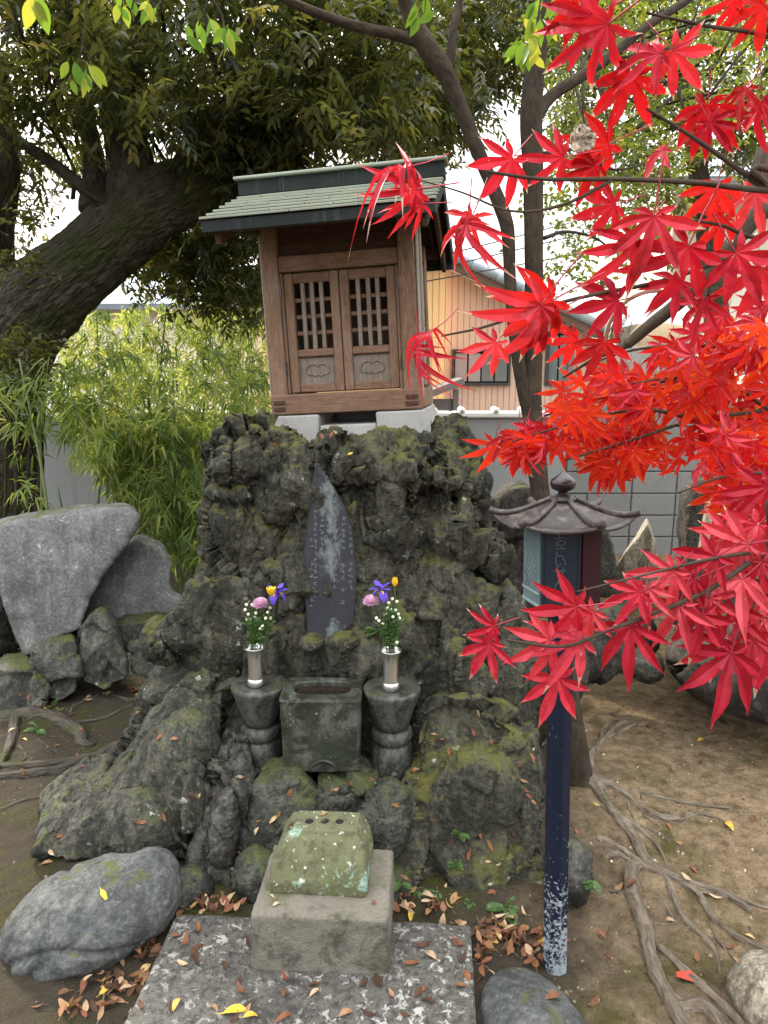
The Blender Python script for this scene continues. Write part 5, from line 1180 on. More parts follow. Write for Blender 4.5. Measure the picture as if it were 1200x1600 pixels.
# roots of the big tree spreading over the soil at left
slim_ref = [None]; rootr = random.Random(3)
def ground_root(pxs, radii, parent, org, m, seed, z0=0.0, seg=10):
    pts = []
    for (px, py), r in zip(pxs, radii):
        g = G(px, py); pts.append(Vector((g.x, g.y, gz(g.x, g.y) + r * 0.02)) + Vector((rootr.gauss(0, 1), rootr.gauss(0, 1), 0)) * min(0.012, r * 0.5) - Vector(org))
    return obj('root', tube('root', pts, [x * (1.0 if parent is slim_ref[0] else 0.72) for x in radii], seg, 10, m, 0.38, seed), None, parent)
for k, (pp, rr_) in enumerate((
        ([(335, 1060), (270, 1095), (215, 1150), (150, 1180), (80, 1205), (-20, 1215)], [0.10, 0.085, 0.05, 0.040, 0.032, 0.025]),
        ([(300, 1090), (250, 1135), (190, 1170), (120, 1188), (40, 1195), (-20, 1190)], [0.08, 0.07, 0.04, 0.03, 0.024, 0.02]),
        ([(250, 1075), (228, 1110), (222, 1150), (160, 1195), (90, 1225)], [0.05, 0.05, 0.035, 0.025, 0.012]),
        ([(-20, 1130), (20, 1122), (70, 1122), (115, 1140), (135, 1160), (150, 1162)], [0.06, 0.055, 0.05, 0.045, 0.035, 0.015]),
        ([(25, 1125), (28, 1155), (10, 1185), (-10, 1200)], [0.04, 0.03, 0.022, 0.016]),
        ([(110, 1130), (160, 1120), (200, 1105), (240, 1090)], [0.016, 0.016, 0.014, 0.012]),
        ([(95, 1250), (50, 1248), (0, 1262), (-20, 1270)], [0.008, 0.012, 0.012, 0.01]),
        ([(60, 1155), (75, 1165), (95, 1178)], [0.008, 0.006, 0.003]),
        ([(110, 1115), (120, 1100), (150, 1085), (160, 1080)], [0.014, 0.010, 0.010, 0.008]),
        ([(175, 1085), (200, 1092), (225, 1090), (240, 1078)], [0.008, 0.012, 0.010, 0.008]),
        ([(25, 1165), (40, 1180), (35, 1190)], [0.012, 0.008, 0.004]))):
    ground_root(pp, rr_, big, bt_base, M['root_dark'], 30 + k)

# ------------------------------------------------------------------ slender two-stemmed tree behind the lamp
st_base = G(902, 1228); st_base.z = gz(st_base.x, st_base.y) - 0.03; SY = st_base.y
slim = empty('slender_tree', st_base, (0, 0, 0), 'slender grey brown tree with two stems rising behind the lamp', 'tree')
slim_ref[0] = slim
def S(px, py, dy=0.0): return rel(P(px, py, SY + dy), st_base)
rpx = MPP(600, SY)
def stem(name, pts, w, seg=24, wob=0.05, seed=1, n=10): return obj(name, tube(name, [S(*p) for p in pts], [x * rpx / 2 * (0.84 if i_ < 3 and name == 'trunk' else 0.64) for i_, x in enumerate(w)], seg, n, M['bark_slim'], wob, seed), None, slim)
stem('trunk', [(906, 1245), (900, 1215), (893, 1150), (884, 1060), (868, 940), (852, 840), (843, 760), (836, 690), (832, 620), (835, 520), (834, 400), (833, 280), (830, 180), (838, 90), (848, 0), (852, -120)], [96, 72, 58, 54, 52, 50, 47, 48, 44, 44, 44, 46, 50, 44, 40, 36], 28, 0.05, 3)
stem('stem', [(834, 680, 0.01), (818, 610, -0.01), (804, 520, -0.02), (797, 440, -0.02), (795, 385, -0.02), (790, 345, -0.02), (765, 280, -0.02), (738, 215, -0.03), (712, 150, -0.04), (690, 105, -0.05), (665, 70, -0.06), (640, 20, -0.08), (625, -30, -0.1), (600, -130, -0.1)], [30, 32, 30, 28, 30, 33, 32, 33, 35, 42, 44, 34, 30, 24], 24, 0.06, 5)
stem('branch', [(668, 72, -0.05), (620, 55, -0.08), (560, 42, -0.12), (500, 22, -0.16), (440, -5, -0.2), (380, -50, -0.25)], [24, 22, 21, 19, 17, 15], 16, 0.05, 6)
stem('branch', [(695, 118, -0.04), (704, 88, -0.03), (709, 45, -0.02), (718, 0, 0.0), (730, -60, 0.02)], [26, 20, 18, 16, 14], 16, 0.05, 7)
stem('branch', [(836, 185, 0.0), (862, 150, 0.05), (910, 118, 0.10), (960, 82, 0.18), (1010, 42, 0.25), (1075, 0, 0.35), (1150, -50, 0.45)], [30, 28, 26, 24, 21, 18, 15], 16, 0.05, 8)
stem('branch', [(850, 372, 0.0), (885, 362, 0.1), (930, 372, 0.2), (960, 395, 0.3)], [10, 8, 6, 4], 8, 0.05, 9)
stem('branch', [(850, 240, 0.0), (900, 235, 0.15), (960, 265, 0.3), (1030, 250, 0.45)], [10, 8, 6, 4], 8, 0.05, 10)
for k, (pp, rr_) in enumerate((
        ([(902, 1225), (935, 1240), (955, 1275), (985, 1320), (1020, 1355), (1075, 1385), (1130, 1395), (1175, 1420)], [0.05, 0.032, 0.020, 0.020, 0.020, 0.018, 0.014, 0.010]),
        ([(905, 1230), (935, 1235), (975, 1250), (1010, 1275), (1050, 1285), (1095, 1272), (1140, 1290)], [0.05, 0.026, 0.016, 0.018, 0.018, 0.012, 0.007]),
        ([(1005, 1350), (988, 1370), (995, 1410), (1015, 1460), (1025, 1505), (1045, 1560), (1075, 1620)], [0.014, 0.026, 0.026, 0.024, 0.022, 0.022, 0.020]),
        ([(935, 1320), (965, 1335), (1000, 1355), (1040, 1375), (1060, 1420), (1085, 1450), (1115, 1480), (1125, 1520)], [0.012, 0.014, 0.016, 0.012, 0.011, 0.011, 0.008, 0.004]),
        ([(1040, 1370), (1085, 1395), (1110, 1430), (1150, 1460), (1210, 1485)], [0.010, 0.012, 0.012, 0.011, 0.009]),
        ([(1030, 1480), (1070, 1515), (1110, 1550), (1150, 1590), (1180, 1630)], [0.012, 0.014, 0.014, 0.014, 0.013]),
        ([(1020, 1470), (1018, 1510), (1040, 1550), (1065, 1575), (1055, 1610)], [0.006, 0.007, 0.009, 0.010, 0.009]),
        ([(1060, 1585), (1095, 1570), (1130, 1610)], [0.02, 0.022, 0.02]),
        ([(915, 1205), (925, 1185), (940, 1160), (970, 1130), (1000, 1128)], [0.04, 0.020, 0.013, 0.012, 0.007]),
        ([(935, 1165), (938, 1140), (955, 1125), (985, 1122)], [0.010, 0.009, 0.008, 0.006]),
        ([(925, 1180), (950, 1152), (985, 1138), (1005, 1125)], [0.008, 0.010, 0.010, 0.005]),
        ([(985, 1245), (1030, 1250), (1080, 1260), (1140, 1262)], [0.006, 0.009, 0.008, 0.004]),
        ([(930, 1270), (955, 1285), (990, 1300), (1030, 1330), (1045, 1365)], [0.008, 0.010, 0.009, 0.007, 0.004]),
        ([(980, 1265), (990, 1290), (1000, 1310)], [0.005, 0.006, 0.003]),
        ([(1000, 1300), (1030, 1310), (1060, 1330)], [0.005, 0.006, 0.003]),
        ([(940, 1350), (965, 1345), (985, 1352), (1015, 1345)], [0.010, 0.012, 0.010, 0.006]),
        ([(1030, 1400), (1050, 1440), (1028, 1445)], [0.006, 0.006, 0.003]),
        ([(1085, 1395), (1140, 1400), (1200, 1415)], [0.006, 0.008, 0.007]),
        ([(860, 1115), (830, 1125), (805, 1135)], [0.012, 0.010, 0.006]), ([(875, 1140), (850, 1165), (835, 1175)], [0.012, 0.010, 0.006]), ([(870, 1100), (840, 1105), (815, 1115)], [0.010, 0.008, 0.005]),
        ([(1000, 1250), (1005, 1282), (1030, 1300)], [0.004, 0.004, 0.003]), ([(1110, 1440), (1125, 1470), (1150, 1500)], [0.004, 0.005, 0.003]), ([(950, 1395), (975, 1400), (1000, 1430)], [0.004, 0.004, 0.003]))):
    ground_root(pp, rr_, slim, st_base, M['root'], 60 + k)
# its light crown: small yellow green leaves
cen = np.concatenate([pts_in([(860, -80), (1230, -80), (1230, 40), (1180, 180), (1020, 260), (900, 240), (860, 130)], 180, 3.2, 4.6),
                      pts_in([(880, 230), (1050, 240), (1030, 320), (930, 340), (880, 300)], 30, 3.0, 3.8),
                      pts_in([(860, 330), (960, 340), (960, 430), (870, 440)], 16, 2.8, 3.4)])
tw = np.repeat(cen, 4, 0) + rng.normal(size=(len(cen) * 4, 3)) * 0.08
bs, d, nr, ix = sprays(tw, 8, 0.16, 0.04, 0.02, 0.15, 0.9)
me = leaf_mass('crown', bs - np.array(st_base), d, nr, rng.uniform(0.022, 0.040, len(bs)), rng.uniform(0.013, 0.021, len(bs)), M['leaf_yel'], 0.12, 0.2, np.clip(rng.normal(0.45, 0.25, len(bs)), 0, 1), (0.35, 0.68, 0.8))
tag(obj('crown', me, None, slim), 'sparse small yellow green leaves', kind='stuff')
for k in range(22):
    c = cen[k * 8 % len(cen)]; s_ = np.array(P(900 + 12 * k, 120 - 5 * k + 60 * (k % 3), SY + 0.2 + 0.02 * k))
    obj('twig', tube('twig', [rel(s_, st_base), rel((s_ + c) / 2 + np.array([0, 0, 0.05]), st_base), rel(c, st_base)], [0.006, 0.005, 0.002], 6, 5, M['bark_slim']), None, slim)
# individual leaves hanging close to the camera
def sprig_leaf_mesh(L, Wd, droop):
    V, F = [], []; n = 8
    for i in range(n + 1):
        f = i / n; w = Wd * 0.5 * math.sin(math.pi * min(1, f * 0.97 + 0.02) ** 0.85); z = -droop * L * f * f
        V += [(-w, L * f, z + 0.18 * w), (0, L * f, z), (w, L * f, z + 0.18 * w)]
    for i in range(n):
        a = i * 3; F += [(a, a + 1, a + 4, a + 3), (a + 1, a + 2, a + 5, a + 4)]
    V += [(-0.0006, -0.012, 0.0), (0.0006, -0.012, 0), (0.0006, 0, 0), (-0.0006, 0, 0)]; b = len(V) - 4; F.append((b, b + 1, b + 2, b + 3))
    me = mesh_np('leaf', V, F, True, M['leaf_sprig']); return me
sl_m = [sprig_leaf_mesh(0.055, 0.026, 0.15), sprig_leaf_mesh(0.060, 0.024, 0.3), sprig_leaf_mesh(0.048, 0.024, 0.05)]
def facing(px, py, y, ang, tilt=0.5, roll=None, r=random):
    """orientation of a leaf at a place: its tip points at the picture angle ang (0 right, 90 up), its face roughly to the viewer"""
    p = P(px, py, y); vdir = (Vector((0, 0, CAM_H)) - p).normalized(); rt = Vector((1, 0, 0)); upv = vdir.cross(rt).normalized(); rt = upv.cross(vdir).normalized()
    yd = (rt * math.cos(R(ang)) + upv * math.sin(R(ang))).normalized()
    zd = (vdir + Vector((r.gauss(0, 1), r.gauss(0, 1), r.gauss(0, 1))) * tilt * 0.5).normalized()
    zd = (zd - yd * zd.dot(yd) * 0.6).normalized(); xd = yd.cross(zd).normalized(); yd2 = zd.cross(xd)
    return p, Matrix((xd, yd2, zd)).transposed().to_euler()
kr = random.Random(21)
sp = []
for (cx, cy_, n, y, spread, size) in ((55, -6, 3, 0.75, 8, 0.85), (310, 40, 7, 1.45, 24, 0.62), (350, 45, 4, 1.45, 10, 0.62), (205, 4, 7, 1.6, 26, 0.6), (232, 8, 5, 1.6, 16, 0.6), (835, 50, 14, 1.45, 28, 0.72), (820, 72, 8, 1.5, 20, 0.66), (845, 15, 8, 1.6, 24, 0.7), (665, 12, 6, 2.2, 22, 1.0), (120, 110, 8, 2.3, 25, 1.0)):
    for k in range(n):
        px, py = cx + kr.uniform(-spread, spread), cy_ + kr.uniform(-spread, spread) * 0.8
        p, e = facing(px, py, y + kr.uniform(-0.05, 0.05), kr.choice((250, 290, 270, 230, 310)) + kr.uniform(-20, 20), 0.8, r=kr)
        s_ = size * kr.uniform(0.8, 1.15) * (1.0 if y > 1 else 0.62)
        obj('leaf', sl_m[kr.randrange(3)], None, slim, rel(p, st_base), e, (s_, s_, s_)); sp.append(p)
for (a, b, c) in (((70, -60, 0.75), (60, -30, 0.75), (55, -6, 0.75)), ((300, -80, 1.45), (325, -10, 1.45), (310, 40, 1.45)), ((325, -10, 1.45), (345, 20, 1.45), (352, 48, 1.45)), ((230, -80, 1.6), (215, -20, 1.6), (205, 15, 1.6)), ((860, -80, 1.5), (845, 0, 1.48), (830, 85, 1.46)), ((660, -60, 2.2), (665, -20, 2.2), (664, 20, 2.2)), ((140, -60, 2.3), (130, 60, 2.3), (118, 120, 2.3))):
    obj('twig', tube('twig', [rel(P(*q), st_base) for q in (a, b, c)], [0.003, 0.0022, 0.0012], 6, 5, M['bark_slim']), None, slim)

# ------------------------------------------------------------------ evergreen beyond the wall at upper right
fr_base = P(1120, 700, 9.2); fr_base.z = 0
far = empty('garden_tree', fr_base, (0, 0, 0), 'dark leafy tree beyond the wall behind the slender tree', 'tree')
obj('trunk', tube('trunk', [rel(p, fr_base) for p in (fr_base, P(1125, 600, 9.2), P(1110, 400, 9.2), P(1080, 200, 9.2), P(1050, 20, 9.2))], [0.20, 0.17, 0.14, 0.10, 0.06], 14, 8, M['bark_big'], 0.08, 9), None, far)
cen = pts_in([(790, -160), (1330, -160), (1330, 60), (1280, 260), (1120, 320), (960, 330), (880, 250), (845, 150), (800, 60)], 330, 8.4, 10.4)
tw = np.repeat(cen, 5, 0) + rng.normal(size=(len(cen) * 5, 3)) * 0.2
bs, d, nr, ix = sprays(tw, 9, 0.36, 0.1, 0.04, 0.3)
me = leaf_mass('crown', bs - np.array(fr_base), d, nr, rng.uniform(0.08, 0.13, len(bs)), rng.uniform(0.034, 0.05, len(bs)), M['leaf_dark'], 0.2, 0.2, np.clip(rng.normal(0.35, 0.2, len(bs)), 0, 1))
tag(obj('crown', me, None, far), kind='stuff')

# ------------------------------------------------------------------ bamboo on the left
def bamboo(pxs, label, y, n_clump, region, seedk):
    b = P(pxs[0][0], pxs[0][1], y); b.z = 0
    e = empty('bamboo', b, (0, 0, 0), label, 'bamboo', 'bamboo thicket in front of the wall')
    rb_ = random.Random(seedk)
    for k, (bx_, by_, tx, ty) in enumerate(region['culms'][::2] + region['culms'][1:2]):
        g = P(bx_, by_, y + rb_.uniform(-0.25, 0.25)); g.z = -0.02; tpt = P(tx, ty, y + rb_.uniform(-0.4, 0.2)); md = (g + tpt) / 2 + Vector((rb_.uniform(-0.06, 0.06), 0, 0.1))
        obj('culm', tube('culm', [rel(g, b), rel(md, b), rel(tpt, b)], [0.011, 0.009, 0.004], 8, 7, M['culm']), None, e)
    cen = np.concatenate([pts_in(pl_, n, y - dy, y + dy) for (pl_, n, dy) in region['leaves']])
    n = len(cen); nl = 6                                     # fans of 6 narrow leaves at a twig's end
    tdir = rdir(n); tdir[:, 2] = -np.abs(tdir[:, 2]) * 0.5 - 0.15; tdir = norm(tdir)
    bs = np.repeat(cen, nl, 0) + rng.normal(size=(n * nl, 3)) * 0.016
    d = np.repeat(tdir, nl, 0) + rng.normal(size=(n * nl, 3)) * 0.55; nr = rng.normal(size=(n * nl, 3)) * 0.5 + np.array([0, -0.3, 1.0])
    me = leaf_mass('foliage', bs - np.array(b), d, nr, rng.uniform(0.07, 0.135, n * nl), rng.uniform(0.0095, 0.0155, n * nl), M['leaf_bamboo'], 0.3, 0.25, np.clip(np.repeat(rng.normal(0.42, 0.24, n), nl) + rng.normal(0, 0.1, n * nl), 0, 1), (0.22, 0.55, 0.85))
    tag(obj('foliage', me, None, e), 'fans of narrow green bamboo leaves', kind='stuff')
bamboo([(290, 900)], 'dense bamboo clump beside the left flank of the lava rock', 4.5, 0, {'culms': [(286, 940, 270, 560), (292, 940, 330, 520), (300, 938, 230, 600), (318, 930, 380, 540), (255, 930, 180, 620), (330, 900, 400, 600)],
    'leaves': [([(185, 660), (410, 655), (340, 700), (325, 780), (330, 880), (270, 870), (190, 800), (150, 720)], 900, 0.35), ([(95, 640), (200, 650), (210, 720), (160, 740), (110, 700)], 90, 0.3), ([(110, 560), (180, 530), (260, 575), (330, 545), (415, 570), (415, 670), (200, 690), (110, 660)], 420, 0.45), ([(270, 780), (335, 780), (330, 880), (300, 900)], 110, 0.2)]}, 3)
bamboo([(180, 900)], 'sunlit bamboo standing nearer the wall below the big limb', 5.7, 0, {'culms': [(180, 900, 150, 480), (140, 900, 210, 470), (230, 900, 260, 480), (300, 880, 330, 470), (360, 880, 395, 480), (110, 900, 100, 520)],
    'leaves': [([(85, 500), (250, 470), (330, 480), (415, 500), (415, 660), (90, 650)], 820, 0.45), ([(300, 470), (415, 460), (415, 600), (300, 560)], 90, 0.4)]}, 4)
bamboo([(40, 850)], 'low bamboo sprays growing across the big trunk at the left edge', 4.0, 0, {'culms': [(40, 860, 60, 600), (70, 860, 30, 560), (90, 850, 90, 760)],
    'leaves': [([(-20, 560), (95, 560), (150, 640), (130, 690), (40, 680), (-20, 640)], 85, 0.2), ([(10, 700), (90, 710), (90, 800), (30, 790)], 12, 0.15), ([(90, 600), (190, 640), (170, 740), (110, 720)], 40, 0.2)]}, 5)
# broad-leaved shrub at the left edge
sb = P(20, 860, 4.1); sb.z = 0
shrub = empty('shrub', sb, (0, 0, 0), 'glossy leaved shrub in front of the big trunk at the left edge', 'shrub')
for k in range(5):
    obj('stem', tube('stem', [(0.02 * k, 0, -0.02), (0.05 * k - 0.1, 0, 0.5), rel(P(-10 + 22 * k, 560 - 12 * (k % 2), 4.1), sb)], [0.012, 0.01, 0.004], 7, 6, M['bark_slim']), None, shrub)
cen = np.concatenate([pts_in([(-30, 510), (40, 510), (85, 545), (75, 600), (0, 610), (-30, 590)], 46, 3.95, 4.25), pts_in([(-20, 395), (60, 395), (90, 425), (40, 432), (-20, 425)], 14, 3.9, 4.1), pts_in([(-20, 325), (50, 328), (70, 345), (-20, 352)], 8, 3.9, 4.1)])
tw = np.repeat(cen, 3, 0) + rng.normal(size=(len(cen) * 3, 3)) * 0.03
bs, d, nr, ix = sprays(tw, 7, 0.12, 0.04, 0.02, 0.1, 1.0)
me = leaf_mass('foliage', bs - np.array(sb), d, nr, rng.uniform(0.03, 0.05, len(bs)), rng.uniform(0.014, 0.02, len(bs)), M['leaf_dark'], 0.12, 0.2, np.clip(rng.normal(0.5, 0.25, len(bs)), 0, 1), (0.35, 0.68, 0.85))
tag(obj('foliage', me, None, shrub), kind='stuff')
obj('branch', tube('branch', [rel(P(-60, 440, 4.1), sb), rel(P(0, 415, 4.05), sb), rel(P(70, 412, 4.0), sb)], [0.012, 0.008, 0.003], 7, 5, M['bark_slim']), None, shrub)
# ------------------------------------------------------------------ red maple entering from the right
def maple_leaf(seed, curl=0.0, narrow=1.0, droop=0.25, lobes=7):
    r = random.Random(seed); V = [(0, 0, 0)]; F = []; TIP = [0.0]; VE = [0.0]
    angs = {7: [-122, -78, -39, 0, 39, 78, 122], 5: [-88, -44, 0, 44, 88]}[lobes]; lens = {7: [0.36, 0.72, 0.94, 1.0, 0.94, 0.72, 0.36], 5: [0.62, 0.90, 1.0, 0.90, 0.62]}[lobes]
    angs = [a + r.uniform(-5, 5) for a in angs]; lens = [l * r.uniform(0.9, 1.06) for l in lens]; n = len(angs)
    def add(x, y, z, tip, ve): V.append((x, y, z)); TIP.append(tip); VE.append(ve); return len(V) - 1
    sin_ = []
    for i in range(n + 1):
        if i == 0: a, rad = angs[0] - 26, 0.13
        elif i == n: a, rad = angs[-1] + 26, 0.13
        else: a, rad = (angs[i - 1] + angs[i]) / 2, 0.27 * (min(lens[i - 1], lens[i]) ** 0.5)
        sin_.append(add(rad * math.sin(R(a)), rad * math.cos(R(a)), 0.035, 0.15, 1.0))
    for i in range(n):
        a = R(angs[i]); L = lens[i]; dx, dy = math.sin(a), math.cos(a); px_, py_ = dy, -dx
        w = 0.225 * narrow * (L ** 0.6) * r.uniform(0.9, 1.1); bend = r.uniform(-0.10, 0.10); tipc = curl * r.uniform(0.4, 1.4) + r.uniform(-0.1, 0.3); lt = r.uniform(-0.32, 0.18); wv = r.uniform(0, 6.3)
        prev = (sin_[i], 0, sin_[i + 1])
        for f, ww in ((0.30, 0.74), (0.48, 1.0), (0.64, 0.92), (0.80, 0.56), (0.91, 0.24)):
            off_ = bend * f * f; z = -droop * (L * f) ** 2 - tipc * max(0, f - 0.45) ** 2 * 1.6 + lt * L * f * f + 0.02 * math.sin(9 * f + wv)
            cx, cy_ = dx * L * f + px_ * off_, dy * L * f + py_ * off_; up_ = w * ww * (0.20 * (1 + 1.5 * curl) + 0.16 * math.sin(7 * f + wv))
            wl = w * ww * 0.5
            l = add(cx - px_ * wl, cy_ - py_ * wl, z + up_, f, 1.0); m_ = add(cx, cy_, z, f, 0.0); rr_ = add(cx + px_ * wl, cy_ + py_ * wl, z + up_, f, 1.0)
            F += [(prev[0], prev[1], m_, l), (prev[1], prev[2], rr_, m_)]; prev = (l, m_, rr_)
        off_ = bend; t_ = add(dx * L * 1.04 + px_ * off_, dy * L * 1.04 + py_ * off_, -droop * L * L - tipc * 0.55 + lt * L, 1.05, 0.5)
        F += [(prev[0], prev[1], t_), (prev[1], prev[2], t_)]
    # stalk
    sl_n = r.uniform(0.5, 0.85); sb_ = []
    for (f, z) in ((0, 0), (0.5, 0.05), (1.0, 0.16)):
        sb_.append([add(s_ * 0.0125, -sl_n * f, z + h_, 0.0, 0.0) for s_, h_ in ((-1, 0), (1, 0), (0, 0.018))])
    nf = len(F)
    for a, b in zip(sb_[:-1], sb_[1:]):
        for k in range(3): F.append((a[k], a[(k + 1) % 3], b[(k + 1) % 3], b[k]))
    return V, F, TIP, VE, nf
def maple_mesh(mats, **kw):
    V, F, TIP, VE, nf = maple_leaf(**kw); me = mesh_np('maple_leaf', V, F, True, mats[0]); me.materials.append(M['stalk'])
    set_attr(me, 'tip', TIP); set_attr(me, 'vein', VE)
    mi = np.zeros(len(F), np.int32); mi[nf:] = 1; me.polygons.foreach_set('material_index', mi); return me
NEAR = [maple_mesh([M['maple_near']], seed=k, curl=c, droop=d_, narrow=w_) for k, (c, d_, w_) in enumerate(((0.05, 0.15, 1.0), (0.15, 0.25, 1.0), (0.3, 0.3, 0.9), (0.1, 0.1, 1.1), (0.0, 0.35, 1.05), (0.2, 0.2, 0.95)))]
CURL = [maple_mesh([M['maple_near']], seed=20 + k, curl=c, droop=0.5, narrow=w_) for k, (c, w_) in enumerate(((1.0, 0.6), (1.3, 0.55), (0.8, 0.7)))]
FAR = [maple_mesh([M['maple_far']], seed=40 + k, curl=c, droop=d_, narrow=w_, lobes=lb) for k, (c, d_, w_, lb) in enumerate(((0.05, 0.2, 1.05, 7), (0.15, 0.3, 1.0, 7), (0.0, 0.15, 1.15, 5), (0.1, 0.35, 1.0, 7), (0.2, 0.25, 1.1, 5)))]
RED = [maple_mesh([M['maple_back']], seed=60 + k, curl=0.05, droop=0.15, narrow=1.1) for k in range(2)]
mb = Vector((1.75, 1.35, 0.0)); mb.z = gz(mb.x, mb.y) - 0.03
maple = empty('maple_tree', mb, (0, 0, 0), 'red leaved maple tree reaching in from the right', 'tree')
def mt(name, pts, rad, seg=10, n=8, wob=0.05, seed=1): return obj(name, tube(name, [rel(p, mb) for p in pts], rad, seg, n, M['bark_maple'], wob, seed), None, maple)
mt('trunk', [mb, mb + Vector((0.02, 0.02, 0.5)), mb + Vector((-0.05, 0.0, 1.0)), mb + Vector((-0.02, -0.05, 1.6)), mb + Vector((0.05, -0.1, 2.4)), mb + Vector((0.0, -0.15, 3.2))], [0.085, 0.065, 0.06, 0.055, 0.045, 0.03], 18, 10, 0.08, 4)
fork1 = mb + Vector((-0.03, -0.02, 1.35)); fork2 = mb + Vector((-0.02, -0.05, 1.7)); fork3 = mb + Vector((-0.04, 0, 0.95))
mt('branch', [fork2, P(1290, 240, 1.35), P(1190, 330, 1.3), P(1120, 410, 1.3), P(1070, 465, 1.32), P(1020, 505, 1.35), P(980, 538, 1.38)], [0.030, 0.022, 0.016, 0.0125, 0.0125, 0.0115, 0.0095], 12, 8, 0.12, 5)
mt('branch', [P(980, 538, 1.38), P(930, 560, 1.45), P(880, 590, 1.55)], [0.008, 0.004, 0.002])
TW = [([fork2, P(1330, 300, 0.75), P(1200, 298, 0.70), P(1080, 285, 0.68), P(960, 280, 0.68), P(850, 280, 0.66), P(760, 268, 0.66)], 0.0036), ([P(960, 280, 0.68), P(880, 320, 0.67), P(800, 330, 0.66), P(720, 300, 0.66), P(650, 280, 0.65)], 0.0016),
      ([P(1200, 298, 0.70), P(1120, 240, 0.70), P(1060, 200, 0.70), P(1010, 170, 0.70)], 0.0028), ([fork2, P(1340, 120, 0.8), P(1210, 60, 0.74), P(1100, 40, 0.72), P(1010, 20, 0.70)], 0.003),
      ([P(1330, 300, 0.75), P(1200, 370, 0.74), P(1120, 350, 0.72), P(1020, 338, 0.70)], 0.0028), ([P(1150, 400, 0.76), P(1030, 440, 0.74), P(930, 460, 0.72), P(850, 480, 0.70), P(760, 510, 0.68), P(690, 525, 0.67)], 0.0026),
      ([fork3, P(1320, 800, 0.85), P(1200, 860, 0.82), P(1110, 920, 0.80), P(1030, 955, 0.78), P(950, 985, 0.77), P(880, 1010, 0.76), P(790, 1000, 0.76)], 0.0042), ([P(1200, 860, 0.82), P(1130, 870, 0.80), P(1060, 885, 0.79), P(980, 905, 0.78), P(900, 925, 0.77)], 0.0026),
      ([P(1200, 860, 0.82), P(1180, 940, 0.80), P(1150, 1000, 0.78)], 0.0024),
      ([fork1, P(1400, 540, 1.6), P(1200, 560, 1.55), P(1080, 585, 1.5), P(960, 615, 1.5), P(850, 650, 1.5)], 0.0075), ([fork1, P(1380, 600, 1.5), P(1200, 640, 1.45), P(1090, 655, 1.42), P(980, 690, 1.4), P(880, 720, 1.4)], 0.006),
      ([P(1200, 560, 1.55), P(1100, 540, 1.5), P(1000, 545, 1.46), P(930, 565, 1.45)], 0.005), ([P(1090, 655, 1.42), P(1000, 640, 1.36), P(900, 660, 1.34), P(800, 690, 1.34)], 0.004),
      ([fork3, P(1330, 760, 1.15), P(1200, 740, 1.1), P(1130, 745, 1.08), P(1060, 770, 1.06)], 0.004), ([P(1200, 640, 1.45), P(1140, 600, 1.4), P(1060, 590, 1.36), P(980, 600, 1.34)], 0.004)]
for k, (pp, r0) in enumerate(TW):
    mt('twig', pp, [r0 * (1 - 0.65 * i / (len(pp) - 1)) for i in range(len(pp))], 7, 6, 0.0, k)
mr = random.Random(77); NL = [0]
def put(px, py, ang, L, y, kind='N', tilt=0.55):
    pool = {'N': NEAR, 'C': CURL, 'F': FAR, 'R': RED}[kind]
    if 825 < px < 925 and 700 < py < 815 and y > 1: return None
    p, e = facing(px, py, y, ang, tilt, r=mr); s_ = L * y / ray(px, py)[1] / FPX
    o = obj('leaf', pool[mr.randrange(len(pool))], None, maple, rel(p, mb), e, (s_ * mr.uniform(0.9, 1.1), s_, s_)); NL[0] += 1; return o
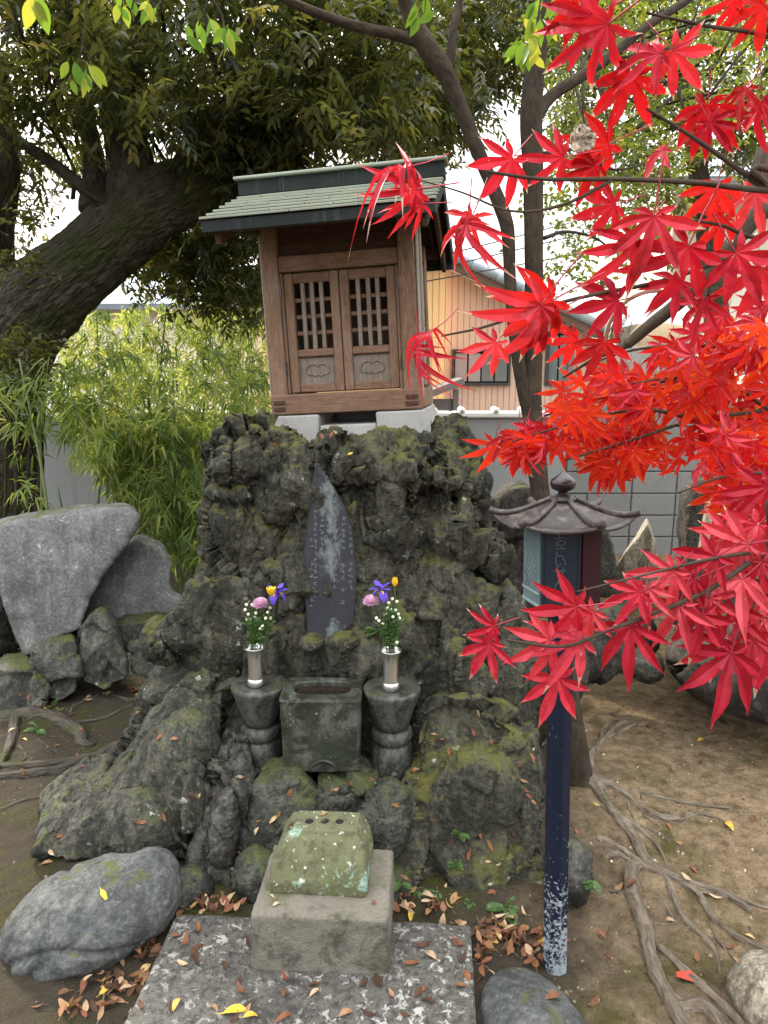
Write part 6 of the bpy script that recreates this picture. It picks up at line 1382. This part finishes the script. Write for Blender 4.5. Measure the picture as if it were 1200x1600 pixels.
near = [(632, 262, 185, 108, .64, 'C'), (650, 296, 195, 110, .64, 'C'), (660, 318, 170, 90, .65, 'C'), (738, 338, 245, 108, .65, 'C'), (728, 350, 275, 95, .65, 'C'), (800, 248, 225, 82, .66, 'N'), (672, 520, 215, 88, .66, 'C'), (655, 545, 262, 86, .66, 'C'),
        (775, 535, 240, 78, .67, 'N'), (845, 478, 238, 128, .68, 'N'), (862, 470, 200, 110, .69, 'R'), (848, 495, 215, 90, .71, 'R'), (945, 535, 262, 78, .72, 'R'), (986, 118, 262, 100, .70, 'R'), (1030, 84, 205, 92, .68, 'N'), (1052, 80, 322, 80, .68, 'N'), (950, 38, 215, 155, .68, 'C'),
        (925, 25, 205, 120, .70, 'C'), (905, 10, 250, 70, .72, 'R'), (1022, 338, 268, 112, .68, 'N'), (1075, 385, 262, 125, .69, 'N'), (990, 378, 232, 95, .70, 'N'), (1120, 292, 268, 80, .71, 'R'), (1035, 235, 230, 70, .69, 'N'), (1105, 165, 262, 95, .71, 'R'), (1165, 140, 240, 80, .70, 'R'), (1190, 160, 270, 90, .70, 'N'),
        (1150, 395, 300, 110, .69, 'N'), (1180, 300, 255, 85, .72, 'N'), (1190, 420, 250, 90, .70, 'N'), (1150, -5, 250, 72, .72, 'R'), (1195, 10, 235, 80, .72, 'R'), (1110, 190, 300, 70, .70, 'N'), (950, 225, 200, 90, .69, 'R'), (880, 245, 190, 80, .68, 'N'), (930, 260, 215, 70, .69, 'R'), (960, 320, 195, 85, .71, 'N'),
        (1130, 340, 235, 78, .73, 'R'), (900, 530, 215, 70, .75, 'R'), (965, 470, 200, 80, .72, 'N'), (1060, 440, 225, 80, .72, 'N'), (1100, 470, 270, 80, .73, 'N'),
        # lower sprays
        (986, 978, 262, 112, .78, 'N'), (872, 1058, 252, 98, .77, 'N'), (905, 1000, 195, 110, .77, 'N'), (860, 1000, 215, 90, .77, 'N'), (765, 1005, 235, 72, .76, 'N'), (772, 978, 195, 60, .76, 'N'), (902, 948, 200, 90, .77, 'N'), (925, 955, 230, 80, .78, 'N'), (1000, 925, 205, 92, .78, 'N'), (1012, 918, 260, 72, .78, 'N'), (1052, 892, 215, 84, .79, 'N'),
        (1060, 945, 240, 85, .79, 'N'), (1098, 960, 262, 92, .79, 'N'), (1142, 1020, 255, 118, .78, 'N'), (1130, 1000, 225, 96, .79, 'N'), (1178, 1000, 282, 98, .79, 'N'), (1160, 905, 235, 100, .80, 'N'), (1120, 870, 215, 92, .80, 'N'), (1170, 850, 200, 100, .81, 'N'), (1190, 930, 262, 90, .80, 'N'), (1085, 905, 200, 80, .80, 'N'), (1110, 935, 300, 70, .80, 'N'),
        (1185, 820, 240, 90, .83, 'N'), (1140, 830, 225, 70, .84, 'N'), (1200, 760, 225, 95, .9, 'N'), (1165, 775, 240, 75, .92, 'N'), (1190, 880, 215, 90, .80, 'N'), (1150, 950, 270, 85, .80, 'N'), (1205, 990, 250, 100, .79, 'N')]
for i_, a in enumerate(near):
    put(a[0], a[1], a[2] + mr.uniform(-12, 12), a[3] * mr.uniform(0.82, 0.98), a[4], a[5], 0.72 if a[5] != 'C' else 1.0)
# dense sprays in the middle distance, backlit brightness set in their leaf colour
for (poly, n, y0, y1, L0, L1, kinds) in (([(760, 700), (800, 660), (880, 640), (960, 610), (1060, 600), (1210, 590), (1210, 700), (1090, 730), (960, 720), (900, 735), (830, 715)], 88, 1.28, 1.6, 44, 66, 'FFF'),
        ([(850, 635), (900, 590), (980, 560), (1080, 520), (1210, 510), (1210, 610), (1050, 620), (960, 640)], 62, 1.3, 1.65, 44, 64, 'FFN'),
        ([(900, 700), (1010, 690), (1000, 735), (930, 740)], 12, 1.3, 1.5, 40, 56, 'F'), ([(1080, 690), (1210, 660), (1210, 800), (1120, 790), (1090, 750)], 34, 1.05, 1.4, 50, 72, 'FNF'), ([(1050, 500), (1210, 470), (1210, 560), (1080, 560)], 16, 1.2, 1.5, 48, 64, 'NF'),
        ([(770, 690), (850, 660), (880, 700), (800, 715)], 14, 1.3, 1.45, 44, 62, 'FN')):
    q = np.array(pts_in(poly, n, y0, y1))
    for p in q:
        t_ = p[1]; # back to picture position for the orientation helper
        dy = p[1]; dzc = p[2] - CAM_H; dep = dy * CP - dzc * SP; px = 600 + FPX * p[0] / dep; py = 800 - FPX * (dy * SP + dzc * CP) / dep
        put(px, py, mr.gauss(245, 32), mr.uniform(L0, L1) * 0.9, p[1], mr.choice(kinds), 1.1)
# dry curled leaf caught on the spray
for (px, py, a, L, mm) in ((908, 214, 240, 24, 0),):
    V, F = [], []; rr_ = random.Random(px)
    for i in range(9):
        for j in range(17):
            u_ = i / 8; th = j / 16 * 2 * math.pi; rad = u_ * (1 + 0.12 * math.sin(3 * th + px)); V.append((rad * math.cos(th), rad * math.sin(th) * 0.9, 0.5 * u_ * u_ + 0.30 * math.sin(4 * th + 3 * u_) * u_ + 0.22 * rr_.uniform(-1, 1)))
    for i in range(8):
        for j in range(16): b_ = i * 17 + j; F.append((b_, b_ + 17, b_ + 18, b_ + 1))
    p, e = facing(px, py, 0.66, a, 0.5, r=mr); s_ = L * 0.68 / FPX * 0.8
    o = obj('leaf', mesh_np('dry_leaf', V, F, True, M['maple_dry']), None, maple, rel(p, mb), e, (s_, s_, s_)); tag(o, 'pale dry curled leaf')
# ------------------------------------------------------------------ flowers in the vases
def petal_mesh(name, L, Wd, curve, m, tipw=0.5, n=7):
    V, F = [], []
    for i in range(n + 1):
        f = i / n; w = Wd * 0.5 * (math.sin(math.pi * (0.06 + 0.88 * f)) ** tipw) * (0.25 + 0.75 * min(1, f * 2.2)); ang = curve * f
        y = L * (math.sin(ang) / curve if abs(curve) > 1e-3 else f); z = L * ((1 - math.cos(ang)) / curve if abs(curve) > 1e-3 else 0)
        V += [(-w, y, -z + 0.12 * w), (0, y, -z), (w, y, -z + 0.12 * w)]
    for i in range(n): a = i * 3; F += [(a, a + 1, a + 4, a + 3), (a + 1, a + 2, a + 5, a + 4)]
    return mesh_np(name, V, F, True, m)
def stemto(e, a, b, r=0.0016, bend=0.01, m='stem_green', name='stem'):
    a, b = Vector(a), Vector(b); md = (a + b) / 2 + Vector((bend, bend * 0.5, 0))
    return obj(name, tube(name, [a, md, b], [r, r, r * 0.8], 6, 5, M[m]), None, e)
PT = {'fall': petal_mesh('petal', 0.050, 0.032, 1.7, M['iris']), 'std': petal_mesh('petal', 0.042, 0.020, 0.5, M['iris']), 'yel': petal_mesh('petal', 0.036, 0.020, -0.5, M['yellow']), 'blaze': petal_mesh('blaze', 0.018, 0.007, 1.0, M['yellow']), 'chr': petal_mesh('petal', 0.019, 0.0078, -0.9, M['pink'], n=3)}
def iris(vt, at, label, rz=0.3):
    e = empty('iris_flower', vt, (0, 0, 0), label, 'flower', 'flowers in the vases'); h = rel(at, vt); stemto(e, (0, 0, -0.10), h, 0.002)
    for k in range(3):
        a = rz + k * R(120); p = obj('petal', PT['fall'], None, e, h, (R(-6), 0, a)); obj('blaze', PT['blaze'], None, p, (0, 0.006, 0.0016), (0, 0, 0)); obj('petal', PT['std'], None, e, h, (R(52), 0, a + R(60)))
        obj('petal', PT['std'], None, e, h, (R(25), 0, a + R(25)), (0.9, 1.0, 1))
    return e
def mum(vt, at, label):
    e = empty('chrysanthemum', vt, (0, 0, 0), label, 'flower', 'flowers in the vases'); h = rel(at, vt); stemto(e, (0, 0, -0.10), h, 0.002)
    n = 120
    for k in range(n):
        f = (k + 0.5) / n; th = math.acos(1 - 1.55 * f); ph = k * 2.39996; rr_ = 0.009
        dv = Vector((math.sin(th) * math.cos(ph), math.sin(th) * math.sin(ph), math.cos(th))); q = dv.to_track_quat('Y', 'Z')
        s_ = 0.85 + 0.35 * f; o = obj('petal', PT['chr'], None, e, h + dv * rr_, q.to_euler(), (s_, s_, s_))
    return e
def yellow(vt, at, label, up=False):
    e = empty('yellow_flower', vt, (0, 0, 0), label, 'flower', 'flowers in the vases'); h = rel(at, vt); stemto(e, (0, 0, -0.10), h, 0.0018)
    for k in range(6): obj('petal', PT['yel'], None, e, h, (R(66 if up else 48), 0, k * R(60) + 0.2))
    if up: stemto(e, h, h + Vector((0.004, 0, 0.03)), 0.003, 0.002, name='bud')
    return e
def buds(vt, ats, label, seed):
    e = empty('white_bud_spray', vt, (0, 0, 0), label, 'flower', 'flowers in the vases'); rr_ = random.Random(seed)
    V, F = lathe([(0.0005, -0.006), (0.004, -0.004), (0.0058, 0.0), (0.0048, 0.004), (0.0005, 0.0062)], 9); bme = mesh_np('bud', V, F, True, M['white_bud'])
    for (px, py, y) in ats:
        h = rel(P(px, py, y), vt); stemto(e, (rr_.uniform(-0.012, 0.012), rr_.uniform(-0.012, 0.012), -0.08), h, 0.0010, rr_.uniform(-0.006, 0.006)); obj('bud', bme, None, e, h, (rr_.uniform(-0.5, 0.5), rr_.uniform(-0.5, 0.5), 0), (1, 1, rr_.uniform(0.8, 1.1)))
    n = 230; hs = [rel(P(*a), vt) for a in ats]; base, d = [], []
    for k in range(n):
        h = rr_.choice(hs); f = rr_.uniform(0.12, 0.85); base.append(tuple(h * f + Vector((rr_.uniform(-0.008, 0.008), rr_.uniform(-0.008, 0.008), 0)))); d.append((rr_.uniform(-1, 1), rr_.uniform(-1, 1), rr_.uniform(0.1, 1.0)))
    me = leaf_mass('leaves', np.array(base), np.array(d), rng.normal(size=(n, 3)), rng.uniform(0.016, 0.042, n), rng.uniform(0.007, 0.013, n), M['fern'], 0.2, 0.2)
    tag(obj('leaves', me, None, e), 'small green leaves on the bud stems', kind='stuff')
ly, ry2 = vt_l.y, vt_r.y
iris(vt_l, P(433, 926, ly - 0.01), 'violet iris in the left vase', 0.5); mum(vt_l, P(407, 944, ly - 0.03), 'pink pompon chrysanthemum in the left vase'); yellow(vt_l, P(424, 932, ly - 0.05), 'yellow flower in front of the violet iris in the left vase')
buds(vt_l, [(385, 945, ly), (383, 953, ly - .01), (388, 960, ly), (394, 945, ly), (400, 958, ly - .02), (391, 968, ly), (415, 966, ly - .02), (422, 950, ly), (423, 966, ly), (410, 978, ly - .02), (406, 982, ly - .02), (398, 965, ly), (418, 957, ly + .02), (412, 981, ly), (386, 968, ly + .02)], 'spray of cream buds in the left vase', 1)
iris(vt_r, P(594, 922, ry2 - 0.02), 'violet iris in the right vase', 1.6); mum(vt_r, P(580, 940, ry2 - 0.03), 'pink pompon chrysanthemum in the right vase'); yellow(vt_r, P(617, 918, ry2), 'yellow flower behind the violet iris in the right vase', True)
buds(vt_r, [(600, 935, ry2), (607, 942, ry2 - .02), (613, 936, ry2), (620, 940, ry2), (610, 952, ry2), (592, 970, ry2 - .03), (588, 966, ry2 - .03), (618, 953, ry2), (622, 960, ry2), (605, 950, ry2), (614, 964, ry2 - .02), (624, 966, ry2), (602, 960, ry2 + .02), (620, 1004, ry2 - .02), (598, 975, ry2)], 'spray of cream buds in the right vase', 2)

# ------------------------------------------------------------------ fallen leaves
def dead_leaf(seed, L=0.05, Wd=0.02):
    r = random.Random(seed); V, F = [], []; n = 6; cu = r.uniform(-0.9, 0.9); tw = r.uniform(-0.5, 0.5); fold = r.uniform(0.1, 0.5)
    for i in range(n + 1):
        f = i / n - 0.5; w = Wd * 0.5 * math.sin(math.pi * (0.05 + 0.9 * (f + 0.5))) ** 0.8; z = cu * L * f * f * 1.2; a = tw * f * 2
        for s_ in (-1, 0, 1): V.append((s_ * w * math.cos(a), L * f, z + abs(s_) * w * fold + s_ * w * math.sin(a)))
    for i in range(n): a = i * 3; F += [(a, a + 1, a + 4, a + 3), (a + 1, a + 2, a + 5, a + 4)]
    mz = min(v[2] for v in V); V = [(x_, y_, z_ - mz) for x_, y_, z_ in V]
    V += [(-0.0008, -L / 2 - 0.014, 0.002), (0.0008, -L / 2 - 0.014, 0.002), (0.0008, -L / 2 + 0.002, 0.002), (-0.0008, -L / 2 + 0.002, 0.002)]; b = len(V) - 4; F.append((b, b + 1, b + 2, b + 3))
    return V, F
DL = [mesh_np('fallen_leaf', *dead_leaf(k, 0.046 + 0.006 * (k % 3), 0.019 + 0.004 * (k % 2)), True, M['dead']) for k in range(8)]
bpy.context.view_layer.update(); dg = bpy.context.evaluated_depsgraph_get(); dg.update()
def drop(px, py):                                          # what lies under that picture point
    dv = Vector(ray(px, py)).normalized(); o = Vector((0, 0, CAM_H)) + dv * 1.25
    h = scene.ray_cast(dg, o, dv); return (h[1], h[2], h[4]) if h[0] else (None, None, None)
fr = random.Random(99)
SPOT = {}
def fall(px, py, label, group, mat=None, s=1.0, cat='leaf'):
    loc, nr_, ob = drop(px, py)
    if loc is None or (ob is not None and (ob.name.startswith('leaf') or ob.name.startswith('fallen'))): return
    if nr_.z < 0.30 or (ob is not None and ob.parent is not None and ob.name.startswith('post')): return
    if ob is not None and ob.parent is not None and ob.name.startswith('body') and fr.random() < 0.8: return
    if nr_.z < 0.5: nr_ = (nr_ + Vector((0, 0, 0.4))).normalized()
    q = nr_.to_track_quat('Z', 'Y').to_matrix() @ Euler((0, 0, fr.uniform(0, 6.28))).to_matrix()
    me = DL[fr.randrange(8)]
    if mat: me = me.copy(); me.materials.clear(); me.materials.append(M[mat])
    k = s * fr.uniform(0.6, 1.1); o = obj('fallen_leaf', me, None, None, loc + nr_ * 0.002, q.to_euler(), (k, k, k)); tag(o, label, cat, group)
for i in range(58):
    fall(fr.uniform(215, 735), fr.uniform(1445, 1598), 'dry brown or orange leaf lying loose on the paving slab', 'leaves fallen on the slab', s=0.85)
for i in range(30):
    fall(fr.uniform(890, 1190), fr.uniform(1110, 1590), 'dry leaf lying on the sandy soil among the roots', 'leaves fallen among the right roots', s=0.85)
for i in range(30):
    fall(fr.uniform(10, 300), fr.uniform(1085, 1350), 'dry leaf lying on the dark soil among the left roots', 'leaves fallen on the left soil', s=0.7)
for i in range(44):
    fall(fr.uniform(640, 840), fr.uniform(1100, 1420), 'dry leaf caught on the mossy rock right of the altar', 'leaves caught on the mossy rock', s=0.6)
for i in range(60):
    fall(fr.uniform(300, 640), fr.uniform(1200, 1420), 'dry leaf caught on the rocks below the altar', 'leaves caught below the altar', s=0.6)
for i in range(14):
    fall(fr.uniform(395, 560), fr.uniform(668, 720), 'dry leaf caught on top of the lava rock', 'leaves caught on the lava rock', s=0.6)
for (px, py, lb, mt_, s_) in ((163, 1399, 'yellow leaf lying on the round boulder', 'dead_yellow', 0.9), (230, 1460, 'large yellow leaf beside the round boulder', 'dead_yellow', 1.2), (366, 1582, 'long yellow leaf near the front of the paving slab', 'dead_yellow', 1.3), (1072, 1530, 'large red leaf lying against a root', 'dead_red', 1.5), (1140, 1292, 'orange leaf at the end of a thin root', None, 1.0), (865, 1560, 'long tan leaf leaning on the flat grey stone', None, 1.4)):
    fall(px, py, lb, None, mt_, s_)
def litter(name, label, spots, seed):
    r = random.Random(seed); V, F, RN = [], [], []
    for (cx, cy_, sx, sy, n) in spots:
        for k in range(n):
            px, py = r.gauss(cx, sx), r.gauss(cy_, sy); g = G(px, py); z = gz(g.x, g.y) + r.uniform(0.0, 0.022)
            v, f = dead_leaf(r.randrange(999), r.uniform(0.024, 0.050), r.uniform(0.011, 0.022)); m_ = Matrix.Translation((g.x, g.y, z)) @ Euler((r.gauss(0, 0.4), r.gauss(0, 0.4), r.uniform(0, 6.28))).to_matrix().to_4x4()
            b = len(V); V += [tuple(m_ @ Vector(x_)) for x_ in v]; F += [tuple(i + b for i in x_) for x_ in f]; RN += [r.random()] * len(v)
    me = mesh_np(name, V, F, True, M['litter']); set_attr(me, 'rnd', RN); tag(obj(name, me), label, 'leaf litter', kind='stuff')
litter('leaf_litter', 'heap of brown leaves between the mossy rock, slab and lamp post', [(795, 1466, 34, 14, 70), (756, 1490, 8, 26, 18), (840, 1500, 14, 18, 10)], 1)
litter('leaf_litter', 'drift of brown leaves between the round boulder and the slab', [(175, 1535, 30, 22, 46), (225, 1482, 24, 12, 24), (120, 1580, 34, 12, 16)], 2)
litter('leaf_litter', 'thin drift of leaves along the foot of the rocks behind the slab', [(330, 1418, 50, 8, 30), (640, 1425, 40, 8, 30), (225, 1330, 40, 6, 26)], 3)
litter('leaf_litter', 'dry leaves gathered below the low stones on the left', [(205, 1078, 26, 6, 26), (50, 1120, 30, 6, 10)], 4)

# crumbs of soil, gravel and bark on the bare earth
cr_ = np.random.default_rng(4); nC = 5200
bx_ = np.concatenate([cr_.uniform(-1.9, 1.9, 3400), cr_.uniform(0.35, 1.6, 1800)]); by_ = np.concatenate([cr_.uniform(1.35, 4.4, 3400), cr_.uniform(1.4, 3.2, 1800)])
sz = 0.0022 + 0.0055 * cr_.random(nC) ** 4; bz_ = gh(bx_, by_) + sz * 0.2
tet = np.array([[1, 0, -0.5], [-0.5, 0.87, -0.5], [-0.5, -0.87, -0.5], [0, 0, 0.7], [0.6, 0.5, 0.2]]); an = cr_.uniform(0, 6.28, nC)
ca, sa2 = np.cos(an), np.sin(an); tv = tet[None] * (1 + 0.5 * cr_.normal(size=(nC, 5, 3))) * sz[:, None, None]
Vc = np.stack([tv[..., 0] * ca[:, None] - tv[..., 1] * sa2[:, None] + bx_[:, None], tv[..., 0] * sa2[:, None] + tv[..., 1] * ca[:, None] + by_[:, None], tv[..., 2] + bz_[:, None]], -1).reshape(-1, 3)
tf = np.array([[0, 1, 4], [1, 2, 3], [2, 0, 3], [0, 4, 3], [4, 1, 3]]); Fc = (np.arange(nC)[:, None, None] * 5 + tf[None]).reshape(-1, 3)
t = MT('soil_crumb', 0.95, 0.1); t.col(t.ramp(t.attr('rnd'), [(0.0, (0.06, 0.045, 0.03)), (0.6, (0.16, 0.12, 0.08)), (0.9, (0.30, 0.25, 0.19)), (1.0, (0.55, 0.50, 0.43))]))
me = mesh_np('soil_crumbs', Vc, Fc, False, t.m); set_attr(me, 'rnd', np.repeat(cr_.random(nC), 5)); tag(obj('soil_crumbs', me), 'crumbs of soil, gravel and bark strewn over the bare earth', 'gravel', kind='stuff')

# ------------------------------------------------------------------ small ferns and weeds in the cracks
def fern(px, py, size, label, n=7, up=0.6):
    loc, nr_, ob = drop(px, py)
    if loc is None: return
    e = empty('fern', loc, (0, 0, 0), label, 'fern', 'small green ferns in the cracks'); r = random.Random(int(px * 7 + py))
    for k in range(n):
        a = r.uniform(0, 6.28); L = size * r.uniform(0.6, 1.1); dirv = Vector((math.cos(a) * 0.8, math.sin(a) * 0.5 - 0.55, r.uniform(0.1, 1.0) * up)).normalized()
        bs_, d_, ln_, wd_ = [], [], [], []; side = dirv.cross(Vector((0, 0, 1))).normalized()
        for i in range(9):
            f = 0.15 + 0.85 * i / 8; p = dirv * L * f - Vector((0, 0, 1)) * L * 0.35 * f * f
            for s_ in (-1, 1): bs_.append(tuple(p)); d_.append(tuple(side * s_ + dirv * 0.5)); ln_.append(L * 0.34 * math.sin(math.pi * (0.12 + 0.82 * f))); wd_.append(L * 0.12)
        me = leaf_mass('frond', np.array(bs_), np.array(d_), np.tile(np.array([0, -0.4, 1.0]), (len(bs_), 1)), np.array(ln_), np.array(wd_), M['fern'], 0.1, 0.1)
        obj('frond', me, None, e)
for (px, py, s_, lb) in ((718, 1302, 0.045, 'small fern on the face of the mossy rock'), (712, 1350, 0.04, 'trailing fern lower on the mossy rock'), (627, 1380, 0.06, 'fern beside the stone pedestal'), (790, 1418, 0.075, 'fern above the leaf heap by the lamp post'), (658, 1393, 0.04, 'tiny pair of fern leaves near the slab'), (680, 1392, 0.04, 'tiny fern at the foot of the mossy rock'), (735, 1412, 0.03, 'very small sprout at the foot of the mossy rock'),
                         (84, 1105, 0.09, 'low weed in front of the mossy stones'), (60, 1140, 0.07, 'low weed under the arching root'), (925, 1375, 0.05, 'low weed beside the half hidden rock'), (590, 985, 0.06, 'fern beside the foot of the tablet')):
    fern(px, py, s_, lb)
